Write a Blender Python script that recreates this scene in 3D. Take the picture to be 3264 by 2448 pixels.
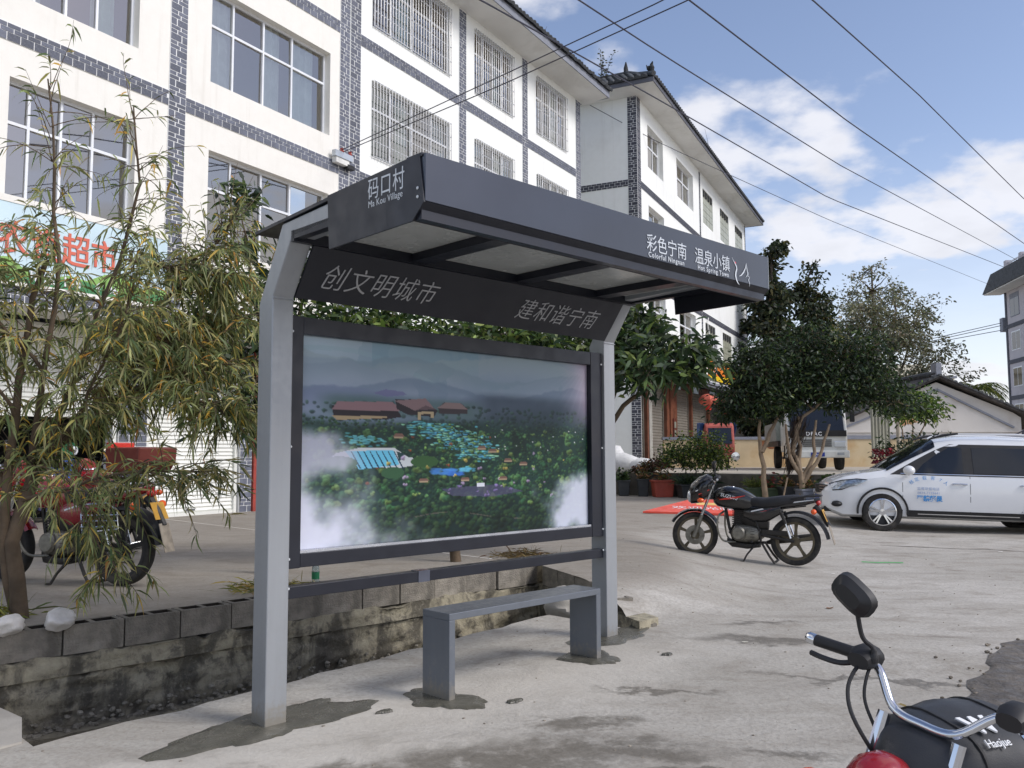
import bpy, math, random
import numpy as np
from mathutils import Vector, Matrix
random.seed(7); RNG = np.random.default_rng(7)
SC = bpy.context.scene
for _o in list(bpy.data.objects): bpy.data.objects.remove(_o)
# ---------------------------------------------------------------- camera
_cd = bpy.data.cameras.new('camera'); CAM = bpy.data.objects.new('camera', _cd); SC.collection.objects.link(CAM)
_cd.sensor_width = 36; _cd.lens = 36*2760/3264; _cd.clip_start = .05; _cd.clip_end = 3000
_pitch = math.atan(226/2760)
CAM.matrix_world = Matrix.Translation((0, 0, 1.45)) @ Matrix.Rotation(math.pi/2+_pitch, 4, 'X') @ Matrix.Rotation(math.radians(-.2), 4, 'Z')
SC.camera = CAM
# ---------------------------------------------------------------- sky
SUN_AZ = math.radians(112); SUN_EL = math.radians(40)      # azimuth clockwise from +Y
W = bpy.data.worlds.new('World'); SC.world = W; W.use_nodes = True
nt = W.node_tree; N_ = nt.nodes; L_ = nt.links; N_.clear()
def wn(t, **k):
    n = N_.new(t)
    for a, b in k.items(): setattr(n, a, b)
    return n
sky = wn('ShaderNodeTexSky', sky_type='NISHITA', sun_disc=False, sun_elevation=SUN_EL, sun_rotation=SUN_AZ, altitude=1200, air_density=1.0, dust_density=1.6, ozone_density=1.2)
tc = wn('ShaderNodeTexCoord'); sep = wn('ShaderNodeSeparateXYZ'); L_.new(tc.outputs['Generated'], sep.inputs[0])
def wm(op, a, b=None, c=None, cl=False):
    n = wn('ShaderNodeMath', operation=op, use_clamp=cl)
    for i, x in enumerate((a, b, c)):
        if x is None: continue
        if isinstance(x, (int, float)): n.inputs[i].default_value = x
        else: L_.new(x, n.inputs[i])
    return n.outputs[0]
zc = wm('MAXIMUM', sep.outputs[2], 0.0); den = wm('ADD', zc, .22)
cv = wn('ShaderNodeCombineXYZ'); L_.new(wm('DIVIDE', sep.outputs[0], den), cv.inputs[0]); L_.new(wm('DIVIDE', sep.outputs[1], den), cv.inputs[1])
cv.inputs[2].default_value = 3.7
def wnoise(scale, det, off):
    mp = wn('ShaderNodeMapping'); mp.inputs['Location'].default_value = off; L_.new(cv.outputs[0], mp.inputs[0])
    n = wn('ShaderNodeTexNoise'); n.inputs['Scale'].default_value = scale; n.inputs['Detail'].default_value = det; n.inputs['Roughness'].default_value = .52
    L_.new(mp.outputs[0], n.inputs['Vector']); return n.outputs[0]
CLOUD_OFF = (2.6, 2.2, 0)
big = wnoise(2.3, 8, CLOUD_OFF); fine = wnoise(4.6, 6, (4, 1, 2))
dens = wm('ADD', wm('MULTIPLY', big, .8), wm('MULTIPLY', fine, .2))
mr = wn('ShaderNodeMapRange', interpolation_type='SMOOTHSTEP'); mr.inputs[1].default_value = .502; mr.inputs[2].default_value = .595
L_.new(dens, mr.inputs[0])
# thin haze of cloud toward the horizon
hz = wn('ShaderNodeMapRange', interpolation_type='SMOOTHSTEP'); hz.inputs[1].default_value = .34; hz.inputs[2].default_value = .02; hz.inputs[3].default_value = 0; hz.inputs[4].default_value = .55
L_.new(zc, hz.inputs[0])
mask = wm('MAXIMUM', wm('MULTIPLY', mr.outputs[0], .86), wm('MULTIPLY', hz.outputs[0], wm('MULTIPLY_ADD', big, .7, .55)), cl=True)
shade = wn('ShaderNodeMapRange'); shade.inputs[1].default_value = .5; shade.inputs[2].default_value = .75; shade.inputs[3].default_value = 1.0; shade.inputs[4].default_value = .86
L_.new(fine, shade.inputs[0])
cc = wn('ShaderNodeMix', data_type='RGBA', blend_type='MULTIPLY'); cc.inputs[0].default_value = 1
cc.inputs[6].default_value = (5.6, 5.6, 5.9, 1); L_.new(shade.outputs[0], cc.inputs[7])
skc = wn('ShaderNodeMix', data_type='RGBA', blend_type='MULTIPLY'); skc.inputs[0].default_value = 1; skc.inputs[7].default_value = (1.38, 1.2, 1.14, 1)
L_.new(sky.outputs[0], skc.inputs[6])
mx = wn('ShaderNodeMix', data_type='RGBA'); L_.new(mask, mx.inputs[0]); L_.new(skc.outputs[2], mx.inputs[6]); L_.new(cc.outputs[2], mx.inputs[7])
bg = wn('ShaderNodeBackground'); bg.inputs[1].default_value = .12; L_.new(mx.outputs[2], bg.inputs[0])
wo = wn('ShaderNodeOutputWorld'); L_.new(bg.outputs[0], wo.inputs[0])
# ---------------------------------------------------------------- sun
_ld = bpy.data.lights.new('sun', 'SUN'); _ld.energy = 1.7; _ld.angle = math.radians(22); _ld.color = (1, .97, .93)
SUN = bpy.data.objects.new('sun', _ld); SC.collection.objects.link(SUN)
_sd = Vector((math.sin(SUN_AZ)*math.cos(SUN_EL), math.cos(SUN_AZ)*math.cos(SUN_EL), math.sin(SUN_EL)))
SUN.rotation_euler = _sd.to_track_quat('Z', 'Y').to_euler()
# ---------------------------------------------------------------- exposure
SC.view_settings.view_transform = 'Standard'; SC.view_settings.look = 'None'; SC.view_settings.gamma = 1
SC.view_settings.use_curve_mapping = False; SC.view_settings.exposure = .5
SC.cycles.use_denoising = True; SC.cycles.max_bounces = 6; SC.cycles.transparent_max_bounces = 12
# ================================================================ helpers
COL = SC.collection
def V(*a): return Vector(a)
class MB:
    def __init__(s): s.v = []; s.f = []; s.m = []
    def add(s, v, f, mi=0):
        o = len(s.v); s.v += [tuple(p) for p in v]; s.f += [tuple(i+o for i in q) for q in f]; s.m += [mi]*len(f); return s
    def box(s, x0, x1, y0, y1, z0, z1, mi=0):
        return s.add([(x0,y0,z0),(x1,y0,z0),(x1,y1,z0),(x0,y1,z0),(x0,y0,z1),(x1,y0,z1),(x1,y1,z1),(x0,y1,z1)],
                     [(0,3,2,1),(4,5,6,7),(0,1,5,4),(1,2,6,5),(2,3,7,6),(3,0,4,7)], mi)
    def bar(s, p, q, w, h=None, up=(0,0,1), mi=0):
        p = Vector(p); q = Vector(q); d = (q-p).normalized(); u = Vector(up)
        if abs(d.dot(u)) > .99: u = Vector((1,0,0))
        a = d.cross(u).normalized()*(w/2); b = a.cross(d).normalized()*((h or w)/2)
        c = [p-a-b, p+a-b, p+a+b, p-a+b, q-a-b, q+a-b, q+a+b, q-a+b]
        return s.add(c, [(0,3,2,1),(4,5,6,7),(0,1,5,4),(1,2,6,5),(2,3,7,6),(3,0,4,7)], mi)
    def tube(s, pts, r, n=8, mi=0, cap=True):
        pts = [Vector(p) for p in pts]; k = len(pts); rs = r if isinstance(r, (list, tuple)) else [r]*k
        vs = []; u = None
        for i, p in enumerate(pts):
            d = (pts[min(i+1, k-1)]-pts[max(i-1, 0)])
            d = d.normalized() if d.length > 1e-9 else Vector((0,0,1))
            if u is None:
                u = d.cross(Vector((0,0,1)) if abs(d.z) < .95 else Vector((1,0,0))).normalized()
            else:
                u = (u - d*u.dot(d)); u = u.normalized() if u.length > 1e-6 else d.orthogonal().normalized()
            w = d.cross(u)
            for j in range(n):
                a = 2*math.pi*j/n; vs.append(p+(u*math.cos(a)+w*math.sin(a))*rs[i])
        fs = [(i*n+j, i*n+(j+1) % n, (i+1)*n+(j+1) % n, (i+1)*n+j) for i in range(k-1) for j in range(n)]
        if cap: fs += [tuple(range(n))[::-1], tuple((k-1)*n+j for j in range(n))]
        return s.add(vs, fs, mi)
    def lathe(s, prof, n=16, o=(0,0,0), axis='z', mi=0, a0=0, a1=2*math.pi):
        vs = []; full = abs(a1-a0-2*math.pi) < 1e-6; m = n if full else n+1
        for r, h in prof:
            for j in range(m):
                a = a0+(a1-a0)*j/n; c, e = r*math.cos(a), r*math.sin(a)
                p = (c, e, h) if axis == 'z' else ((c, h, e) if axis == 'y' else (h, c, e))
                vs.append((p[0]+o[0], p[1]+o[1], p[2]+o[2]))
        fs = [(i*m+j, i*m+(j+1) % m, (i+1)*m+(j+1) % m, (i+1)*m+j) for i in range(len(prof)-1) for j in range(n)]
        return s.add(vs, fs, mi)
    def prism(s, poly, a0, a1, pl='xz', mi=0):
        k = len(poly)
        g = {'xz': lambda p, a: (p[0], a, p[1]), 'xy': lambda p, a: (p[0], p[1], a), 'yz': lambda p, a: (a, p[0], p[1])}[pl]
        return s.add([g(p, a0) for p in poly]+[g(p, a1) for p in poly],
                     [tuple(range(k)), tuple(range(2*k-1, k-1, -1))]+[(i, k+i, k+(i+1) % k, (i+1) % k) for i in range(k)], mi)
    def ell(s, c, r, nu=12, nv=8, mi=0, jit=0, seed=0):
        rg = random.Random(seed); vs = []
        for i in range(nv+1):
            t = math.pi*i/nv
            for j in range(nu):
                a = 2*math.pi*j/nu; q = 1+jit*(rg.random()-.5)
                vs.append((c[0]+r[0]*q*math.sin(t)*math.cos(a), c[1]+r[1]*q*math.sin(t)*math.sin(a), c[2]+r[2]*q*math.cos(t)))
        return s.add(vs, [(i*nu+j, (i+1)*nu+j, (i+1)*nu+(j+1) % nu, i*nu+(j+1) % nu) for i in range(nv) for j in range(nu)], mi)
    def mesh(s, name='m'):
        me = bpy.data.meshes.new(name); me.from_pydata(s.v, [], s.f); me.update(); return me
    def build(s, name, mat, parent=None, smooth=False, bevel=0, seg=2, ang=35):
        me = s.mesh(name); ms = mat if isinstance(mat, (list, tuple)) else [mat]
        for m in ms: me.materials.append(m)
        if len(ms) > 1: me.polygons.foreach_set('material_index', s.m)
        o = link(name, me, parent); shade(o, smooth, ang)
        if bevel: 
            b = o.modifiers.new('bevel', 'BEVEL'); b.width = bevel; b.segments = seg; b.limit_method = 'ANGLE'; b.angle_limit = math.radians(40)
        return o
def link(name, data, parent=None):
    o = bpy.data.objects.new(name, data); COL.objects.link(o)
    if parent is not None: o.parent = parent
    return o
def shade(o, smooth, ang=35):
    if not smooth: return
    me = o.data
    me.polygons.foreach_set('use_smooth', [True]*len(me.polygons))
    try: me.set_sharp_from_angle(angle=math.radians(ang))
    except Exception: pass
def tag(o, label, cat, group=None, kind=None):
    o['label'] = label; o['category'] = cat
    if group: o['group'] = group
    if kind: o['kind'] = kind
    return o
def thing(name, label, cat, loc=(0,0,0), rz=0, group=None):
    o = link(name, None); o.empty_display_size = .2; o.location = loc; o.rotation_euler = (0,0,rz)
    return tag(o, label, cat, group)
def struct(o): o['kind'] = 'structure'; return o
def stuff(o): o['kind'] = 'stuff'; return o
def lin(c):
    c = c/255; return c/12.92 if c <= .04045 else ((c+.055)/1.055)**2.4
def rgb(r, g, b): return (lin(r), lin(g), lin(b))
# ---------------------------------------------------------------- materials
MATS = {}
def nodes(name):
    m = bpy.data.materials.new(name); m.use_nodes = True; t = m.node_tree; return m, t, t.nodes['Principled BSDF']
def nn(t, ty, ins=None, **k):
    n = t.nodes.new(ty)
    for a, b in k.items(): setattr(n, a, b)
    for a, b in (ins or {}).items():
        if hasattr(b, 'is_linked') or hasattr(b, 'links'): t.links.new(b, n.inputs[a])
        else: n.inputs[a].default_value = b
    return n
def mixc(t, f, a, b, blend='MIX'):
    n = t.nodes.new('ShaderNodeMix'); n.data_type = 'RGBA'; n.blend_type = blend
    for i, x in ((0, f), (6, a), (7, b)):
        if hasattr(x, 'links'): t.links.new(x, n.inputs[i])
        else: n.inputs[i].default_value = x if i == 0 else (*x, 1) if len(x) == 3 else x
    return n.outputs[2]
def fmath(t, op, a, b=0.0, c=0.0, cl=False):
    n = t.nodes.new('ShaderNodeMath'); n.operation = op; n.use_clamp = cl
    for i, x in enumerate((a, b, c)):
        if hasattr(x, 'links'): t.links.new(x, n.inputs[i])
        else: n.inputs[i].default_value = x
    return n.outputs[0]
def ramp(t, x, lo, hi, a=0.0, b=1.0):
    n = t.nodes.new('ShaderNodeMapRange'); n.interpolation_type = 'SMOOTHSTEP'; t.links.new(x, n.inputs[0])
    for i, q in ((1, lo), (2, hi), (3, a), (4, b)): n.inputs[i].default_value = q
    return n.outputs[0]
def noise(t, vec, scale, det=4, rough=.55, dist=0):
    n = nn(t, 'ShaderNodeTexNoise', {'Scale': scale, 'Detail': det, 'Roughness': rough, 'Distortion': dist})
    if vec is not None: t.links.new(vec, n.inputs['Vector'])
    return n.outputs[0]
def mat(name, col, rough=.6, metal=0.0, var=.16, scale=3.0, bump=0.0, bscale=60, coat=0.0, rnd=0.0, spec=.5, dirt=None, dirta=.0, dscale=1.2, rv=.1, attr=None, trans=0.0):
    if name in MATS: return MATS[name]
    m, t, b = nodes(name); MATS[name] = m
    ob = nn(t, 'ShaderNodeTexCoord').outputs['Object']
    if attr:
        base = nn(t, 'ShaderNodeAttribute', attribute_name=attr).outputs['Color']
        c = base
    else:
        n1 = noise(t, ob, scale, 5)
        lo = tuple(x*(1-var) for x in col); hi = tuple(min(1, x*(1+var)) for x in col)
        c = mixc(t, ramp(t, n1, .3, .7), lo, hi)
    if rnd:
        oi = nn(t, 'ShaderNodeObjectInfo').outputs['Random']
        c = mixc(t, 1.0, c, nn(t, 'ShaderNodeCombineColor', {0: (v := fmath(t, 'MULTIPLY_ADD', oi, 2*rnd, 1-rnd)), 1: v, 2: v}).outputs[0], 'MULTIPLY')
    if dirt:
        d = ramp(t, noise(t, ob, dscale, 7, .62, .4), .46, .72, 0, dirta); c = mixc(t, d, c, dirt)
    t.links.new(c, b.inputs['Base Color'])
    b.inputs['Metallic'].default_value = metal; b.inputs['Specular IOR Level'].default_value = spec
    if rv: t.links.new(ramp(t, noise(t, ob, scale*3, 3), .25, .75, max(0.02, rough-rv), min(1, rough+rv)), b.inputs['Roughness'])
    else: b.inputs['Roughness'].default_value = rough
    b.inputs['Coat Weight'].default_value = coat; b.inputs['Coat Roughness'].default_value = .08
    if trans: b.inputs['Transmission Weight'].default_value = trans
    if bump:
        bp = nn(t, 'ShaderNodeBump', {'Strength': 1.0, 'Distance': bump, 'Height': noise(t, ob, bscale, 5, .6)})
        t.links.new(bp.outputs[0], b.inputs['Normal'])
    return m
def glass_mat(name, tint, refl=.22, rough=.02):
    if name in MATS: return MATS[name]
    m = bpy.data.materials.new(name); m.use_nodes = True; t = m.node_tree; t.nodes.clear(); MATS[name] = m
    tr = nn(t, 'ShaderNodeBsdfTransparent', {'Color': (*tint, 1)})
    gl = nn(t, 'ShaderNodeBsdfGlossy', {'Color': (1,.95,.87,1), 'Roughness': rough})
    fr = nn(t, 'ShaderNodeFresnel', {'IOR': 1.55})
    f = fmath(t, 'ADD', fr.outputs[0], refl, cl=True)
    ms = t.nodes.new('ShaderNodeMixShader'); t.links.new(f, ms.inputs[0]); t.links.new(tr.outputs[0], ms.inputs[1]); t.links.new(gl.outputs[0], ms.inputs[2])
    o = nn(t, 'ShaderNodeOutputMaterial'); t.links.new(ms.outputs[0], o.inputs[0]); return m
def text(name, body, size, m, parent, mtx, shear=0, extrude=.002, align='LEFT', xs=1.0, weight=0.0, space=1.0):
    cu = bpy.data.curves.new(name, 'FONT'); cu.body = body; cu.size = size; cu.extrude = extrude; cu.shear = shear; cu.align_x = align; cu.offset = weight
    cu.space_character = space; cu.resolution_u = 3
    tmp = bpy.data.objects.new(name, cu); COL.objects.link(tmp)
    dg = bpy.context.evaluated_depsgraph_get(); me = bpy.data.meshes.new_from_object(tmp.evaluated_get(dg))
    bpy.data.objects.remove(tmp); bpy.data.curves.remove(cu)
    me.materials.clear(); me.materials.append(m); me.transform(Matrix.Diagonal((xs, 1, 1, 1))); me.transform(mtx)
    return link(name, me, parent)
def frame(o, x, y):      # matrix whose X, Y axes run along the given directions
    x = Vector(x).normalized(); y = Vector(y); y = (y-x*y.dot(x)).normalized(); z = x.cross(y)
    return Matrix(((x.x,y.x,z.x,o[0]),(x.y,y.y,z.y,o[1]),(x.z,y.z,z.z,o[2]),(0,0,0,1)))
def leaves_mesh(name, P, D, L, Wd, C, mat_, parent, droop=.35, seed=0):
    """many small leaves as one mesh: P base points, D directions, L lengths, Wd widths, C colours"""
    r = np.random.default_rng(seed); n = len(P); P = np.asarray(P, float); D = np.asarray(D, float); D /= np.linalg.norm(D, axis=1)[:, None]+1e-9
    L = np.broadcast_to(np.asarray(L, float), n)[:, None]; Wd = np.broadcast_to(np.asarray(Wd, float), n)[:, None]
    R = r.normal(size=(n, 3)); R[:, 2] *= .4; S = np.cross(D, R); S /= np.linalg.norm(S, axis=1)[:, None]+1e-9
    g = np.array([0, 0, -1.])
    p1 = P+D*L*.3+g*L*droop*.08; p2 = P+D*L*.68+g*L*droop*.4; p3 = P+D*L+g*L*droop
    vs = np.stack([P, p1-S*Wd*.5, p1+S*Wd*.5, p2-S*Wd*.42, p2+S*Wd*.42, p3], 1).reshape(-1, 3)
    me = bpy.data.meshes.new(name); b = (np.arange(n)*6)[:, None]
    loops = (b+np.array([[0,1,2, 1,3,4,2, 3,5,4]])).ravel()
    ls = ((np.arange(n)*10)[:, None]+np.array([[0,3,7]])).ravel(); lt = np.tile([3,4,3], n)
    me.vertices.add(n*6); me.vertices.foreach_set('co', vs.ravel()); me.loops.add(n*10); me.loops.foreach_set('vertex_index', loops.astype(np.int32))
    me.polygons.add(n*3); me.polygons.foreach_set('loop_start', ls.astype(np.int32)); me.polygons.foreach_set('loop_total', lt.astype(np.int32))
    me.update(); me.validate()
    ca = me.color_attributes.new('col', 'FLOAT_COLOR', 'POINT'); cc_ = np.ones((n, 6, 4)); cc_[:, :, :3] = np.asarray(C)[:, None, :]
    ca.data.foreach_set('color', cc_.ravel().astype(np.float32)); me.materials.append(mat_)
    return link(name, me, parent)
def leaf_mat(name, rough=.5, tl=.25):
    if name in MATS: return MATS[name]
    m, t, b = nodes(name); MATS[name] = m
    c = nn(t, 'ShaderNodeAttribute', attribute_name='col').outputs['Color']
    t.links.new(c, b.inputs['Base Color']); b.inputs['Roughness'].default_value = rough; b.inputs['Specular IOR Level'].default_value = .35
    tr = nn(t, 'ShaderNodeBsdfTranslucent'); t.links.new(mixc(t, 1., c, (1.25,1.3,.7), 'MULTIPLY'), tr.inputs[0])
    ms = nn(t, 'ShaderNodeMixShader', {0: tl}); out = t.nodes['Material Output']
    t.links.new(b.outputs[0], ms.inputs[1]); t.links.new(tr.outputs[0], ms.inputs[2]); t.links.new(ms.outputs[0], out.inputs[0]); return m
def pick_cols(n, pal, wts, jit=.22, seed=0):
    r = np.random.default_rng(seed); pal = np.array(pal); i = r.choice(len(pal), n, p=np.array(wts)/sum(wts))
    return np.clip(pal[i]*(1+r.normal(0, jit, (n, 1)))*(1+r.normal(0, .06, (n, 3))), .004, 1)
# ================================================================ ground
SO = np.array([-1.318, 4.722]); SA = math.radians(45.6)
TX = np.array([math.sin(SA), math.cos(SA)]); NX = np.array([-TX[1], TX[0]])     # along / behind the shelter
def ts_of(x, y): d = np.stack([np.asarray(x)-SO[0], np.asarray(y)-SO[1]], -1); return d@TX, d@NX
def ss(x): x = np.clip(x, 0, 1); return x*x*(3-2*x)
WALL_S, T_LEFT, T_R = 1.98, -.95, 3.25
def tr_of(s): return T_R+.45*np.clip(s, 0, WALL_S)
def edge_s(t): return .70+.09*np.clip(t, -1, 3.6)
def gh_ts(t, s):
    t = np.asarray(t, float); s = np.asarray(s, float)
    base = .018*np.clip(t, 0, 3.2)
    k = ss((t-4.3)/5); lo = -.4+1.6*ss((t-4)/8); hi = 1.0+4.7*k
    rise = ss((s-lo)/(hi-lo))*np.maximum(ss((t-3.2)/.9), ss((s-.05)/.25))
    right = base+(.33-base)*rise
    up = np.full_like(base, .33)
    w = ss((t-tr_of(s)+.0)/.25)
    lower = np.where(s >= WALL_S, up, base)
    return np.where(t > tr_of(s), np.maximum(right, np.where(s > WALL_S, .33*(1-w)+right*w, right)), lower)
def gh(x, y): t, s = ts_of(x, y); return float(gh_ts(t, s))
def to_w(t, s, z=None):
    p = SO+np.asarray(t)[..., None]*TX+np.asarray(s)[..., None]*NX
    if z is None: z = gh_ts(t, s)
    return np.concatenate([p, np.asarray(z)[..., None]], -1)
def axis(*seg):
    out = []
    for a, b, n in seg: out += list(np.linspace(a, b, n, endpoint=False))
    return np.array(out+[seg[-1][1]])
s_neg = axis((-900,-60,4), (-60,-10,8), (-10,-4,8), (-4,0,14)); s_mid = axis((0,WALL_S,22)); s_up = axis((WALL_S,8,36), (8,30,18), (30,120,6), (120,1200,4))
gm = MB()
def sheet(Tm, Sm, Z=None):
    w = to_w(Tm, Sm, Z); n, k = Tm.shape
    gm.add([tuple(p) for p in w.reshape(-1, 3)], [(i*k+j, (i+1)*k+j, (i+1)*k+j+1, i*k+j+1) for i in range(n-1) for j in range(k-1)])
tl = axis((-900,-60,4), (-60,-8,8), (-8,T_LEFT,14)); tm = axis((T_LEFT,T_R,26))
S0, T0 = np.meshgrid(s_neg, tl); sheet(T0, S0)
S0, T0 = np.meshgrid(s_mid, tl); sheet(T0, S0, np.zeros_like(T0))
S0, T0 = np.meshgrid(s_neg, tm); sheet(T0, S0)
q = np.linspace(0, 1, 8); Q, T0 = np.meshgrid(q, tm); wob = .018*np.sin(T0*9)+.012*np.sin(T0*23+1)
sheet(T0, Q*(edge_s(T0)+wob), .018*np.clip(T0, 0, 3.2))
tw = np.concatenate([np.linspace(0, 6, 30)[:-1], axis((6,25,24), (25,80,8), (80,1200,5))])
for sa in (s_neg, s_mid, s_up):
    Q, S0 = np.meshgrid(tw, sa); sheet(np.flip(tr_of(S0)+Q+1e-4, 0), np.flip(S0, 0))
tu = np.concatenate([axis((-900,-60,4), (-60,-8,8))[:-1], axis((-8, tr_of(WALL_S), 40))])
S0, T0 = np.meshgrid(s_up+.0, tu); sheet(T0, np.maximum(S0, WALL_S+.165), np.full_like(T0, .3265))
def ground_mat():
    m, t, b = nodes('concrete_ground'); ob = nn(t, 'ShaderNodeTexCoord').outputs['Object']
    n1 = noise(t, ob, .35, 6, .6, .3); n2 = noise(t, ob, 2.2, 8, .65, .5); n3 = noise(t, ob, 38, 4, .6)
    mp = nn(t, 'ShaderNodeMapping', {'Rotation': (0, 0, .75), 'Scale': (.85, 1.9, 1)}); t.links.new(ob, mp.inputs[0])
    st = noise(t, mp.outputs[0], 1.3, 8, .68, .8)
    c = mixc(t, ramp(t, n1, .35, .65), rgb(172,168,159), rgb(190,186,178))
    c = mixc(t, ramp(t, st, .38, .62, 0, .6), c, rgb(154,148,138))
    c = mixc(t, ramp(t, n2, .52, .72, 0, .5), c, rgb(128,120,108))
    c = mixc(t, ramp(t, st, .58, .7, 0, .55), c, rgb(105,97,87))
    c = mixc(t, ramp(t, n3, .38, .72, 0, .5), c, rgb(138,132,123))
    c = mixc(t, ramp(t, noise(t, ob, 11, 6, .7, .4), .55, .72, 0, .5), c, rgb(134,127,117))
    c = mixc(t, ramp(t, noise(t, ob, 130, 2), .66, .74, 0, .5), c, rgb(95,90,82))
    sz = nn(t, 'ShaderNodeSeparateXYZ'); t.links.new(ob, sz.inputs[0]); c = mixc(t, ramp(t, sz.outputs[2], .22, .32, 0, .55), c, rgb(122,113,101))
    wn2 = nn(t, 'ShaderNodeTexNoise', {'Scale': 3.2, 'Detail': 6, 'Roughness': .62}); t.links.new(ob, wn2.inputs['Vector'])
    wsub = nn(t, 'ShaderNodeVectorMath', operation='MULTIPLY_ADD'); t.links.new(wn2.outputs['Color'], wsub.inputs[0]); wsub.inputs[1].default_value = (.75,.75,0); wsub.inputs[2].default_value = (-.375,-.375,0)
    wadd = nn(t, 'ShaderNodeVectorMath', operation='ADD'); t.links.new(ob, wadd.inputs[0]); t.links.new(wsub.outputs[0], wadd.inputs[1])
    def blob(cx, cy, rx, ry, rot, soft=.55):
        mp = nn(t, 'ShaderNodeMapping', vector_type='TEXTURE'); mp.inputs['Location'].default_value = (cx, cy, 0); mp.inputs['Rotation'].default_value = (0,0,rot); mp.inputs['Scale'].default_value = (rx, ry, 50)
        t.links.new(wadd.outputs[0], mp.inputs[0]); ln = nn(t, 'ShaderNodeVectorMath', operation='LENGTH'); t.links.new(mp.outputs[0], ln.inputs[0])
        return ramp(t, ln.outputs['Value'], 1+soft, 1-soft)
    def union(l):
        a = l[0]
        for x in l[1:]: a = fmath(t, 'MAXIMUM', a, x)
        return a
    pale = union([blob(-.75,5.05,1.1,.30,.75,.5), blob(.2,5.5,1.5,.42,.7,.6), blob(-1.4,4.1,1.2,.28,.25,.5), blob(-.55,4.35,.6,.16,.3,.5)])
    c = mixc(t, fmath(t, 'MULTIPLY', pale, .5), c, rgb(208,203,193))
    wet = union([blob(-.08,4.12,.72,.34,.35), blob(-.75,4.04,.55,.14,.1), blob(.42,4.72,.30,.09,.2), blob(.55,4.35,.42,.13,-.2), blob(.3,4.42,.12,.05,.1), blob(1.9,6.6,.55,.10,-.25), blob(1.25,4.25,.2,.07,-.3), blob(.86,5.35,.35,.05,-.3,.5), blob(2.0,7.3,.35,.06,.1,.5), blob(2.3,5.4,.7,.05,-.35,.5), blob(.95,3.95,.3,.06,-.4,.4)])
    wet = fmath(t, 'MULTIPLY', wet, ramp(t, noise(t, ob, 7, 6, .7), .30, .52, .35, 1.0)); c = mixc(t, fmath(t, 'MULTIPLY', wet, .74), c, rgb(92,86,75))
    t.links.new(c, b.inputs['Base Color'])
    rr = fmath(t, 'SUBTRACT', ramp(t, n2, .3, .7, .72, .88), fmath(t, 'MULTIPLY', wet, .30)); t.links.new(rr, b.inputs['Roughness'])
    hs = fmath(t, 'ADD', fmath(t, 'MULTIPLY', n2, 1.0), fmath(t, 'MULTIPLY', n3, .25))
    bp = nn(t, 'ShaderNodeBump', {'Strength': .8, 'Distance': .022, 'Height': hs}); t.links.new(bp.outputs[0], b.inputs['Normal'])
    b.inputs['Specular IOR Level'].default_value = .3
    return m
GROUND = struct(gm.build('ground', ground_mat(), smooth=True, ang=20)); GROUND['label'] = 'worn grey concrete forecourt'
def pt(t, s, z): p = SO+t*TX+s*NX; return (p[0], p[1], z)
# ditch floor (a drain between the pad and the retaining wall)
m_dirt = mat('ditch_dirt', rgb(96,89,77), .9, var=.4, scale=5, bump=.02, bscale=14, dirt=rgb(40,38,33), dirta=.8, dscale=3)
db = MB(); ds = np.linspace(T_LEFT-.02, 4.2, 60)
for i, t_ in enumerate(ds):
    for j, s_ in enumerate(np.linspace(.5, 2.05, 10)):
        p = pt(t_, s_, -.46+.05*math.sin(3*t_+s_*5)+.03*random.random()); db.v.append(p)
db.f = [(i*10+j, (i+1)*10+j, (i+1)*10+j+1, i*10+j+1) for i in range(59) for j in range(9)]; db.m = [0]*len(db.f)
struct(db.build('ditch', m_dirt, smooth=True, ang=80))
# near side of the ditch, under the pad
m_side = mat('pad_edge_concrete', rgb(120,114,103), .9, var=.3, scale=4, bump=.01, bscale=20, dirt=rgb(50,47,40), dirta=.8, dscale=2)
eb = MB(); k = len(tm)
for t_ in tm:
    e = edge_s(t_)+.018*math.sin(t_*9)+.012*math.sin(t_*23+1); z0 = .018*max(0, min(t_, 3.2)); eb.v += [pt(t_, e, z0-.002), pt(t_, e-.03, -.6)]
eb.f = [(2*i, 2*i+2, 2*i+3, 2*i+1) for i in range(k-1)]; eb.m = [0]*len(eb.f)
eb.add([pt(T_LEFT, .5, 0), pt(T_LEFT, 2.1, 0), pt(T_LEFT, 2.1, -.6), pt(T_LEFT, .5, -.6)], [(0,1,2,3)])
struct(eb.build('pad_edge', m_side))
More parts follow.
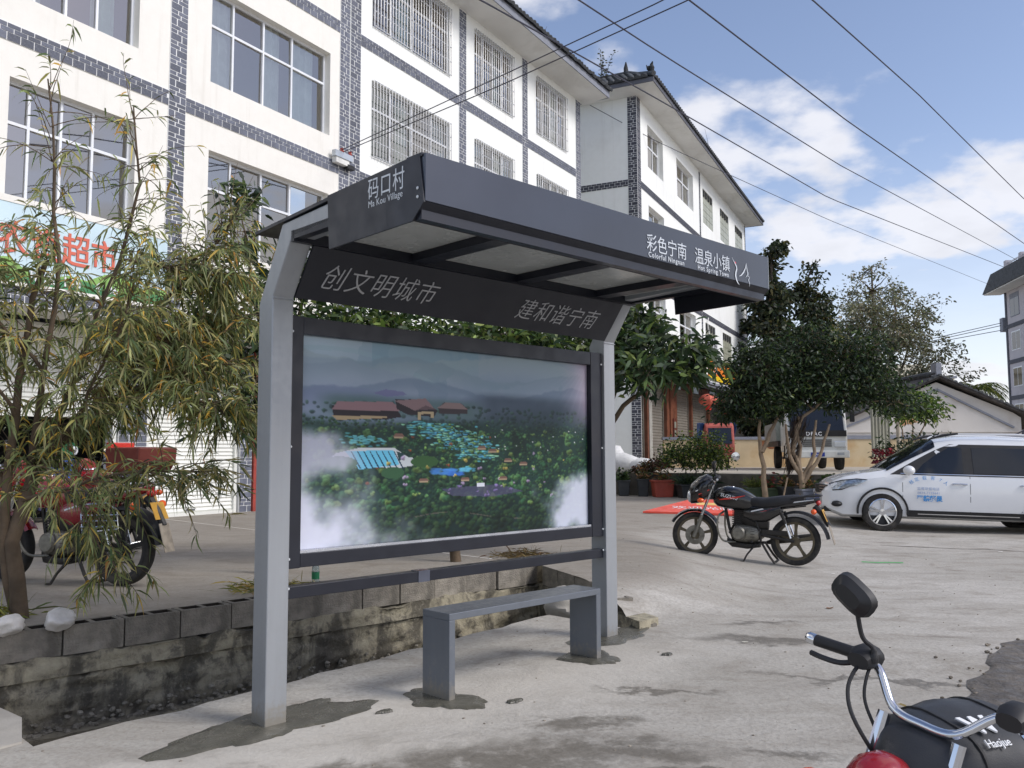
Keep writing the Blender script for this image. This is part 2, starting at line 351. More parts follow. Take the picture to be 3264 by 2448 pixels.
# ---------------------------------------------------------------- retaining wall of hollow blocks on cast lifts
RW = thing('retaining_wall', 'stained low retaining wall topped with hollow concrete blocks behind the shelter', 'wall', pt(0, WALL_S, 0), math.pi/2-SA)
def stain_mat():
    m, t, b = nodes('stained_concrete'); ob = nn(t, 'ShaderNodeTexCoord').outputs['Object']
    mp = nn(t, 'ShaderNodeMapping', {'Scale': (2.0, 2.0, .9)}); t.links.new(ob, mp.inputs[0])
    n1 = noise(t, mp.outputs[0], 1.6, 8, .62, .6); n2 = noise(t, ob, 9, 8, .7, .3); n3 = noise(t, ob, 45, 4)
    c = mixc(t, ramp(t, n2, .35, .7), rgb(176,168,144), rgb(138,131,114))
    c = mixc(t, ramp(t, n1, .47, .60, 0, .8), c, rgb(66,63,57))
    c = mixc(t, ramp(t, n2, .52, .62, 0, .55), c, rgb(84,80,71))
    c = mixc(t, ramp(t, n3, .55, .75, 0, .5), c, rgb(160,154,138))
    sp = nn(t, 'ShaderNodeSeparateXYZ'); t.links.new(ob, sp.inputs[0])
    low = fmath(t, 'MULTIPLY', ramp(t, fmath(t, 'ADD', sp.outputs[2], fmath(t, 'MULTIPLY', n2, .3)), .0, -.22), .5)
    c = mixc(t, low, c, rgb(92,87,77))
    t.links.new(c, b.inputs['Base Color']); b.inputs['Roughness'].default_value = .93
    bp = nn(t, 'ShaderNodeBump', {'Strength': 1., 'Distance': .03, 'Height': n2}); t.links.new(bp.outputs[0], b.inputs['Normal']); return m
m_stain = stain_mat()
def lift(name, x0, x1, y, z0, z1, amp, seed, nx=120, nz=12):
    r = np.random.default_rng(seed); b = MB(); g = r.normal(size=(nx+1, nz+1))
    for _ in range(1): g = (g+np.roll(g, 1, 0)+np.roll(g, -1, 0)+np.roll(g, 1, 1)+np.roll(g, -1, 1))/2.2
    for i in range(nx+1):
        for j in range(nz+1):
            z = z0+(z1-z0)*j/nz; b.v.append((x0+(x1-x0)*i/nx, y+amp*g[i, j], z+(.012*g[i, j] if j == nz else 0)))
    top = len(b.v)
    for i in range(nx+1): b.v.append((x0+(x1-x0)*i/nx, y+.32, z1))
    b.f = [(i*(nz+1)+j, (i+1)*(nz+1)+j, (i+1)*(nz+1)+j+1, i*(nz+1)+j+1) for i in range(nx) for j in range(nz)]
    b.f += [(i*(nz+1)+nz, (i+1)*(nz+1)+nz, top+i+1, top+i) for i in range(nx)]; b.m = [0]*len(b.f)
    return b.build(name, m_stain, RW, smooth=True, ang=60)
lift('upper_lift', -9, 4.3, -.022, .005, .135, .006, 1, 200, 6)
lift('lower_lift', -9, 4.3, .0, -.36, .0, .012, 2, 260, 14)
lift('footing', -9, 4.3, -.16, -.62, -.33, .014, 3, 160, 6)
MB().box(3.7, 4.6, .06, .8, -.6, .31).build('wall_core', m_stain, RW)
m_peb = mat('ditch_pebbles', rgb(150,144,130), .9, var=.3, rnd=.3)
pb = MB()
for i in range(420):
    r_ = random.uniform(.008, .026); x_ = random.uniform(-1, 4); yy = -.012-.11*random.random()**2
    pb.ell((x_, yy, -.335+.10*random.random()**2*(1 if yy > -.05 else .1)+.004), (r_, r_*.9, r_*.7), 6, 4, jit=.4, seed=i)
stuff(pb.build('pebbles', m_peb, RW))
m_block = mat('hollow_block', rgb(140,134,123), .95, var=.25, scale=8, bump=.012, bscale=70, dirt=rgb(84,80,72), dirta=.6, dscale=5, rnd=.16)
def block_mesh(l=.385, h=.19, w=.185):
    b = MB(); x = [0, .035, l/2-.018, l/2+.018, l-.035, l]; y = [0, .035, w-.035, w]
    id_ = {}; hole = []
    def v(i, j, z):
        if (i, j, z) not in id_: id_[(i, j, z)] = len(b.v); b.v.append((x[i], y[j], z))
        return id_[(i, j, z)]
    for i in range(5):
        for j in range(3):
            if j == 1 and i in (1, 3):
                for a, c in (((i,j),(i+1,j)), ((i+1,j),(i+1,j+1)), ((i+1,j+1),(i,j+1)), ((i,j+1),(i,j))): b.f.append((v(*a,h), v(*c,h), v(*c,.03), v(*a,.03)))
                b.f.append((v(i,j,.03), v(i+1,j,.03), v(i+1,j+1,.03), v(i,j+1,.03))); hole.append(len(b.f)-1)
            else: b.f.append((v(i,j,h), v(i+1,j,h), v(i+1,j+1,h), v(i,j+1,h)))
    for i in range(5): b.f += [(v(i,0,0), v(i+1,0,0), v(i+1,0,h), v(i,0,h)), (v(i+1,3,0), v(i,3,0), v(i,3,h), v(i+1,3,h))]
    for j in range(3): b.f += [(v(0,j+1,0), v(0,j,0), v(0,j,h), v(0,j+1,h)), (v(5,j,0), v(5,j+1,0), v(5,j+1,h), v(5,j,h))]
    b.m = [0]*len(b.f)
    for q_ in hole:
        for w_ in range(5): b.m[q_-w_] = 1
    return b
_bb = block_mesh(); bm_ = _bb.mesh('block'); bm_.materials.append(m_block); bm_.materials.append(mat('core_shade', rgb(44,38,31), .95, var=.3)); bm_.polygons.foreach_set('material_index', _bb.m)  # dark brown on the hole faces paints in the shade inside the cores
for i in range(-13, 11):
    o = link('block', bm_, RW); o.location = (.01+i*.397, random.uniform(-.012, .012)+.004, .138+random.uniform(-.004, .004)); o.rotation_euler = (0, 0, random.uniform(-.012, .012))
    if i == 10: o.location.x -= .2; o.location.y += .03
# return course at the right end of the ditch
RR = thing('retaining_wall_end', 'short end wall of hollow blocks closing the ditch behind the right post', 'wall', pt(float(tr_of(0)), 0, 0), math.pi/2-SA)
ang = math.atan2(WALL_S, .45*WALL_S); rb = MB(); rl = math.hypot(WALL_S, .45*WALL_S)
rb.prism([(0,0),(.45*WALL_S, WALL_S),(.45*WALL_S+.2, WALL_S),(.25, 0)], -.62, .13, 'xy'); rb.build('cast_base', m_stain, RR)
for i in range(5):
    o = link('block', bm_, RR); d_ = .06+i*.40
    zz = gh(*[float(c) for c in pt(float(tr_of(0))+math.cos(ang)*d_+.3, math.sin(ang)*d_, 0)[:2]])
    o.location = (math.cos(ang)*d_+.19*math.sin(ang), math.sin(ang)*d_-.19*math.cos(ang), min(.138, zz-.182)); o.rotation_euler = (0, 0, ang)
# ================================================================ buildings
def wall_mat(name, col, stain):
    m, t, b = nodes(name); MATS[name] = m; ob = nn(t, 'ShaderNodeTexCoord').outputs['Object']
    mp = nn(t, 'ShaderNodeMapping', {'Scale': (5, 5, .28)}); t.links.new(ob, mp.inputs[0]); st = noise(t, mp.outputs[0], 1.0, 6, .62, .3); big_ = noise(t, ob, .45, 5, .6); fine_ = noise(t, ob, 5, 5, .6)
    c = mixc(t, ramp(t, fine_, .35, .7, 0, .10), col, stain); c = mixc(t, fmath(t, 'MULTIPLY', ramp(t, st, .50, .74), ramp(t, big_, .38, .62, .08, .42)), c, stain); c = mixc(t, ramp(t, big_, .55, .75, 0, .3), c, stain)
    t.links.new(c, b.inputs['Base Color']); b.inputs['Roughness'].default_value = .88
    bp = nn(t, 'ShaderNodeBump', {'Strength': .6, 'Distance': .004, 'Height': noise(t, ob, 22, 6, .65)}); t.links.new(bp.outputs[0], b.inputs['Normal']); return m
m_cream = wall_mat('cream_render', rgb(234,232,224), rgb(204,199,187))
m_white = wall_mat('white_render', rgb(237,239,235), rgb(206,205,198))
m_soff = mat('soffit_render', rgb(226,226,222), .9, var=.04, scale=.8, dirt=rgb(180,178,170), dirta=.4, dscale=.7)
m_mort = mat('pale_mortar', rgb(226,227,226), .9, var=.05)
m_brick = mat('slate_brick', rgb(92,96,108), .7, var=.2, scale=6, rnd=.22, bump=.002, bscale=60, dirt=rgb(120,122,128), dirta=.3, dscale=4)
m_brick2 = mat('dark_slate_brick', rgb(68,70,80), .7, var=.2, scale=6, rnd=.22, bump=.002, bscale=60)
m_frame = mat('white_window_frame', rgb(226,229,232), .4, var=.05)
m_steel = mat('grille_steel', rgb(190,190,188), .35, metal=.6, var=.15)
m_glass = glass_mat('window_glass', (.62,.67,.68), .26)
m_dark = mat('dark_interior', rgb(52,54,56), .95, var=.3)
m_curt = mat('pale_curtain', rgb(200,208,206), .9, var=.12, scale=4)
m_curtg = mat('green_curtain', rgb(176,200,190), .9, var=.12, scale=4)
m_curtr = mat('brown_curtain', rgb(120,86,74), .9, var=.2, scale=4)
m_reveal = m_soff
m_tile = mat('roof_tile', rgb(66,69,72), .75, var=.3, scale=5, rnd=.25, bump=.004, bscale=30)
m_fascia = mat('grey_fascia', rgb(134,138,148), .8, var=.12, scale=1.5, dirt=rgb(90,92,96), dirta=.5, dscale=1.5)
m_shut = mat('pale_shutter', rgb(226,227,220), .45, var=.05, scale=1.0, metal=.1)
m_shutg = mat('grey_shutter', rgb(128,123,114), .5, var=.14, scale=.8, metal=.2, dirt=rgb(94,86,76), dirta=.5, dscale=.8)
m_brown = mat('brown_tile', rgb(112,70,52), .4, var=.25, scale=2.5)
m_redc = mat('red_column_paint', rgb(150,62,52), .5, var=.2)
unit = MB().box(-.5,.5,-.5,.5,-.5,.5).mesh('brick')
def brick_mesh(m):
    me = unit.copy(); me.materials.append(m); return me
BM1, BM2 = brick_mesh(m_brick), brick_mesh(m_brick2)
def band_bricks(u0, u1, z0, out, x_is='u', yy=0.0, seed=0, order=0):
    r = random.Random(seed); rows = [(.112, .2), (.058, .2), (.058, .2)]
    if order: rows = [(.058, .2), (.1, .2), (.058, .2)]
    z = z0+.005
    for k, (h, w) in enumerate(rows):
        u = u0+(.0 if k % 2 == 0 else .1)
        if k % 2: out.append((x_is, u0+.045, z+h/2, .085, h, yy))
        while u < u1-.03:
            w_ = min(w-.017, u1-u-.004); out.append((x_is, u+w_/2, z+h/2, w_, h, yy)); u += w
        z += h+.011
def pil_bricks(u0, u1, z0, z1, out, x_is='u', yy=0.0, seed=0):
    z = z0; k = 0; w = u1-u0; pat = [.112, .058, .058]
    while z < z1-.03:
        h = min(pat[k % 3], z1-z); f = [.66, .4, .6][k % 3] if (k//3) % 2 == 0 else [.36, .58, .42][k % 3]
        a = w*f
        out.append((x_is, u0+a/2-.003, z+h/2, a-.018, h, yy)); out.append((x_is, u0+a+(w-a)/2+.003, z+h/2, w-a-.018, h, yy))
        z += h+.015; k += 1
def lay_bricks(parent, lst, me, keep=300, d=.008):
    mw = parent.matrix_world if False else Matrix.Translation(parent.location) @ parent.rotation_euler.to_matrix().to_4x4()
    def seen(b):
        p = mw @ (Vector((b[1], b[5], b[2])) if b[0] == 'u' else Vector((b[5], b[1], b[2])))
        x, z = p.x/p.y, (p.z-1.45)/p.y
        return (0 if (-.6 < x < .6 and z < .55) else 50)+p.length-(b[3]*b[4])*60
    lst = sorted(lst, key=seen); rest = MB()
    for i, (ax, c, z, w, h, yy) in enumerate(lst):
        if i < keep:
            o = link('brick', me, parent)
            if ax == 'u': o.location = (c, yy, z); o.scale = (w, d, h)
            else: o.location = (yy, c, z); o.scale = (d, w, h)
        elif ax == 'u': rest.box(c-w/2, c+w/2, yy-d/2, yy+d/2, z-h/2, z+h/2)
        else: rest.box(yy-d/2, yy+d/2, c-w/2, c+w/2, z-h/2, z+h/2)
    if rest.v: stuff(rest.build('brick_cladding', me.materials[0], parent))
def wall_sheet(b, u0, u1, z0, z1, ops, dep=.2, y=0.0, mi=0, rmi=None):
    us = sorted({u0, u1, *[v for o in ops for v in (o[0], o[1]) if u0 < v < u1]}); zs = sorted({z0, z1, *[v for o in ops for v in (o[2], o[3]) if z0 < v < z1]})
    for i in range(len(us)-1):
        for j in range(len(zs)-1):
            cu, cz = (us[i]+us[i+1])/2, (zs[j]+zs[j+1])/2
            if any(o[0] < cu < o[1] and o[2] < cz < o[3] for o in ops): continue
            b.add([(us[i],y,zs[j]),(us[i+1],y,zs[j]),(us[i+1],y,zs[j+1]),(us[i],y,zs[j+1])], [(0,1,2,3)], mi)
    for a, c, d, e in ops:
        q = y+dep; k = mi if rmi is None else rmi
        b.add([(a,y,d),(a,q,d),(a,q,e),(a,y,e)], [(0,1,2,3)], k); b.add([(c,y,d),(c,y,e),(c,q,e),(c,q,d)], [(0,1,2,3)], k)
        b.add([(a,y,e),(a,q,e),(c,q,e),(c,y,e)], [(0,1,2,3)], k); b.add([(a,y,d),(c,y,d),(c,q,d),(a,q,d)], [(0,1,2,3)], k)
def curtain(parent, u0, u1, z0, z1, y, m, seed):
    r = random.Random(seed); n = max(6, int((u1-u0)/.035)); b = MB()
    for i in range(n+1):
        u = u0+(u1-u0)*i/n; yy = y+.03*math.sin(i*1.3+seed)+.012*r.random(); b.v += [(u, yy, z0), (u, yy, z1)]
    b.f = [(2*i, 2*i+2, 2*i+3, 2*i+1) for i in range(n)]; b.m = [0]*n
    return b.build('curtain', m, parent, smooth=True)
def window(parent, u0, u1, z0, z1, mull, tz, y=.15, curts=(), fw=.045, sash=True):
    b = MB(); d = .06
    b.box(u0, u0+fw, y, y+d, z0, z1); b.box(u1-fw, u1, y, y+d, z0, z1); b.box(u0+fw, u1-fw, y, y+d, z0, z0+fw); b.box(u0+fw, u1-fw, y, y+d, z1-fw, z1)
    b.box(u0+fw, u1-fw, y-.004, y+d, tz-fw/2, tz+fw/2)
    for m in mull: b.box(m-fw*.45, m+fw*.45, y-.008, y+d, z0+fw, z1-fw)
    w = b.build('window', m_frame, parent)
    e = [u0+fw]+list(mull)+[u1-fw]
    for i in range(len(e)-1):
        for za, zb in ((z0+fw, tz-fw/2), (tz+fw/2, z1-fw)):
            p = MB(); ja, jb = random.uniform(-.012,.012), random.uniform(-.012,.012); p.add([(e[i],y+.03,za),(e[i+1],y+.03+ja,za),(e[i+1],y+.03+ja+jb,zb),(e[i],y+.03+jb,zb)], [(0,1,2,3)]); p.build('pane', m_glass, w)
    for k, (ca, cb, cm) in enumerate(curts): curtain(w, ca, cb, z0+.05, z1-.04, y+.09, cm, int(u0*10+z0+k))
    return w
def grille(parent, u0, u1, z0, z1, nb, hs):
    g = MB(); y = -.045; t = .022
    for h in hs: g.box(u0, u1, y-.006, y+.006, z0+(z1-z0)*h-t/2, z0+(z1-z0)*h+t/2)
    o = g.build('security_grille', m_steel, parent)
    bar = MB().tube([(0,0,z0-.02),(0,0,z1+.02)], .0105, 6).mesh('bar'); bar.materials.append(m_steel)
    for i in range(nb):
        q = link('bar', bar, o); q.location = (u0+(u1-u0)*i/(nb-1), y-.012, 0)
def shutter(parent, u0, u1, z0, z1, y, m, pitch=.075, rail=True):
    b = MB(); n = int((z1-z0)/pitch)
    for i in range(n):
        a = z0+(z1-z0)*i/n; c = z0+(z1-z0)*(i+1)/n; mid = a+(c-a)*.35
        b.add([(u0,y+.014,a),(u1,y+.014,a),(u1,y-.008,mid),(u0,y-.008,mid)], [(0,1,2,3)]); b.add([(u0,y-.008,mid),(u1,y-.008,mid),(u1,y+.014,c),(u0,y+.014,c)], [(0,1,2,3)])
    b.box(u0, u1, y-.03, y+.02, z0-.06, z0-.001)
    o = b.build('roller_shutter', m, parent)
    zb = .33 if parent.location.y < 20 else .95
    for a in (u0-.07, u1): MB().box(a, a+.07, y-.05, y+.05, zb, z1).build('guide_rail', m, o)
    return o
def tile_mesh(r=.1, l=.34):
    b = MB(); n = 7
    for j, (x, rr) in enumerate(((0, r), (l, r*.92))):
        for i in range(n+1):
            a = math.pi*i/n; b.v.append((rr*math.cos(a), x, rr*math.sin(a)))
    b.f = [(i, i+1, n+2+i, n+1+i) for i in range(n)]+[tuple(range(n+1))[::-1]]; b.m = [0]*len(b.f); me = b.mesh('tile'); me.materials.append(m_tile)
    me.polygons.foreach_set('use_smooth', [True]*n+[False]); return me
TILE = tile_mesh(); TILES = tile_mesh(.12, .3)
B1L = (-5.41, 15.09, 0); B1R = math.radians(90-30.65)
# ---------------------------------------------------------------- cream shop house
CB = thing('shop_house', 'cream rendered shop house with slate brick pilasters behind the left tree', 'building', B1L, B1R)
cw = [(-8.2,-5.2), (-3.53,-1.47), (0.0,3.1)]; ops = [(a, c, z, z+1.79) for a, c in cw for z in (5.12, 8.17, 11.2)]
b = MB(); wall_sheet(b, -11, 3.705, 3.68, 13.9, ops, .22)
b.add([(-11,0,13.9),(3.705,0,13.9),(3.705,8,13.9),(-11,8,13.9)], [(0,1,2,3)]); b.add([(-11,0,3.68),(-11,1.25,3.68),(3.705,1.25,3.68),(3.705,0,3.68)], [(0,1,2,3)])
b.add([(-11,0,3.68),(-11,0,13.9),(-11,8,13.9),(-11,8,3.68)], [(0,1,2,3)])
b.build('wall', m_cream, CB)
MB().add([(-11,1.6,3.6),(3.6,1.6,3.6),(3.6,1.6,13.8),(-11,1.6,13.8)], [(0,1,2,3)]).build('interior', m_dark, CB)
for z in (5.12, 8.17, 11.2):
    c1 = [(-3.4,-3.0,m_curt), (-2.2,-1.75,m_curtg)] if z > 8 else []
    window(CB, -3.53, -1.47, z, z+1.79, [-3.15,-2.65,-2.13], z+1.17, curts=c1)
    c2 = [(.06,.62,m_curt), (1.4,1.9,m_curt), (2.2,2.85,m_curt)] if z > 8 else []
    window(CB, 0, 3.1, z, z+1.79, [.62,1.37,2.13], z+1.14, curts=c2)
    window(CB, -8.2, -5.2, z, z+1.79, [-7.4,-6.7,-5.9], z+1.14)
mo = MB(); bl = []
for u0, u1 in ((-.87,-.52), (3.39,3.70)): mo.box(u0, u1, -.012, 0, 3.68, 13.9); pil_bricks(u0+.004, u1-.004, 3.7, 13.9, bl, yy=-.014)
for z in (7.42, 10.54):
    for u0, u1 in ((-11,-.87), (-.52,3.39)): mo.box(u0, u1, -.011, 0, z, z+.265); band_bricks(u0+.004, u1-.004, z, bl, yy=-.014)
mo.box(-11, 3.7, -.05, 0, 3.62, 3.9)
band_bricks(-11, 3.7, 3.63, bl, yy=-.052)
# ground floor, set back 1.25 m
for u0, u1 in ((-.76,-.20), (1.95,2.26)): mo.box(u0, u1, 1.20, 1.6, .33, 3.68); pil_bricks(u0+.004, u1-.004, .34, 3.6, bl, yy=1.192)
mo.build('mortar_bed', m_mort, CB)
lay_bricks(CB, bl, BM1, 300)
shutter(CB, -3.7, -.84, 2.15, 3.62, 1.3, m_shut); shutter(CB, -.12, 1.86, .39, 3.62, 1.3, m_shut)
shutter(CB, 2.55, 3.65, .39, 3.62, 1.3, m_shutg)
MB().box(2.28, 2.46, 1.16, 1.6, .33, 3.62).build('column', m_redc, CB)
MB().box(-.02, .02, 1.265, 1.29, .46, .50).box(.75,.95,1.265,1.275,.42,.46).build('shutter_handle', mat('grey_metal', rgb(120,122,122), .4, metal=.5), CB)
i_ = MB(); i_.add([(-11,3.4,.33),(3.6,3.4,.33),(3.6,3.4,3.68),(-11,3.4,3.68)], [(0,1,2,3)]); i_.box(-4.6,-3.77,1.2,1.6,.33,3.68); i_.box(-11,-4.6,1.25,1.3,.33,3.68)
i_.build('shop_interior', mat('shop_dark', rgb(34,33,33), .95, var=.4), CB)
# ---------------------------------------------------------------- white block with barred windows
WB = thing('white_block', 'white three storey block with barred windows and tiled eave', 'building', B1L, B1R)
ops = [(a, c, z, z+1.77) for a, c in ((4.46,7.54),(8.69,10.73),(12.11,14.12)) for z in (5.1, 8.13, 11.17)]
b = MB(); wall_sheet(b, 3.71, 15.12, 3.68, 13.2, ops, .12)
b.add([(15.12,0,.33),(15.12,9,.33),(15.12,9,13.2),(15.12,0,13.2)], [(0,1,2,3)]); b.add([(3.71,0,3.68),(3.71,1.25,3.68),(15.12,1.25,3.68),(15.12,0,3.68)], [(0,1,2,3)])
b.build('wall', m_white, WB)
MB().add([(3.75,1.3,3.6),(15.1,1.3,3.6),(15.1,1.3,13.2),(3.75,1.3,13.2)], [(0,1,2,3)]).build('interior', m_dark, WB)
for (u0, u1, mu, nb) in ((4.46,7.54,[5.2,6.0,6.8],29), (8.69,10.73,[9.2,9.7,10.2],19), (12.11,14.12,[12.6,13.1,13.6],18)):
    for z in (5.1, 8.13, 11.17):
        cm = m_curtr if z > 11 else m_curt
        window(WB, u0, u1, z, z+1.77, mu, z+1.15, y=.07, curts=[(u0+.08, u0+.7, cm), (u0+1.0, u0+1.5, m_curtg), (u1-.6, u1-.08, cm)])
        if z > 8: grille(WB, u0+.01, u1-.01, z+.01, z+1.76, nb, (.0, .2, .42, .6, .8, 1.0))
mo = MB(); bl = []
for u0, u1 in ((3.72,4.06), (7.94,8.27), (11.25,11.56), (14.78,15.12)): mo.box(u0, u1, -.012, 0, 3.68, 13.2); pil_bricks(u0+.004, u1-.004, 3.7, 13.18, bl, yy=-.014)
for z in (7.42, 10.54):
    for u0, u1 in ((4.06,7.94),(8.27,11.25),(11.56,14.78)): mo.box(u0, u1, -.011, 0, z, z+.265); band_bricks(u0+.004, u1-.004, z, bl, yy=-.014)
mo.build('mortar_bed', m_mort, WB); lay_bricks(WB, bl, BM1, 300)
MB().add([(2.6,-.92,13.26),(15.4,-.92,13.26),(15.4,.02,13.2),(2.6,.02,13.2)], [(0,3,2,1)]).add([(15.4,-.92,13.26),(15.4,9,13.26),(15.1,9,13.2),(15.1,0,13.2)], [(0,1,2,3)]).build('soffit', m_soff, WB)
rf = MB(); rf.box(2.6, 15.42, -.95, -.92, 13.24, 13.46); rf.box(15.39, 15.42, -.919, 9, 13.24, 13.46); rf.build('fascia', m_fascia, WB)
rf = MB(); rf.add([(2.6,-.97,13.47),(15.45,-.97,13.47),(14.3,.9,14.5),(2.6,.9,14.5)], [(0,1,2,3)]).add([(15.45,-.97,13.47),(15.45,9,13.47),(14.3,7.9,14.5),(14.3,.9,14.5)], [(0,1,2,3)]).add([(2.6,.9,14.5),(14.3,.9,14.5),(14.3,7.9,14.5),(2.6,7.9,14.5)], [(0,1,2,3)])
RO = rf.build('roof', m_tile, WB)
for i in range(64):
    o = link('tile', TILE, RO); o.location = (15.35-i*.2, -1.03+random.uniform(-.02, .02), 13.45+random.uniform(-.012, .012)); o.rotation_euler = (math.radians(29), 0, random.uniform(-.06, .06))
for u0, u1 in ((4.3,7.6), (8.4,11.2), (11.8,14.9)): shutter(WB, u0, u1, .39, 3.6, 1.3, m_shutg)
for u0, u1 in ((3.71,4.22),(7.7,8.3),(11.3,11.7)): MB().box(u0,u1,1.15,1.6,.33,3.68).build('column', m_brown, WB)
# ---------------------------------------------------------------- far white block with hipped skirt roof
FB = thing('white_block', 'far white block with brick corner column, deep eave and orange shop banner', 'building', (4.47,30.0,0), math.radians(64))
ws = [(1.30,3.32), (5.30,8.0)]; vs_ = [(9.76,11.72), (13.3,15.28), (16.85,18.82)]; zs = (5.82, 8.98, 12.03)
ops = [(a, c, z, z+1.6) for a, c in ws for z in zs]; ops2 = [(a, c, z-.03, z+1.57) for a, c in vs_ for z in zs]
b = MB(); wall_sheet(b, 0, 19.62, 4.75, 14.3, ops+ops2, .25)
b.add([(0,0,.95),(0,0,14.3),(0,9,14.3),(0,9,.95)], [(0,1,2,3)]); b.add([(19.62,0,.95),(19.62,9,.95),(19.62,9,14.3),(19.62,0,14.3)], [(0,1,2,3)])
b.add([(0,0,4.75),(0,1.2,4.75),(19.62,1.2,4.75),(19.62,0,4.75)], [(0,1,2,3)])
b.build('wall', m_white, FB)
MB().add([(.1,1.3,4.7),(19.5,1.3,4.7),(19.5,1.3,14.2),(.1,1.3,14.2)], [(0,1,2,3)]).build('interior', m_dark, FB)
for a, c in ws:
    for z in zs: window(FB, a, c, z, z+1.6, [a+(c-a)*k for k in (.28,.62)], z+1.0, y=.2, fw=.06, curts=[(a+.1, a+.5, m_curt)] if a < 2 else [])
m_scr = mat('glass_block_screen', rgb(158,160,142), .35, var=.08, scale=1.5); m_scl = mat('screen_joint', rgb(120,120,108), .7)
for a, c in vs_:
    for z in zs:
        s_ = MB().add([(a,.03,z-.03),(c,.03,z-.03),(c,.03,z+1.57),(a,.03,z+1.57)], [(0,1,2,3)]).build('screen', m_scl, FB)
        for i in range(4):
            for j in range(3):
                w_, h_ = (c-a)/3, 1.2/4; MB().box(a+w_*j+.012, a+w_*(j+1)-.012, .006, .028, z-.02+h_*i+.01, z-.02+h_*(i+1)-.01).build('panel', m_scr, s_)
        for j in range(4):
            x = a+(c-a)*(j+.5)/4; MB().box(x-.15, x-.04, -.0, .029, z+1.22, z+1.52).box(x+.05, x+.13, -.0, .029, z+1.26, z+1.52).box(x-.041, x+.051, .001, .029, z+1.33, z+1.38).build('vent', m_dark, s_)
mo = MB(); bl = []
mo.box(0, .39, -.012, 0, 4.75, 14.28); pil_bricks(.004, .386, 4.76, 14.26, bl, yy=-.014); mo.box(-.012, 0, -.012, .34, .95, 14.28); pil_bricks(-.008, .336, .97, 14.26, bl, 'v', yy=-.014)
for u0, u1 in ((9.03,9.27), (19.4,19.61)): mo.box(u0, u1, -.012, 0, 4.75, 14.2); pil_bricks(u0+.004, u1-.004, 4.76, 14.18, bl, yy=-.014)
for z in (7.56, 10.97):
    for u0, u1 in ((.39,9.03), (9.27,19.4)): mo.box(u0, u1, -.011, 0, z, z+.25); band_bricks(u0+.004, u1-.004, z, bl, yy=-.014)
    mo.box(-.011, 0, .34, 9, z, z+.25); band_bricks(.345, 8.9, z, bl, 'v', yy=-.014, order=1)
mo.build('mortar_bed', m_mort, FB); lay_bricks(FB, bl, BM2, 300)
so = MB(); so.add([(-.75,-.85,14.32),(20.4,-.85,14.32),(19.6,0,14.22),(0,0,14.22)], [(0,3,2,1)]).add([(-.75,-.85,14.32),(0,0,14.22),(0,9,14.22),(-.75,9,14.32)], [(0,3,2,1)]).add([(20.4,-.85,14.32),(20.4,9,14.32),(19.6,9,14.22),(19.6,0,14.22)], [(0,3,2,1)])
so.build('soffit', m_soff, FB)
rf = MB(); rf.box(-.78, 20.43, -.88, -.85, 14.30, 14.46); rf.box(-.78, -.75, -.849, 9, 14.30, 14.46); rf.box(20.4, 20.43, -.849, 9, 14.30, 14.46); rf.build('fascia', mat('dark_fascia', rgb(92,94,102), .8, var=.1), FB)
rf = MB(); rf.add([(-.8,-.9,14.47),(20.45,-.9,14.47),(19.2,.5,15.25),(.45,.5,15.25)], [(0,1,2,3)]).add([(-.8,9,14.47),(-.8,-.9,14.47),(.45,.5,15.25),(.45,9,15.25)], [(0,1,2,3)]).add([(.45,.5,15.25),(19.2,.5,15.25),(19.2,9,15.25),(.45,9,15.25)], [(0,1,2,3)])
RO = rf.build('roof', m_tile, FB)
sl = math.atan2(.78, 1.25)
for r_ in range(5):
    for i in range(12):
        y_ = -.55+r_*.22+i*.24+.12*(r_ % 2); o = link('tile', TILES, RO); k_ = r_*.24
        o.location = (-.84+k_*math.cos(sl), y_, 14.46+k_*math.sin(sl)); o.rotation_euler = (sl, 0, -math.pi/2)
for i in range(90):
    o = link('tile', TILE, RO); o.location = (-.6+i*.234, -.94, 14.44); o.rotation_euler = (math.radians(29), 0, 0)
MB().tube([(-.8,-.9,14.56),(-.1,-.1,14.95),(.45,.5,15.34)], .09, 8).tube([(.45,.5,15.32),(.45,4,15.32),(.45,9,15.32)], .09, 8).build('ridge_tile', m_tile, RO, smooth=True)
fn = MB(); fn.tube([(-.72,-.82,14.6),(-.74,-.84,14.8),(-.66,-.78,14.95),(-.72,-.84,15.02)], [.05,.07,.06,.02], 7).ell((-.58,-.68,14.86), (.12,.1,.09), 8, 6).tube([(-.5,-.6,14.9),(-.42,-.52,15.08)], [.05,.01], 6); fn.build('finial', m_dark, RO, smooth=True)
MB().tube([(.45,.5,15.3),(.45,.52,15.55),(.42,.5,15.75)], [.1,.08,.02], 7).build('finial', m_dark, RO, smooth=True)
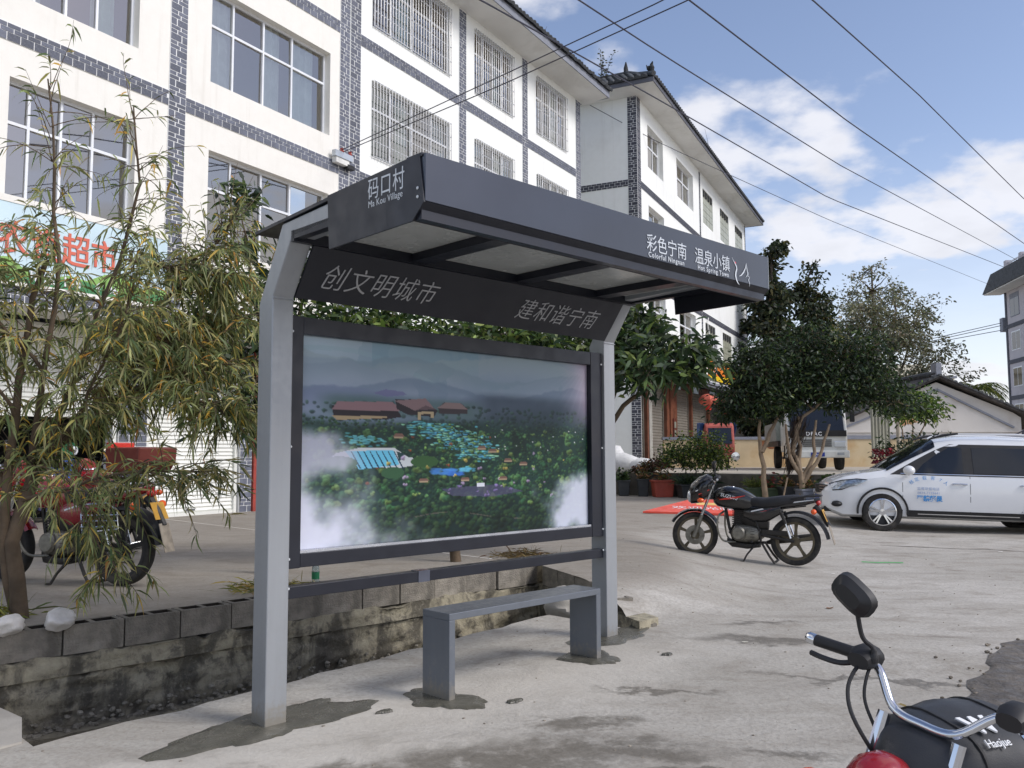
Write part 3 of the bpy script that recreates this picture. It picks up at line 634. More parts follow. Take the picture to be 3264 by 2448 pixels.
# shop front below
for u0, u1, z0 in ((.5,4.2,1.0), (5.0,7.0,1.0), (8.6,11.2,2.35), (11.7,14.6,1.9), (15.2,19.2,1.9)):
    shutter(FB, u0, u1, z0, 4.4, 1.28, m_shutg, .12)
for u0, u1 in ((4.3,4.5), (7.1,7.5), (11.25,11.5), (14.7,15.0), (19.3,19.62), (.0,.4)): MB().box(u0, u1, 1.1, 1.6, .95, 4.75).build('column', m_brown, FB)
MB().box(4.52, 4.9, 1.08, 1.6, .95, 4.75).build('tiled_pier', mat('grey_tile', rgb(170,168,160), .4, var=.12), FB)
MB().box(7.52, 8.55, 1.05, 1.6, .95, 4.75).build('pier', m_brown, FB)
pd = MB(); pd.box(7.8, 8.2, 1.0, 1.045, 1.0, 3.0); PD = pd.build('notice_frame', mat('dark_wood', rgb(96,50,40), .5), FB)
for i in range(5): MB().box(7.86, 8.14, .985, .998, 1.15+i*.36, 1.42+i*.36).build('panel', m_scl if i > 2 else m_redc, PD)
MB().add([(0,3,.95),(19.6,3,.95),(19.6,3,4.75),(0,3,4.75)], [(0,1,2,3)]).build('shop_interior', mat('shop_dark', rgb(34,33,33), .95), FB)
MB().box(8.7, 9.6, 1.6, 1.64, 1.0, 2.3).build('inner_panel', m_white, FB)
MB().box(-.02, 19.7, -.06, -.002, 4.5, 4.74).box(-.06, 19.7, -.14, -.061, 4.6, 4.68).box(-.02,19.7,-.02,1.19,4.745,4.749).build('cornice', m_fascia, FB)
# raised pavement in front of the far block
m_ledge = mat('ledge_concrete', rgb(176,168,154), .85, var=.12, scale=.8, bump=.004, bscale=30, dirt=rgb(140,130,116), dirta=.5, dscale=.8)
m_lface = mat('ledge_face', rgb(92,88,80), .95, var=.3, scale=2, bump=.01, bscale=16, dirt=rgb(52,50,46), dirta=.8, dscale=1.6)
LP = [(1.6,25.6), (3.69,23.8), (6.9,21.05), (8.6,20.4), (42,20.4), (140,60), (140,220), (-30,220), (1.2,40)]
LPb = MB(); k = len(LP); LPb.add([(*p, .95) for p in LP], [tuple(range(k))], 0); LPb.add([(*p, -.1) for p in LP]+[(*p, .95) for p in LP], [(i, (i+1) % k, k+(i+1) % k, k+i) for i in range(k)], 1)
struct(LPb.build('pavement', [m_ledge, m_lface])); 
# ================================================================ bus shelter
SH = thing('bus_shelter', 'grey steel bus shelter with dark canopy and large landscape poster', 'bus shelter', (SO[0], SO[1], 0), math.pi/2-SA)
def post_mat(name, col):
    m, t, b = nodes(name); ob = nn(t, 'ShaderNodeTexCoord').outputs['Object']; sp = nn(t, 'ShaderNodeSeparateXYZ'); t.links.new(ob, sp.inputs[0])
    mp = nn(t, 'ShaderNodeMapping', {'Scale': (14, 14, .9)}); t.links.new(ob, mp.inputs[0]); stk = noise(t, mp.outputs[0], 1.0, 5, .6); n2 = noise(t, ob, 26, 5, .65)
    c = mixc(t, ramp(t, stk, .35, .7, 0, .22), col, tuple(x*.72 for x in col))
    c = mixc(t, ramp(t, noise(t, ob, 160, 2), .70, .76, 0, .5), c, rgb(92,92,92))
    spl = fmath(t, 'MULTIPLY', ramp(t, fmath(t, 'ADD', sp.outputs[2], fmath(t, 'MULTIPLY', n2, -.22)), .05, -.09), .9)
    c = mixc(t, spl, c, rgb(140,135,124)); c = mixc(t, fmath(t, 'MULTIPLY', ramp(t, sp.outputs[2], .5, .0), fmath(t, 'MULTIPLY', ramp(t, n2, .5, .7), .35)), c, rgb(150,146,136))
    t.links.new(c, b.inputs['Base Color']); t.links.new(ramp(t, n2, .3, .7, .32, .48), b.inputs['Roughness']); b.inputs['Metallic'].default_value = .35; b.inputs['Coat Weight'].default_value = .12
    bp = nn(t, 'ShaderNodeBump', {'Strength': .6, 'Distance': .0015, 'Height': noise(t, ob, 9, 4)}); t.links.new(bp.outputs[0], b.inputs['Normal']); MATS[name] = m; return m
m_post = post_mat('silver_paint', rgb(156,160,164))
def fascia_mat():
    m, t, b = nodes('charcoal_gloss'); ob = nn(t, 'ShaderNodeTexCoord').outputs['Object']
    t.links.new(mixc(t, ramp(t, noise(t, ob, 1.2, 4), .3, .7), rgb(52,56,65), rgb(60,65,75)), b.inputs['Base Color'])
    b.inputs['Roughness'].default_value = .34; b.inputs['Metallic'].default_value = .45; b.inputs['Coat Weight'].default_value = .5; b.inputs['Coat Roughness'].default_value = .12
    bp = nn(t, 'ShaderNodeBump', {'Strength': 1., 'Distance': .006, 'Height': noise(t, ob, 2.2, 2)}); t.links.new(bp.outputs[0], b.inputs['Normal']); return m
m_char = fascia_mat(); MATS['charcoal_gloss'] = m_char
m_navy = mat('dark_frame_paint', rgb(30,33,43), .42, metal=.2, var=.06, coat=.1)
m_ink = mat('silver_lettering', rgb(205,210,214), .35, metal=.2, var=.02)
m_inkd = mat('grey_lettering', rgb(176,178,182), .4, metal=.2, var=.03)
prof = [(0,0),(.15,0),(.15,2.30),(-.09,2.715),(-.56,2.735),(-1.28,2.765),(-1.28,2.65),(-.56,2.635),(-.19,2.625),(0,2.33)]
for t0 in (0, 2.85):
    p = MB().prism(prof, t0, t0+.13, 'yz'); p.build('post', m_post, SH, bevel=.006)
rs = MB(); rs.prism([(.19,2.705),(-1.325,2.782),(-1.325,2.80),(.19,2.722)], -.012, 2.992, 'yz'); rs.build('roof_sheet', m_navy, SH)
MB().box(-.006, 2.986, -1.345, -1.315, 2.575, 2.795).build('front_fascia', m_char, SH, bevel=.002)
MB().prism([(-1.344,2.572),(-1.262,2.497),(-1.245,2.51),(-1.33,2.585)], -.004, 2.984, 'yz').build('fascia_return', m_navy, SH)
for t0 in (-.013, 2.983):
    MB().prism([(-.56,2.768),(-1.312,2.795),(-1.343,2.57),(-1.262,2.498),(-.58,2.488)], t0, t0+.010, 'yz').build('side_panel', m_navy, SH)
for x0, x1 in ((.0,.05), (.80,.92), (1.68,1.80), (2.50,2.62), (2.93,2.982)):
    MB().box(x0, x1, -1.31, -.20, 2.612, 2.658).build('soffit_rib', m_navy, SH)
MB().box(.0, 2.982, -.215, -.185, 2.60, 2.66).build('soffit_rail', m_navy, SH); MB().box(.0, 2.982, -1.312, -1.26, 2.50, 2.57).build('soffit_rail', m_navy, SH)
m_sof = mat('soffit_panel', rgb(190,193,190), .25, var=.08, scale=1.5, coat=.25)
for x0, x1 in ((.05,.80), (.92,1.68), (1.80,2.50), (2.62,2.93)):
    MB().box(x0+.001, x1-.001, -1.308, -.217, 2.660, 2.668).build('soffit_panel', m_sof, SH)
nb = MB().prism([(.006,2.34),(-.185,2.605),(-.2,2.598),(-.009,2.333)], .132, 2.848, 'yz').build('name_board', m_navy, SH)
bd = Vector((0, -.191, .265)).normalized(); bn = Vector((0, -bd.z, bd.y))
def on_board(t, h): return frame((t, -.009+bd.y*h+bn.y*.002, 2.333+bd.z*h+bn.z*.002), (1,0,0), bd)
text('lettering', '创文明城市', .172, m_inkd, nb, on_board(.24, .095), shear=.25, xs=.93, weight=-.0015, space=1.1)
text('lettering', '建和谐宁南', .172, m_inkd, nb, on_board(1.80, .095), shear=.25, xs=.93, weight=-.0015, space=1.1)
# poster case
fr = MB(); fr.box(.135, .215, .03, .12, .826, 2.24); fr.box(2.765, 2.845, .03, .12, .826, 2.24); FRM = fr
for nm, a in (('frame_stile', (.135,.213,.025,.12,.826,2.24)), ('frame_stile', (2.72,2.846,.025,.12,.826,2.24)), ('frame_rail', (.214,2.719,.027,.12,2.14,2.238)), ('frame_rail', (.214,2.719,.027,.12,.828,.905)), ('lower_rail', (.131,2.849,.03,.10,.662,.728))):
    MB().box(*a).build(nm, m_navy, SH, bevel=.003)
MB().box(.215, 2.718, .034, .06, .906, .921).build('silver_strip', mat('bright_aluminium', rgb(200,204,212), .25, metal=.7, var=.05), SH)
MB().box(.214, 2.719, .075, .115, .90, 2.145).build('poster_back', m_navy, SH)
# the printed poster: colours painted per vertex on a flat sheet
PW, PH = 500, 246
def paint():
    r = np.random.default_rng(5); u, v = np.meshgrid(np.linspace(0, 1, PW), np.linspace(0, 1, PH))
    def fb(sc, seed, oct=5):
        g = np.random.default_rng(seed); out = np.zeros_like(u); a = 1; tot = 0
        for o in range(oct):
            k = int(sc*2**o)+2; ky = max(3, k//2); G = g.random((ky+2, k+2)); x = u*k; y = v*ky; xi = x.astype(int); yi = y.astype(int); fx = x-xi; fy = y-yi
            fx = fx*fx*(3-2*fx); fy = fy*fy*(3-2*fy)
            out += a*((G[yi, xi]*(1-fx)+G[yi, xi+1]*fx)*(1-fy)+(G[yi+1, xi]*(1-fx)+G[yi+1, xi+1]*fx)*fy); tot += a; a *= .55
        return out/tot
    C = np.zeros((PH, PW, 3))
    def put(m, c, a=1.0):
        m = (np.clip(m, 0, 1)*a)[..., None]; C[:] = C*(1-m)+np.array(c)/255*m
    def sm(x, a, b): t = np.clip((x-a)/(b-a), 0, 1); return t*t*(3-2*t)
    n1, n2, n3 = fb(3, 1), fb(7, 2), fb(24, 3)
    put(np.ones_like(u), (140,158,170)); put(sm(u, .5, -.05), (176,194,206), .9); put(sm(v+.2*n1, .12, .42), (120,138,162), .7); put(n2 > .56, (112,140,160), .25)
    put(np.abs(v-.06-.28*u+.05*np.sin(9*u)) < .012, (150,176,186), .5); put(sm(.16-.12*np.abs(u-.32)-v, -.02, .04)*(u > .2)*(u < .55), (118,150,166), .5)
    for k_, (y0_, am, fr_, ph_, c_) in enumerate(((.05,.05,3.1,.4,(150,166,172)),(.10,.045,4.3,2.0,(126,146,158)),(.15,.05,3.6,4.1,(138,154,170)),(.20,.035,5.2,1.1,(108,126,146)),(.25,.03,6.3,3.0,(120,132,158)))):
        yl = y0_+am*np.sin(fr_*u*2+ph_)+.05*(n2-.5)+.03*(n3-.5); put(sm(v, yl, yl+.012)*sm(v, yl+.14, yl+.02), c_, .6); put(sm(v, yl+.02, yl+.10)*sm(v, yl+.2, yl+.1)*(n1 > .35), (164,172,188), .22)
    fl = .36+.03*np.sin(6*u)-.05*sm(u, .45, .8)+.05*(n1-.5)+.02*sm(u, .3, 0)
    F = sm(v, fl-.03, fl+.05); g = n3[..., None]; C[:] = C*(1-F[..., None])+F[..., None]*(np.array([24,44,38])/255*(.55+1.0*g)+np.array([6,8,10])/255)
    put(sm(v, .28, .5)*(1-sm(v, .45, .75))*sm(u, .1, -.02), (110,140,140), .5)
    put(F*sm(v, .62, 1.0), (16,24,26), .4)
    put(sm(v, .22, .30)*sm(v, .42, .32)*(.4+n2), (126,136,166), .5)
    def stamp(x, y, rx, ry, c, a=.9, sh=.5):
        x0, x1 = int(max(0, (x-rx)*PW)), int(min(PW, (x+rx)*PW+2)); y0, y1 = int(max(0, (y-ry)*PH)), int(min(PH, (y+ry)*PH+2))
        if x1 <= x0 or y1 <= y0: return
        uu, vv = u[y0:y1, x0:x1], v[y0:y1, x0:x1]; dx_, dy_ = (uu-x)/rx, (vv-y)/ry; d = dx_**2+dy_**2; m = np.clip(1.5*(1-d), 0, 1)[..., None]*a
        k_ = np.clip(1-sh*(.45*dx_+.75*dy_), .25, 1.7)[..., None]*(.8+.45*n3[y0:y1, x0:x1, None]); C[y0:y1, x0:x1] = C[y0:y1, x0:x1]*(1-m)+m*np.clip(np.array(c)/255*k_, 0, 1)
    def clump(x, y, rad, c, n=8, a=.9):
        for _ in range(n):
            an = r.uniform(0, 6.28); q_ = rad*r.uniform(0, .75); b_ = r.uniform(.8, 1.2); stamp(x+q_*math.cos(an), y+q_*1.5*math.sin(an)*.8, rad*.5, rad*.8, [cc_*b_ for cc_ in c], a, .7)
    ys = np.sort(.38+.62*r.random(3000))
    for y in ys:
        x = r.random(); far_ = (y-.38)/.6; rad = r.uniform(.004, .009)*(.6+.9*far_); g_ = r.choice(4, p=[.4,.3,.2,.1]); c = [(40,66,48),(30,52,42),(54,84,54),(70,96,62)][g_]; dk = 1-.45*max(0, (y-.72)/.28)-.35*max(0, x-.6)*(1-far_)
        stamp(x, y, rad, rad*1.5, [k*dk for k in c], .85, .7)
    for y in np.sort(r.uniform(.43, .86, 210)):
        x = r.uniform(.02, .98)
        if y > .80 and r.random() < .6: continue
        clump(x, y, r.uniform(.009, .019)*(.6+.5*y), [(52,88,56),(70,102,64),(42,74,52),(84,108,62)][r.integers(4)], 7, .75)
    def poly(pts, c, a=1.0):
        x, y = u, v; ins = np.zeros_like(u, bool); k = len(pts)
        for i in range(k):
            (x1, y1), (x2, y2) = pts[i], pts[(i+1) % k]
            cnd = ((y1 > y) != (y2 > y)) & (x < (x2-x1)*(y-y1)/((y2-y1) or 1e-9)+x1); ins ^= cnd
        put(ins.astype(float), c, a); return ins
    put(sm(v, .2, .26)*sm(v, .46, .34)*sm(u, .48, .62)*(.6+.5*n2), (58,72,84), .85); put(sm(v, .40, .34)*sm(v, .24, .3)*sm(u, .02, .1)*sm(u, .6, .5)*(.5+.5*n2), (64,92,84), .8)
    for _ in range(260): stamp(r.uniform(0, 1), r.uniform(.30, .42), r.uniform(.005, .011), r.uniform(.007, .014), [(40,62,56),(50,78,62),(34,52,52)][r.integers(3)], .6, .6)
    # hotel roofs
    poly([(0.087,0.325),(0.275,0.330),(0.291,0.370),(0.245,0.385),(0.092,0.380)], (44,40,46)); poly([(0.102,0.305),(0.260,0.295),(0.291,0.330),(0.281,0.342),(0.087,0.345)], (140,112,116))
    poly([(0.270,0.280),(0.357,0.275),(0.383,0.305),(0.408,0.330),(0.393,0.365),(0.306,0.355),(0.275,0.330)], (46,42,48)); poly([(0.267,0.288),(0.367,0.268),(0.393,0.315),(0.332,0.335)], (132,110,112)); poly([(0.337,0.332),(0.367,0.305),(0.403,0.322)], (96,80,84))
    poly([(0.342,0.340),(0.393,0.335),(0.393,0.370),(0.383,0.370),(0.383,0.348),(0.352,0.352),(0.352,0.380),(0.342,0.380)], (178,160,128)); poly([(0.408,0.315),(0.428,0.285),(0.484,0.282),(0.510,0.310),(0.510,0.342),(0.413,0.345)], (60,54,58)); poly([(0.403,0.318),(0.433,0.285),(0.484,0.282),(0.510,0.315)], (132,114,112)); poly([(0.087,0.375),(0.245,0.368),(0.245,0.378),(0.102,0.395)], (170,150,118))
    poly([(0.204,0.255),(0.240,0.232),(0.296,0.240),(0.306,0.255),(0.245,0.270)], (112,112,150), .8)
    # terraced lotus pools
    for _ in range(620):
        t_ = r.random(); x, y = .365+.22*t_+r.normal(0, .04), .405+.16*t_+r.normal(0, .026)
        if abs(x-.365-.20*t_) > .075 or y < .395: continue
        c = [(96,178,190),(126,200,196),(70,140,150),(150,206,170),(90,168,206),(86,130,96)][r.integers(6)]; stamp(x, y, r.uniform(.007, .014), r.uniform(.004, .007), (24,50,52), .7, 0); stamp(x, y-.003, r.uniform(.007, .013), r.uniform(.003, .006), c, .95, .3)
    for _ in range(60): stamp(r.normal(.18, .03), r.normal(.49, .014), .008, .005, [(110,186,190),(80,150,160)][r.integers(2)], .85, .2)
    for x, y, a_, b_, c in ((.43,.655,.05,.018,(74,134,206)),(.47,.665,.03,.012,(60,110,190)),(.51,.645,.03,.012,(96,176,206))):
        for _ in range(26): stamp(x+r.uniform(-a_, a_)*.8, y+r.uniform(-b_, b_)*.8, a_*.3, b_*.5, c, .7, .1)
    for _ in range(90): clump(r.uniform(.34, .60), r.uniform(.40, .62), r.uniform(.005, .009), [(58,96,58),(96,128,70),(40,70,48)][r.integers(3)], 4)
    # swimming pool with lanes
    poly([(.07,.60),(.10,.555),(.16,.53),(.27,.53),(.31,.575),(.345,.585),(.325,.62),(.27,.635),(.19,.615),(.12,.60)], (206,212,214)); poly([(.125,.545),(.265,.54),(.285,.615),(.165,.635)], (112,196,226))
    for i in range(8): a = .14+i*.018; poly([(a,.545),(a+.003,.545),(a+.032,.632),(a+.027,.632)], (30,60,84))
    poly([(.275,.545),(.30,.56),(.285,.60)], (40,66,70)); put(((u-.11)/.05)**2+((v-.605)/.035)**2 < 1, (52,86,60)); put(((u-.265)/.035)**2+((v-.655)/.03)**2 < 1, (58,94,66)); put(((u-.365)/.045)**2+((v-.60)/.03)**2 < 1, (56,90,54))
    poly([(.42,.745),(.62,.73),(.72,.775),(.60,.80),(.46,.785)], (84,80,112), .7)
    for c, n, bx in (((150,134,160),15,(.28,.85,.50,.82)), ((170,152,84),7,(.25,.95,.45,.78)), ((120,66,50),7,(.15,.75,.46,.72)), ((110,98,140),10,(.42,.68,.72,.79)), ((116,136,78),12,(.33,.8,.55,.8))):
        for _ in range(n): clump(r.uniform(bx[0], bx[1]), r.uniform(bx[2], bx[3]), r.uniform(.005, .012), c, 5, .75)
    for _ in range(14): stamp(r.uniform(.55, .98), r.uniform(.40, .54), .003, .004, (226,230,236), .9, 0)
    poly([(.545,.722),(.572,.722),(.572,.742),(.545,.742)], (224,228,236))
    for x, y in ((.56,.53),(.60,.545),(.66,.60),(.72,.62),(.50,.70),(.36,.70),(.64,.70),(.28,.47)):
        poly([(x-.016,y),(x-.008,y-.014),(x+.012,y-.014),(x+.02,y)], (120,92,82)); poly([(x-.013,y),(x+.016,y),(x+.016,y+.008),(x-.013,y+.008)], (170,150,124))
    # mists and rays
    put(sm(n1+.5*n2-1.6*np.hypot(u*1.5, (v-.93)*1.1), .05, .5), (222,224,240), .95); put(sm(n2+.4*n1-2.2*np.hypot((u-1.0)*1.3, (v-.87)*1.2), .15, .6), (206,210,226), .9)
    put(sm(n2+.3-3.5*np.hypot(u*1.0, (v-.55)*1.5), .1, .6), (206,206,222), .85); put(sm(u, .86, 1.02)*sm(v, .5, .2)*(.5+.6*n2), (206,176,196), .75)
    ray = np.sin(34*np.arctan2(v+.05, 1.02-u)+1)**8; put(ray*sm(u, .80, 1.0)*sm(v, .42, .05), (190,196,206), .18)
    put((np.abs(v-.90-.03*np.sin(11*u)) < .003)*(n3 > .5)*(u > .3)*(u < .75), (120,104,96), .5)
    return np.clip(C, 0, 1)
pc = paint(); pc = np.clip(pc.mean(-1, keepdims=True)+(pc-pc.mean(-1, keepdims=True))*1.05, 0, 1)**.97; pl_ = np.where(pc <= .04045, pc/12.92, ((pc+.055)/1.055)**2.4)
me = bpy.data.meshes.new('poster'); X, Z = np.meshgrid(np.linspace(.214, 2.719, PW), np.linspace(2.141, .921, PH)); co = np.stack([X, np.full_like(X, .068), Z], -1).reshape(-1, 3)
idx = np.arange(PW*PH).reshape(PH, PW); q4 = np.stack([idx[:-1,:-1], idx[1:,:-1], idx[1:,1:], idx[:-1,1:]], -1).reshape(-1, 4)
me.vertices.add(len(co)); me.vertices.foreach_set('co', co.ravel()); me.loops.add(q4.size); me.loops.foreach_set('vertex_index', q4.ravel().astype(np.int32)); me.polygons.add(len(q4)); me.polygons.foreach_set('loop_start', (np.arange(len(q4))*4).astype(np.int32)); me.polygons.foreach_set('loop_total', np.full(len(q4), 4, np.int32)); me.update()
ca = me.color_attributes.new('col', 'FLOAT_COLOR', 'POINT'); ca.data.foreach_set('color', np.concatenate([pl_.reshape(-1, 3), np.ones((PW*PH, 1))], 1).ravel().astype(np.float32))
me.materials.append(mat('poster_print', None, .5, attr='col', coat=.06, rv=0, spec=.25)); PO = link('poster', me, SH); PO['label'] = 'printed aerial view of a misty valley resort with pool and gardens'
# lettering on the canopy
ff = lambda t, z: frame((t, -1.3475, z), (1,0,0), (0,0,1))
text('lettering', '彩色宁南', .108, m_ink, SH, ff(1.61, 2.628), xs=.93, extrude=.001); text('lettering', '温泉小镇', .108, m_ink, SH, ff(2.095, 2.628), xs=.93, extrude=.001)
text('lettering', 'Colorful Ningnan', .042, m_ink, SH, ff(1.625, 2.584), xs=1.0, extrude=.001, space=1.2, weight=.0006); text('lettering', 'Hot Spring Town', .042, m_ink, SH, ff(2.125, 2.584), xs=1.0, extrude=.001, space=1.2, weight=.0006)
def stroke(pts, ws_, m, nm):
    b = MB()
    for i, (p, w) in enumerate(zip(pts, ws_)):
        a = pts[max(i-1, 0)]; c = pts[min(i+1, len(pts)-1)]; d = Vector((c[0]-a[0], c[1]-a[1])).normalized(); n = Vector((-d.y, d.x))*w/2
        b.v += [(p[0]+n.x, -1.3485, p[1]+n.y), (p[0]-n.x, -1.3485, p[1]-n.y)]
    b.f = [(2*i, 2*i+1, 2*i+3, 2*i+2) for i in range(len(pts)-1)]; b.m = [0]*len(b.f); return b.build(nm, m, SH)
stroke([(2.522,2.722),(2.54,2.702),(2.558,2.685),(2.575,2.668),(2.578,2.65),(2.566,2.628),(2.562,2.605),(2.572,2.58),(2.588,2.562),(2.606,2.552)], [.001,.004,.008,.011,.012,.014,.015,.013,.008,.001], m_ink, 'crane_emblem')
stroke([(2.602,2.607),(2.63,2.618),(2.662,2.643),(2.684,2.672),(2.697,2.708)], [.001,.008,.011,.009,.002], m_ink, 'crane_emblem'); stroke([(2.697,2.708),(2.704,2.672),(2.712,2.642),(2.718,2.625)], [.002,.008,.007,.002], m_ink, 'crane_emblem')
stroke([(2.685,2.612),(2.706,2.628),(2.722,2.652),(2.716,2.622),(2.738,2.622),(2.722,2.60),(2.736,2.575),(2.728,2.555)], [.001,.006,.005,.007,.003,.007,.005,.001], m_ink, 'crane_emblem')
stroke([(2.552,2.693),(2.562,2.694),(2.570,2.686)], [.004,.009,.004], mat('red_print', rgb(220,50,70), .4), 'crane_emblem')
fl_ = lambda s, z: frame((-.0142, s, z), (0,-1,0), (0,-.034,1))
text('lettering', '码口村', .115, m_ink, SH, fl_(-.915, 2.672), xs=.8, extrude=.0006, space=1.15); text('lettering', 'Ma Kou Village', .046, m_ink, SH, fl_(-.92, 2.627), xs=.92, extrude=.0006, space=1.05)
for s_, z_ in ((-1.30, 2.64), (-1.30,2.60)): MB().ell((-.015, s_, z_), (.004,.008,.008), 8, 5).build('bolt', m_ink, SH, smooth=True)
MB().box(1.05,1.14,.026,.103,.66,.7305).build('tape', mat('clear_tape', rgb(80,84,96), .2, coat=.4), SH)
MB().box(.0, .2, -1.28, -1.2, 2.796, 2.806).build('roof_clip', m_navy, SH)
MB().box(2.986, 2.992, -1.346, -1.316, 2.574, 2.796).build('end_trim', m_post, SH)
for t0 in (0, 2.85):
    for z_, s0, s1 in ((2.318,-.003,.0),(2.60,-.176,-.172)): MB().tube([(t0-.0015,s0,z_),(t0+.1315,s0,z_)], .0032, 6).build('weld_seam', m_post, SH)
    for z_ in (.72,.88,1.5,2.15): MB().lathe([(0,-.006),(.006,-.006),(.008,-.003),(.008,0)], 8, (t0+.14 if t0 == 0 else t0-.01, .026 if False else .024, z_), 'y').build('bolt', m_ink, SH)
# ---------------------------------------------------------------- bench
BN = thing('bench', 'low grey steel bench under the shelter canopy', 'bench', pt(.975, -.36, 0), math.pi/2-SA)
m_bench = post_mat('bench_grey_paint', rgb(112,118,126))
m_bench2 = m_bench
MB().box(0, 1.37, 0, .25, .485, .525).build('seat', m_bench, BN, bevel=.003)
MB().box(0, .045, .0006, .2494, -.02, .4846).build('leg', m_bench, BN, bevel=.003); MB().box(1.325, 1.37, .0006, .2494, -.0, .4846).build('leg', m_bench, BN, bevel=.003)
# ---------------------------------------------------------------- fresh mortar round the feet
m_wet = mat('wet_mortar', rgb(84,82,73), .34, var=.16, scale=6, bump=.004, bscale=40, dirt=rgb(104,101,90), dirta=.6, dscale=4, rv=.14)
def patch(t0, s0, rt, rs_, seed, lab, stretch=None):
    r = random.Random(seed); b = MB(); n = 84; c = pt(t0, s0, 0); rings = [0, .4, .75, .93, 1.0]
    ph = [r.uniform(0, 6.28) for _ in range(6)]
    for k_, q in enumerate(rings[1:]):
        for i in range(n):
            a = 2*math.pi*i/n; w = 1+.14*math.sin(2*a+ph[0])+.12*math.sin(3*a+ph[1])+.07*math.sin(5*a+ph[4])+.06*math.sin(7*a+ph[2])+.04*math.sin(13*a+ph[3])+.035*r.uniform(-1, 1)
            dt, ds_ = rt*w*math.cos(a), rs_*w*math.sin(a)
            if stretch: dt += stretch*max(0, math.sin(a))**2
            p = pt(t0+dt*q, s0+ds_*q, 0); z = gh(p[0], p[1])+[.014, .013, .011, .0][k_]*1.0+(.0 if k_ < 3 else .001); b.v.append((p[0]-c[0], p[1]-c[1], z))
    b.v.append((0, 0, gh(c[0], c[1])+.015)); e = len(b.v)-1
    b.f = [(i, (i+1) % n, e) for i in range(n)]+[(k_*n+i, (k_+1)*n+i, (k_+1)*n+(i+1) % n, k_*n+(i+1) % n) for k_ in range(3) for i in range(n)]; b.m = [0]*len(b.f)
    o = b.build('mortar_patch', m_wet, smooth=True, ang=80); o.location = (c[0], c[1], 0); return tag(o, lab, 'mortar', 'fresh mortar around the shelter feet')
patch(.06, .06, .55, .25, 3, 'wet mortar spread around the foot of the near left shelter post', .1)
for k_, (a_, c_, r_, lb) in enumerate(((.62,-.22,.045,'small splash of wet mortar between the near post and the bench'), (1.25,-.62,.05,'small splash of wet mortar in front of the near bench leg'), (2.75,-.62,.045,'small splash of wet mortar in front of the far bench leg'))): patch(a_, c_, r_, r_*.6, 40+k_, lb)
patch(2.93, .02, .36, .2, 4, 'wet mortar around the foot of the far right shelter post')
patch(1.0, -.27, .17, .26, 5, 'dark mortar around the near leg of the bench')
patch(2.33, -.27, .16, .24, 8, 'dark mortar around the far leg of the bench')
# ================================================================ vehicles
m_rub = mat('tyre_rubber', rgb(38,37,36), .85, var=.2, scale=8, dirt=rgb(96,90,80), dirta=.45, dscale=5)
m_rim = mat('bronze_wheel', rgb(92,84,68), .5, metal=.4, var=.2, scale=8)
m_rimd = mat('black_wheel', rgb(40,38,37), .5, metal=.3, var=.2)
m_chr = mat('chrome', rgb(210,213,218), .12, metal=1.0, var=.03, rv=.04)
m_alu = mat('engine_alloy', rgb(132,130,122), .45, metal=.7, var=.2, scale=12, dirt=rgb(70,64,56), dirta=.5, dscale=8)
m_blk = mat('black_plastic', rgb(30,30,32), .55, var=.15)
m_blkg = mat('black_gloss_paint', rgb(17,17,20), .22, var=.1, coat=.7, rv=.05)
m_redp = mat('red_gloss_paint', rgb(138,20,30), .25, var=.1, coat=.7, rv=.05)
m_seat = mat('seat_vinyl', rgb(32,33,37), .6, var=.1, bump=.0006, bscale=300)
m_org = mat('orange_lens', rgb(232,92,26), .2, var=.05, coat=.5)
m_redl = mat('red_lens', rgb(170,30,26), .2, var=.05, coat=.5)
m_lamp = mat('clear_lens', rgb(196,202,208), .12, var=.1, metal=.4, coat=.6)
m_mir = mat('mirror_glass', rgb(200,205,210), .04, metal=1.0, var=.02, rv=0)
m_plate = mat('yellow_plate', rgb(196,150,60), .5, var=.15, dirt=rgb(140,110,60), dirta=.5, dscale=20)
m_mud = mat('muddy_flap', rgb(138,130,118), .85, var=.25, scale=12)
m_wht = mat('white_sticker', rgb(226,228,230), .4, var=.03); m_red2 = mat('red_sticker', rgb(206,52,40), .4, var=.05)
m_frm = mat('frame_black', rgb(34,32,30), .55, var=.2, dirt=rgb(84,76,64), dirta=.4, dscale=9)
def spl(pts, n=28):
    p = np.array(pts, float); p = np.vstack([2*p[0]-p[1], p, 2*p[-1]-p[-2]]); k = len(p)-3; out = []
    for t_ in np.linspace(0, k, n):
        i = min(int(t_), k-1); f = t_-i; a, b_, c, d = p[i:i+4]; out.append(.5*((2*b_)+(-a+c)*f+(2*a-5*b_+4*c-d)*f*f+(-a+3*b_-3*c+d)*f**3))
    return [tuple(q_) for q_ in out]
def loft(b, secs, n=16, p=2.4, mi=0):
    vs = []
    for x, yc, zc, hw, hh in secs:
        for j in range(n):
            a = 2*math.pi*j/n; c, s_ = math.cos(a), math.sin(a)
            vs.append((x, yc+hw*math.copysign(abs(c)**(2/p), c), zc+hh*math.copysign(abs(s_)**(2/p), s_)))
    k = len(secs); fs = [(i*n+j, i*n+(j+1) % n, (i+1)*n+(j+1) % n, (i+1)*n+j) for i in range(k-1) for j in range(n)]
    fs += [tuple(range(n))[::-1], tuple((k-1)*n+j for j in range(n))]; return b.add(vs, fs, mi)
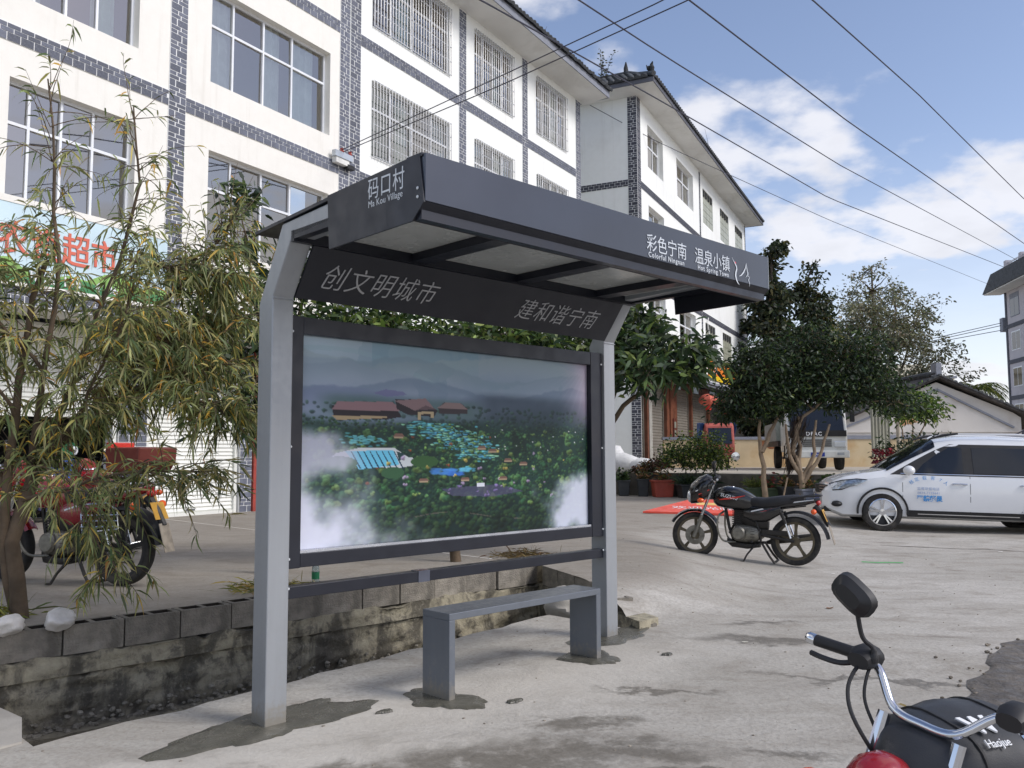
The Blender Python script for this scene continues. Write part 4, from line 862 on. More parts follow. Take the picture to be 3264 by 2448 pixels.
def wheel(parent, c, r, w, mt_rim, steer=None, spokes=5, nm='wheel', wd=None):
    tr = steer or (lambda b: b)
    t = r*.19 if wd is None else wd
    ty = MB(); prof = [(r-t*1.15, w*.36), (r-t*.7, w*.5), (r-t*.25, w*.46), (r, w*.22), (r, -w*.22), (r-t*.25, -w*.46), (r-t*.7, -w*.5), (r-t*1.15, -w*.36), (r-t*1.15, w*.36)]
    ty.lathe(prof, 40, c, 'y'); T_ = tr(ty).build(nm, m_rub, parent, smooth=True, ang=50)
    rm = MB(); ri = r-t*1.1; rm.lathe([(ri, w*.34), (ri-.03, w*.30), (ri-.035, -w*.30), (ri, -w*.34)], 40, c, 'y'); rm.lathe([(.001, w*.42), (.055, w*.42), (.06, w*.3), (.06, -w*.3), (.055, -w*.42), (.001, -w*.42)], 18, c, 'y')
    tr(rm).build('rim', mt_rim, T_, smooth=True)
    for i in range(spokes):
        a = 2*math.pi*i/spokes+.35; s_ = MB(); d = (math.cos(a), 0, math.sin(a)); e = (-math.sin(a), 0, math.cos(a))
        pts = []
        for rr, ww in ((.05, .03), (ri*.55, .02), (ri-.025, .028)):
            for sg in (-1, 1):
                for yy in (-w*.14, w*.14): pts.append((c[0]+d[0]*rr+e[0]*ww*sg*.8, c[1]+yy, c[2]+d[2]*rr+e[2]*ww*sg*.8))
        s_.add(pts, [(0,1,5,4),(4,5,9,8),(2,6,7,3),(6,10,11,7),(0,4,6,2),(4,8,10,6),(1,3,7,5),(5,7,11,9)]); tr(s_).build('spoke', mt_rim, T_)
    return T_
def motorcycle(name, label, loc, heading, paint, rimm, steer_deg=0, brand=None, lean=0, full=True, group=None, box=None, small_lamp=False):
    B = thing(name, label, 'motorcycle', loc, math.atan2(heading[1], heading[0]), group); B.rotation_euler = (lean, 0, math.atan2(heading[1], heading[0])); B.rotation_mode = 'XYZ'
    sa = math.radians(steer_deg); px = .40; ca, sn = math.cos(sa), math.sin(sa)
    def st(b): b.v = [(px+(x-px)*ca-y*sn, (x-px)*sn+y*ca, z) for x, y, z in b.v]; return b
    P = lambda b, nm, m, sm=True, bev=0: b.build(nm, m, B, smooth=sm, bevel=bev)
    wheel(B, (.64,0,.295), .295, .095, rimm, st, nm='front_wheel'); wheel(B, (-.63,0,.305), .305, .105, rimm, None, nm='rear_wheel')
    P(st(MB().lathe([(.06,.05),(.125,.05),(.125,.055),(.06,.055)], 28, (.64,0,.295), 'y')), 'brake_disc', m_alu)
    for y in (-.095, .095):
        P(st(MB().tube([(.655,y,.27),(.60,y,.42),(.555,y,.56)], [.026,.026,.024], 10)), 'fork_slider', m_alu if rimm is m_rim else m_frm); P(st(MB().tube([(.555,y,.56),(.46,y,.83),(.42,y,.95)], .017, 10)), 'fork_tube', m_chr)
    f = MB(); n = 14
    for i in range(n+1):
        a = math.radians(28+i*(150-28)/n); r_ = .335
        for y, dz in ((-.065,-.03),(-.05,0),(0,.012),(.05,0),(.065,-.03)): f.v.append((.64+(r_+dz)*math.cos(a)*1.02, y, .295+(r_+dz)*math.sin(a)))
    f.f = [(i*5+j, (i+1)*5+j, (i+1)*5+j+1, i*5+j+1) for i in range(n) for j in range(4)]; f.m = [0]*len(f.f); P(st(f), 'front_fender', paint)
    # cowl, lamp, dash
    if small_lamp:
        P(st(loft(MB(), [(.66,-.02,.79,.03,.04),(.645,-.02,.795,.05,.065),(.61,-.02,.805,.07,.085),(.57,-.02,.81,.078,.095),(.53,-.015,.815,.07,.09),(.50,-.01,.82,.05,.07)], 28, 2.3)), 'headlight_shell', paint); P(st(MB().ell((.655,-.02,.775), (.02,.05,.05), 14, 8)), 'headlight', m_lamp); P(MB().ell((.74,-.17,.73), (.03,.035,.028), 16, 10), 'indicator', m_org)
    else:
        P(st(loft(MB(), [(.735,0,.80,.03,.06),(.70,0,.825,.09,.13),(.60,0,.88,.13,.175),(.50,0,.93,.135,.165),(.43,0,.945,.11,.12)])), 'headlight_cowl', paint)
        P(st(MB().ell((.71,0,.795), (.045,.08,.085), 12, 8)), 'headlight', m_lamp); P(st(loft(MB(), [(.60,0,.985,.06,.02),(.52,0,1.02,.085,.045),(.45,0,1.02,.085,.03)])), 'instrument_panel', m_blk)
    for y in (-.16, .16):
        P(st(MB().tube([(.56,y*.6,.76),(.56,y,.755)], .012, 8)), 'indicator_stem', m_blk); P(st(MB().ell((.57,y*1.18,.755), (.045,.04,.032), 10, 8)), 'indicator', m_org)
    # handlebar
    P(st(MB().tube(spl([(.36,.355,1.035),(.36,.22,1.045),(.37,.15,1.03),(.41,.08,.965),(.415,0,.955),(.41,-.08,.965),(.37,-.15,1.03),(.36,-.22,1.045),(.36,-.355,1.035)], 44), .0115, 12)), 'handlebar', m_chr)
    for s_ in (-1, 1):
        P(st(MB().tube([(.36,s_*.225,1.044),(.36,s_*.24,1.043),(.36,s_*.345,1.036)], [.019,.0165,.0165], 12)), 'grip', m_blk); P(st(MB().lathe([(.0,.03),(.012,.03),(.0165,.022),(.0165,0)], 12, (.36,s_*.345,1.036), 'y') if s_ > 0 else MB().lathe([(.0,-.03),(.012,-.03),(.0165,-.022),(.0165,0)], 12, (.36,s_*.345,1.036), 'y')), 'bar_end', m_chr)
        P(st(loft(MB(), [(.325,s_*.19,1.045,.03,.02),(.345,s_*.19,1.05,.038,.03),(.385,s_*.19,1.05,.038,.03),(.41,s_*.19,1.045,.03,.02)], 12)), 'switch_box', m_blk)
        P(st(MB().tube(spl([(.385,s_*.20,1.035),(.405,s_*.24,1.02),(.408,s_*.29,1.015),(.395,s_*.335,1.01)], 16), .0078, 8)), 'lever', m_chr if s_ > 0 else m_blk)
        if small_lamp and s_ > 0: continue
        P(st(MB().tube(spl([(.385,s_*.16,1.05),(.385,s_*.165,1.085),(.40,s_*.19,1.11),(.41,s_*.21,1.18)], 16), [.013]*3+[.0085]*2+[.0062]*11, 10)), 'mirror_stalk', m_blk)
        mb = MB(); loft(mb, [(.392,0,0,.052,.03),(.396,0,0,.064,.041),(.42,0,0,.06,.038),(.438,0,0,.036,.02)], 18, 3.2); cx = s_*.225
        cr, sr = math.cos(.5*s_), math.sin(.5*s_); mb.v = [(x, cx+y*cr-z*sr, 1.215+y*sr+z*cr) for x, y, z in mb.v]; mo_ = P(st(mb), 'mirror', m_blk)
        g = MB(); g.ell((.3925,0,0), (.002,.06,.036), 16, 6); g.v = [(x, cx+y*cr-z*sr, 1.215+y*sr+z*cr) for x, y, z in g.v]; st(g).build('mirror_glass', m_mir, mo_)
        P(st(MB().tube(spl([(.37,s_*.19,1.04),(.42,s_*.19,1.02),(.46,s_*.18,.98),(.49,s_*.14,.93),(.46,s_*.08,.84),(.38,s_*.04,.74)], 26), .0055, 8)), 'cable', m_blk); P(st(MB().tube(spl([(.37,s_*.17,1.04),(.40,s_*.165,1.01),(.425,s_*.15,.96),(.43,s_*.11,.90),(.40,s_*.06,.80)], 20), .0045, 8)), 'cable', m_blk)
    # tank, seat, tail
    P(loft(MB(), [(.40,0,.79,.06,.07),(.34,0,.80,.13,.125),(.22,0,.805,.165,.15),(.06,0,.79,.16,.145),(-.06,0,.765,.13,.115),(-.14,0,.75,.09,.08)], 20, 2.8), 'fuel_tank', paint)
    P(MB().lathe([(.0,.95),(.03,.95),(.036,.935)], 16, (.17,0,0)), 'fuel_cap', m_chr)
    P(loft(MB(), [(-.0,0,.80,.07,.04),(-.10,0,.765,.12,.065),(-.25,0,.755,.135,.072),(-.42,0,.785,.14,.075),(-.60,0,.82,.13,.065),(-.74,0,.845,.09,.035)], 18, 3), 'seat', m_seat)
    P(loft(MB(), [(.0,0,.63,.10,.08),(-.14,0,.62,.13,.13),(-.30,0,.64,.13,.12),(-.46,0,.70,.12,.07)], 16, 3), 'side_cover', paint)
    P(loft(MB(), [(-.38,0,.735,.12,.04),(-.58,0,.765,.115,.045),(-.76,0,.80,.085,.042),(-.88,0,.835,.05,.03),(-.92,0,.845,.02,.015)], 16, 3), 'tail_cowl', paint)
    P(MB().ell((-.90,0,.80), (.035,.06,.035), 10, 7), 'tail_light', m_redl)
    P(MB().tube([(-.60,.13,.84),(-.78,.13,.88),(-.93,.08,.89),(-.93,-.08,.89),(-.78,-.13,.88),(-.60,-.13,.84)], .012, 8), 'grab_rail', m_chr if rimm is m_rimd else m_blk)
    rf_ = MB(); n = 12
    for i in range(n+1):
        a = math.radians(60+i*(172-60)/n); r_ = .365+.05*i/n
        for y, dz in ((-.075,-.03),(-.06,0),(.06,0),(.075,-.03)): rf_.v.append((-.63+(r_+dz)*math.cos(a), y, .305+(r_+dz)*math.sin(a)))
    rf_.f = [(i*4+j, (i+1)*4+j, (i+1)*4+j+1, i*4+j+1) for i in range(n) for j in range(3)]; rf_.m = [0]*len(rf_.f); P(rf_, 'rear_fender', m_blk)
    P(MB().tube([(-.86,0,.76),(-.95,0,.66),(-1.03,0,.52)], [.045,.035,.03], 8), 'plate_bracket', m_blk)
    P(MB().bar((-.95,0,.72), (-1.015,0,.575), .17, .004, up=(1,0,.4)), 'number_plate', m_plate, False); P(MB().bar((-1.03,0,.54), (-1.10,0,.30), .13, .006, up=(1,0,.3)), 'mud_flap', m_mud, False)
    for y in (-.15, .15): P(MB().tube([(-.83,y*.5,.70),(-.86,y,.695)], .01, 8), 'indicator_stem', m_blk); P(MB().ell((-.87,y*1.2,.695), (.035,.045,.035), 10, 8), 'indicator', m_org)
    # engine, frame
    P(loft(MB(), [(.14,0,.35,.07,.05),(.10,0,.36,.13,.115),(-.02,0,.355,.14,.12),(-.16,0,.36,.13,.10),(-.24,0,.37,.07,.06)], 18, 2.6), 'crankcase', m_alu)
    P(MB().lathe([(.0,.175),(.07,.172),(.09,.15),(.092,.12)], 24, (.05,0,.36), 'y'), 'generator_cover', m_alu); P(loft(MB(), [(-.20,.13,.36,.03,.05),(-.08,.13,.36,.035,.075),(-.05,.13,.36,.03,.07)], 12, 3), 'sprocket_cover', m_alu)
    for i in range(5): P(MB().prism([(-.155+i*.0,.325+i*.018),(-.10,.325+i*.018),(-.10,.331+i*.018),(-.155,.331+i*.018)], .164, .168), 'cover_slot', m_blk, False) if i in (0, 2, 4) else None
    for i in range(8): z = .47+i*.024; P(MB().box(.01+.0*i, .15, -.075, .075, z, z+.010), 'cooling_fin', m_frm, False)
    P(MB().box(.03, .13, -.055, .055, .44, .67), 'cylinder', m_frm, False, .006); P(MB().tube([(.03,0,.60),(-.10,0,.61)], .028, 8), 'carburettor', m_alu)
    P(loft(MB(), [(.06,0,.56,.05,.07),(-.02,0,.55,.085,.12),(-.20,0,.53,.09,.14),(-.30,0,.52,.06,.10)], 12, 3), 'air_box', m_frm)
    P(MB().tube([(.37,0,.88),(.25,0,.66),(.20,0,.42),(.14,0,.26)], .02, 8), 'down_tube', m_frm); P(MB().tube([(.36,0,.80),(.0,0,.70),(-.40,0,.70),(-.75,0,.76)], .02, 8), 'top_tube', m_frm)
    P(MB().tube([(-.10,.09,.70),(-.20,.09,.40),(-.22,.09,.28)], .016, 8), 'rear_tube', m_frm)
    for y in (-.085, .085):
        P(MB().tube([(-.22,y,.36),(-.63,y*1.15,.305)], [.022,.019], 8), 'swing_arm', m_frm)
        P(MB().tube([(-.47,y*1.5,.66),(-.53,y*1.5,.52)], .02, 10), 'shock_body', m_frm); P(MB().tube([(-.53,y*1.5,.52),(-.59,y*1.5,.345)], .013, 10), 'shock_rod', m_chr)
        P(MB().tube([(-.13,y*1.7,.27),(-.13,y*2.6,.275)], .013, 8), 'foot_peg', m_blk)
    P(MB().box(-.58, -.22, .075, .10, .36, .43), 'chain_case', m_frm, False, .02)
    P(MB().tube([(.12,-.09,.52),(.22,-.13,.34),(.10,-.15,.22),(-.25,-.16,.24)], .019, 8), 'exhaust_pipe', m_frm); P(MB().tube([(-.25,-.16,.24),(-.35,-.17,.27),(-.85,-.19,.36),(-.90,-.19,.37)], [.022,.042,.046,.03], 12), 'muffler', m_chr if rimm is m_rimd else m_frm)
    P(MB().tube(spl([(.27,.02,.62),(.30,.19,.56),(.30,.21,.40),(.24,.16,.26),(.10,.07,.24)], 22), .013, 8), 'crash_bar', m_alu); P(MB().tube(spl([(.27,-.02,.62),(.30,-.19,.56),(.30,-.21,.40),(.24,-.16,.26),(.10,-.07,.24)], 22), .013, 8), 'crash_bar', m_alu)
    P(loft(MB(), [(.22,0,.25,.03,.03),(.15,0,.215,.09,.045),(-.05,0,.20,.10,.04),(-.2,0,.22,.05,.03)], 12, 3), 'belly_pan', m_frm)
    P(MB().tube([(-.16,.08,.24),(-.06,.14,.10),(-.02,.17,.008)], [.014,.012,.012], 8).ell((-.005,.175,.012), (.035,.02,.01), 8, 5), 'side_stand', m_frm); P(MB().tube([(-.24,.10,.25),(-.34,.13,.10),(-.40,.15,.03),(-.40,-.15,.03),(-.34,-.13,.10),(-.24,-.10,.25)], .015, 8), 'centre_stand', m_frm)
    tf = lambda x, y, z, ang=0, tilt=.0: frame((x, y, z), (-math.cos(ang), 0, math.sin(ang)), (0, -tilt, 1))
    if brand:
        text('lettering', brand, .062, m_wht, B, tf(.285, .172, .825, -.2, .2), extrude=.001, xs=1.05)
        b = MB()
        for i, (x, z, w_) in enumerate(((.30,.775,.01),(.20,.795,.026),(.08,.815,.022),(-.03,.845,.006))): b.v += [(x, .170 if i in (1, 2) else .158, z+w_/2), (x, .170 if i in (1, 2) else .158, z-w_/2)]
        b.f = [(2*i, 2*i+1, 2*i+3, 2*i+2) for i in range(3)]; b.m = [0]*3; P(b, 'stripe', m_red2, False)
        b = MB().prism([(-.10,.625),(-.30,.675),(-.42,.725),(-.28,.665)], .126, .1275); P(b, 'stripe', m_red2, False)
        P(MB().prism([(-.10,.64),(-.26,.685),(-.24,.695),(-.10,.655)], .126, .1272), 'stripe', m_wht, False)
        for x, z, d in ((.64,.86,0), (.60,.82,.0)): P(st(MB().prism([(x,z),(x-.14,z+.07),(x-.13,z+.078),(x,z+.012)], .118, .126)), 'stripe', m_red2 if z < .84 else m_wht, False)
        P(MB().prism([(-.55,.775),(-.86,.835),(-.86,.842),(-.55,.79)], .1, .118), 'stripe', m_wht, False)
    return B
k1 = motorcycle('motorcycle', 'black motorcycle with red stripes parked on its stand in the open yard', (2.90,10.98,.118), (-.89,.45), m_blkg, m_rim, 12, 'SUZUKI')
k1.scale = (.97, .97, .97); k1.rotation_euler = (0, -.04, k1.rotation_euler.z)
k2 = motorcycle('motorcycle', 'red motorcycle with black wheels parked behind the left tree', (-4.0,7.82,.332), (-.96,.27), m_redp, m_rimd, -5, 'SUZUKI')
for s_ in (1,):
    b = MB().tube([(-.32,.17,.62),(-.36,.19,.70),(-.60,.19,.72),(-.70,.18,.66)], .009, 8).tube([(-.70,.18,.66),(-.72,.18,.50),(-.36,.19,.46),(-.32,.17,.62)], .009, 8)
    for z in (.51,.56,.61): b.tube([(-.34,.19,z),(-.71,.185,z+.01)], .006, 6)
    b.build('leg_guard', m_chr, k2, smooth=True)
# red delivery motorcycle behind, with a crate on its rack
k3 = motorcycle('motorcycle', 'red motorcycle carrying a red crate on its rack in front of the open shop', (-4.95,10.6,.332), (-.8,.6), m_redp, m_rimd, 0)
b = MB(); b.prism([(-.45,.93),(-1.0,.93),(-1.12,1.05),(-1.14,1.22),(-.40,1.22)], -.24, .24); b.build('cargo_crate', mat('dusty_red_plastic', rgb(118,54,44), .6, var=.15), k3, bevel=.02)
MB().box(-.42,-.36,-.12,.2,.98,1.28).build('crate_flap', m_red2, k3, bevel=.01)
# foreground motorcycle, bars locked to the left, only its front in view
k4 = motorcycle('motorcycle', 'red motorcycle with chrome handlebar and black tank cover in the bottom right corner', (1.185,2.318,0), (-.907,-.421), m_redp, m_rimd, 13.2, lean=-.2, small_lamp=True); k4.scale = (.9,.9,.9)
cv_ = loft(MB(), [(.50,0,.83,.05,.05),(.46,0,.835,.10,.095),(.38,0,.825,.14,.13),(.24,0,.812,.17,.152),(.10,0,.798,.17,.152),(-.05,0,.775,.14,.122)], 24, 2.9)
CVR = cv_.build('tank_cover', mat('black_leatherette', rgb(40,42,46), .5, var=.12, bump=.0006, bscale=260), k4, smooth=True)
_cs = [(.50,.83,.05,.05),(.46,.835,.10,.095),(.38,.825,.14,.13),(.24,.812,.17,.152),(.10,.798,.17,.152),(-.05,.775,.14,.122)][::-1]; _cx = [q_[0] for q_ in _cs]
def cover_at(x, e=0.0): return (x, 0, itp_(x, 1), itp_(x, 2)+e, itp_(x, 3)+e)
def itp_(x, k_): return float(np.interp(x, _cx, [q_[k_] for q_ in _cs]))
for x in (.34, .14): loft(MB(), [cover_at(x-.004, .001), cover_at(x-.003, .004), cover_at(x+.003, .004), cover_at(x+.004, .001)], 40, 2.9).build('seam', m_blk, CVR, smooth=True)
lg = frame((.32,.085,.962), (-1,0,-.06), (0,-1,.12))
text('lettering', 'W', .085, m_wht, CVR, lg, extrude=.002, weight=.004); text('lettering', 'Haojue', .03, m_wht, CVR, frame((.33,.125,.945), (-1,0,-.06), (0,-.8,.5)), extrude=.002)
# ---------------------------------------------------------------- white people carrier
CAR = thing('people_carrier', 'white people carrier with blue door lettering parked on the right', 'car', (8.02,15.98,.05), math.atan2(.20,-.98)); CAR.rotation_euler.y = -.028
m_cw = mat('white_car_paint', rgb(222,224,226), .22, var=.015, coat=.8, rv=.03); m_tint = mat('tinted_glass', rgb(22,25,30), .06, var=.15, scale=2, coat=.3, rv=0, spec=.5); m_clad = mat('black_cladding', rgb(30,30,32), .6, var=.12)
def itp(x, xs, ys): return float(np.interp(x, xs, ys))
tX = [-2.30,-2.22,-2.05,-1.75,-1.2,-.5,.1,.45,.9,1.28,1.6,1.95,2.15,2.27,2.33]; tZ = [1.00,1.22,1.50,1.63,1.69,1.71,1.69,1.63,1.35,1.09,1.03,.95,.86,.74,.62]
wX = [-2.33,-2.2,-1.9,-1.2,.6,1.5,1.95,2.2,2.33]; wY = [.72,.80,.865,.885,.885,.865,.80,.70,.56]
def ring(x):
    zt = itp(x, tX, tZ); w = itp(x, wX, wY); zb = min(itp(x, [-2.3,-1,1.2,2.3], [1.06,1.03,.97,.80]), zt-.05); g = min(1, max(0, (zt-zb)/.6)); wr = w*(.90-.18*g)
    zl = itp(x, [-2.33,-2.1,2.0,2.33], [.40,.24,.22,.36])
    return [(0,zl),(w*.80,zl),(w*.95,zl+.05),(w*.99,.45),(w,.66),(w*.99,zb-.10),(w*.965,zb), (wr+.035*g, zt-.12*g-.02), (wr-.03, zt-.045*g-.008), (wr*.75, zt-.008), (wr*.4, zt+.004), (0, zt+.008)]
def side_y(x, z):
    r = ring(x); ys = [p[0] for p in r[2:9]]; zs_ = [p[1] for p in r[2:9]]; return float(np.interp(z, zs_, ys))
xs_ = np.linspace(-2.33, 2.33, 72); cb = MB(); half = [ring(x) for x in xs_]; nr = len(half[0]); full_n = 2*nr-2
for x, r in zip(xs_, half):
    for y, z in r: cb.v.append((x, y, z))
    for y, z in r[-2:0:-1]: cb.v.append((x, -y, z))
cb.f = [(i*full_n+j, (i+1)*full_n+j, (i+1)*full_n+(j+1) % full_n, i*full_n+(j+1) % full_n) for i in range(len(xs_)-1) for j in range(full_n)]+[tuple(range(full_n)), tuple((len(xs_)-1)*full_n+j for j in range(full_n))[::-1]]
cb.m = [0]*len(cb.f); body = cb.build('body', m_cw, CAR, smooth=True, ang=40)
WHX = (1.36, -1.36); WR = .335
for x in WHX:     # cut the wheel arches
    cy = MB().lathe([(.001,-1.2),(.40,-1.2),(.40,1.2),(.001,1.2)], 40, (x,0,WR), 'y'); co_ = cy.build('cut', m_clad, CAR)
    bo = body.modifiers.new('arch', 'BOOLEAN'); bo.object = co_; bo.operation = 'DIFFERENCE'; bo.solver = 'EXACT'
    bpy.context.view_layer.update(); dg = bpy.context.evaluated_depsgraph_get(); nm_ = bpy.data.meshes.new_from_object(body.evaluated_get(dg)); body.modifiers.clear(); body.data = nm_; bpy.data.objects.remove(co_)
body.data.materials.clear(); body.data.materials.append(m_cw)
body.data.polygons.foreach_set('use_smooth', [True]*len(body.data.polygons)); body.data.set_sharp_from_angle(angle=math.radians(32))
MB().box(-2.0, 2.0, -.62, .62, .25, .8).build('underbody', m_blk, CAR)
for x in WHX:
    for s_ in (-1, 1):
        MB().lathe([(.405,s_*.60),(.40,s_*.895),(.43,s_*.898),(.435,s_*.88)], 30, (x,0,WR), 'y', a0=-.1, a1=math.pi+.1).build('wheel_arch', m_clad, CAR, smooth=True)
        c = (x, s_*.78, WR); ty = MB(); w = .2; prof = [(.235,w*.45),(.27,w*.52),(.32,w*.47),(WR,w*.36),(WR,-w*.36),(.32,-w*.47),(.27,-w*.52),(.235,-w*.45),(.235,w*.45)]
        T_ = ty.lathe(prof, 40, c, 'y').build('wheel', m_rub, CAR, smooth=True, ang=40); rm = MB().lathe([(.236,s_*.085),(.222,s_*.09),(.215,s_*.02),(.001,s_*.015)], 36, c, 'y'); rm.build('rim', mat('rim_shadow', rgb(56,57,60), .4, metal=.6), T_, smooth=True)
        for i in range(10):
            a = 2*math.pi*(i//2)/5+(.14 if i % 2 else -.14)+.3; p0 = (c[0]+.05*math.cos(a), c[1]+s_*.075, c[2]+.05*math.sin(a)); p1 = (c[0]+.225*math.cos(a*1.0), c[1]+s_*.085, c[2]+.225*math.sin(a)); MB().bar(p0, p1, .026, .02, up=(0,1,0)).build('spoke', m_chr, T_)
        MB().lathe([(.238,s_*.095),(.222,s_*.10),(.215,s_*.085)], 36, c, 'y').lathe([(.06,s_*.07),(.055,s_*.09),(.001,s_*.092)], 16, c, 'y').build('rim_lip', m_chr, T_, smooth=True)
def skin(poly_rows, nm, m, off=.006, s_=1, parent=None, smooth=True):
    """sheet lying on the side of the body: rows of (z, x0, x1)"""
    b = MB(); n = 10
    for z, x0, x1 in poly_rows:
        for i in range(n+1): x = x0+(x1-x0)*i/n; b.v.append((x, s_*(side_y(x, z)+off), z))
    k = len(poly_rows); b.f = [(i*(n+1)+j, i*(n+1)+j+1, (i+1)*(n+1)+j+1, (i+1)*(n+1)+j) for i in range(k-1) for j in range(n)]; b.m = [0]*len(b.f); return b.build(nm, m, parent or CAR, smooth=smooth)
def lp(a, b, t): return a+(b-a)*t
for s_ in (1, -1):
    # black window band, then panes on it
    skin([(lp(1.0, 1.555, i/8), lp(-2.12, -1.92, i/8), itp(lp(1.0,1.555,i/8), [1.0,1.12,1.3,1.45,1.555], [1.22,1.02,.72,.45,.20])) for i in range(9)], 'window_surround', m_clad, .004, s_)
    g1 = skin([(lp(1.045, 1.50, i/6), .02, itp(lp(1.045,1.50,i/6), [1.045,1.2,1.35,1.5], [.80,.66,.46,.22])) for i in range(7)], 'window_pane', m_tint, .008, s_)
    skin([(lp(1.05, 1.50, i/5), lp(-1.18,-1.08, i/5), -.14) for i in range(6)], 'window_pane', m_tint, .008, s_); skin([(lp(1.06, 1.47, i/5), lp(-2.05,-1.88, i/5), lp(-1.28,-1.22, i/5)) for i in range(6)], 'window_pane', m_tint, .008, s_)
    skin([(1.018, -1.95, 1.05), (1.03, -1.95, 1.05)], 'chrome_trim', m_chr, .009, s_)
    for nm, x0, x1 in (('door_handle', -.02, .22), ('door_handle', -1.10, -.86)):
        MB().tube([(x0,s_*(side_y(x0,.86)+.012),.86),((x0+x1)/2,s_*(side_y(x0,.86)+.03),.865),(x1,s_*(side_y(x1,.86)+.012),.86)], .014, 8).build(nm, m_chr, CAR, smooth=True)
    for rows in ([(z, 1.02+.0*z, 1.028+.0*z) for z in (.36,.6,.85,1.0)], [(z, -.075, -.067) for z in (.36,.6,.85,1.0)], [(.40,-.88,-.872),(.6,-1.02,-1.012),(.8,-1.17,-1.162),(1.0,-1.24,-1.232)]): skin(rows, 'door_seam', m_clad, .003, s_)
    skin([(.27,-.93,.95),(.31,-.93,.95),(.36,-.95,.96),(.385,-.96,.97)], 'sill_cladding', m_clad, .006, s_); skin([(.315,-.85,.78),(.33,-.85,.78)], 'sill_strip', m_chr, .012, s_)
    # mirror
    MB().ell((.95, s_*1.02, 1.08), (.10,.11,.085), 14, 10).build('door_mirror', m_cw, CAR, smooth=True); MB().tube([(.92,s_*.86,1.02),(.94,s_*.98,1.04)], .03, 8).build('mirror_arm', m_clad, CAR)
    # lamps
    hl = MB(); pts = [(2.17,.70,.70),(2.02,.765,.72),(1.76,.84,.80),(1.60,.86,.885),(1.78,.83,.895),(2.02,.745,.862),(2.22,.60,.79)]
    hl.add([(x, s_*(y+.022), z) for x, y, z in pts]+[(1.95, s_*.83, .83)], [(i, (i+1) % 7, 7) for i in range(7)]); MB().add([(x*1.0, s_*(y+.014), z+(.018 if z > .78 else -.02)) for x, y, z in pts]+[(1.95, s_*.815, .81)], [(i, (i+1) % 7, 7) for i in range(7)]).build('headlight_surround', m_clad, CAR); hl.build('headlight', mat('headlight_lens', rgb(150,158,168), .1, metal=.7, var=.5, scale=12, coat=.8), CAR, smooth=True, ang=60)
    MB().ell((2.145, s_*.70, .455), (.06,.08,.03), 12, 8).build('fog_lamp', m_lamp, CAR, smooth=True); MB().ell((2.10, s_*.72, .45), (.10,.10,.055), 12, 8).build('fog_recess', m_clad, CAR, smooth=True)
    MB().tube([(.25,s_*.60,1.675),(.15,s_*.62,1.735),(-.9,s_*.63,1.745),(-1.7,s_*.62,1.70),(-1.8,s_*.61,1.645)], .016, 8).build('roof_rail', m_cw, CAR, smooth=True)
    MB().tube([(.52,s_*.60,1.64),(.30,s_*.62,1.71),(.05,s_*.625,1.745)], [.012,.024,.018], 8).build('rail_foot', m_clad, CAR, smooth=True)
    MB().ell((-2.16, s_*.76, 1.05), (.06,.07,.14), 10, 8).build('tail_light', m_redl, CAR, smooth=True)
wsb = MB(); kk = 0
for i in range(9):
    x = lp(1.26, .44, i/8); r_ = ring(x)[7:]; row = [(y+.006, z+.008) for y, z in r_]; row = row+[(-y, z) for y, z in row[-2::-1]]; kk = len(row)
    for y, z in row: wsb.v.append((x+.006, y, z))
wsb.f = [(i*kk+j, i*kk+j+1, (i+1)*kk+j+1, (i+1)*kk+j) for i in range(8) for j in range(kk-1)]; wsb.m = [0]*len(wsb.f); wsb.build('windscreen', m_tint, CAR, smooth=True)
gr = MB().prism([(2.10,-.66),(2.24,-.56),(2.33,-.3),(2.345,0),(2.33,.3),(2.24,.56),(2.10,.66),(2.0,.5),(2.0,-.5)], .62, .775, 'xy'); gr.build('grille', m_clad, CAR)
for i in range(3): MB().prism([(2.115,-.665),(2.25,-.565),(2.34,-.3),(2.355,0),(2.34,.3),(2.25,.565),(2.115,.665),(2.05,.5),(2.05,-.5)], .645+i*.05, .657+i*.05, 'xy').build('grille_bar', m_chr, CAR)
MB().box(2.10, 2.30, -.6, .6, .30, .40).build('lower_grille', m_clad, CAR, bevel=.02)
npl = MB().box(2.335, 2.345, -.22, .22, .44, .58).build('number_plate', mat('blue_plate', rgb(34,60,150), .4, var=.05), CAR)
m_blu = mat('blue_door_lettering', rgb(60,140,205), .4, var=.05)
ct = lambda x, z: frame((x, side_y(x, z)+.016, z), (-1,0,0), (0,.0,1))
text('lettering', '严禁超员', .105, m_blu, CAR, ct(.80, .56), extrude=.001, weight=.004); m_gry = mat('pale_door_lettering', rgb(150,170,205), .4)
text('lettering', '监督举报电话', .058, m_gry, CAR, ct(.79, .745), extrude=.001, space=1.1); text('lettering', '0834-7129641', .058, m_gry, CAR, ct(.79, .675), extrude=.001, space=1.1)
for i, ch in enumerate('核定载客7人'):
    a = math.radians(155-i*26); ph_ = (a-math.pi/2)*.6; z = .80+.13*math.sin(a); x = .605-.29*math.cos(a)
    text('lettering', ch, .075, m_blu, CAR, frame((x, side_y(.6, .8)+.018, z), (-math.cos(ph_), 0, math.sin(ph_)), (math.sin(ph_), 0, math.cos(ph_))), extrude=.001, align='CENTER')
# front seats, seen through the side window
m_st = mat('car_seat', rgb(44,42,44), .8)
for x in (.15, -.75):
    for y in (-.38, .38): MB().box(x-.10, x+.05, y-.23, y+.23, .62, 1.22).box(x-.08, x+.02, y-.12, y+.12, 1.24, 1.42).build('seat', m_st, CAR, bevel=.04)
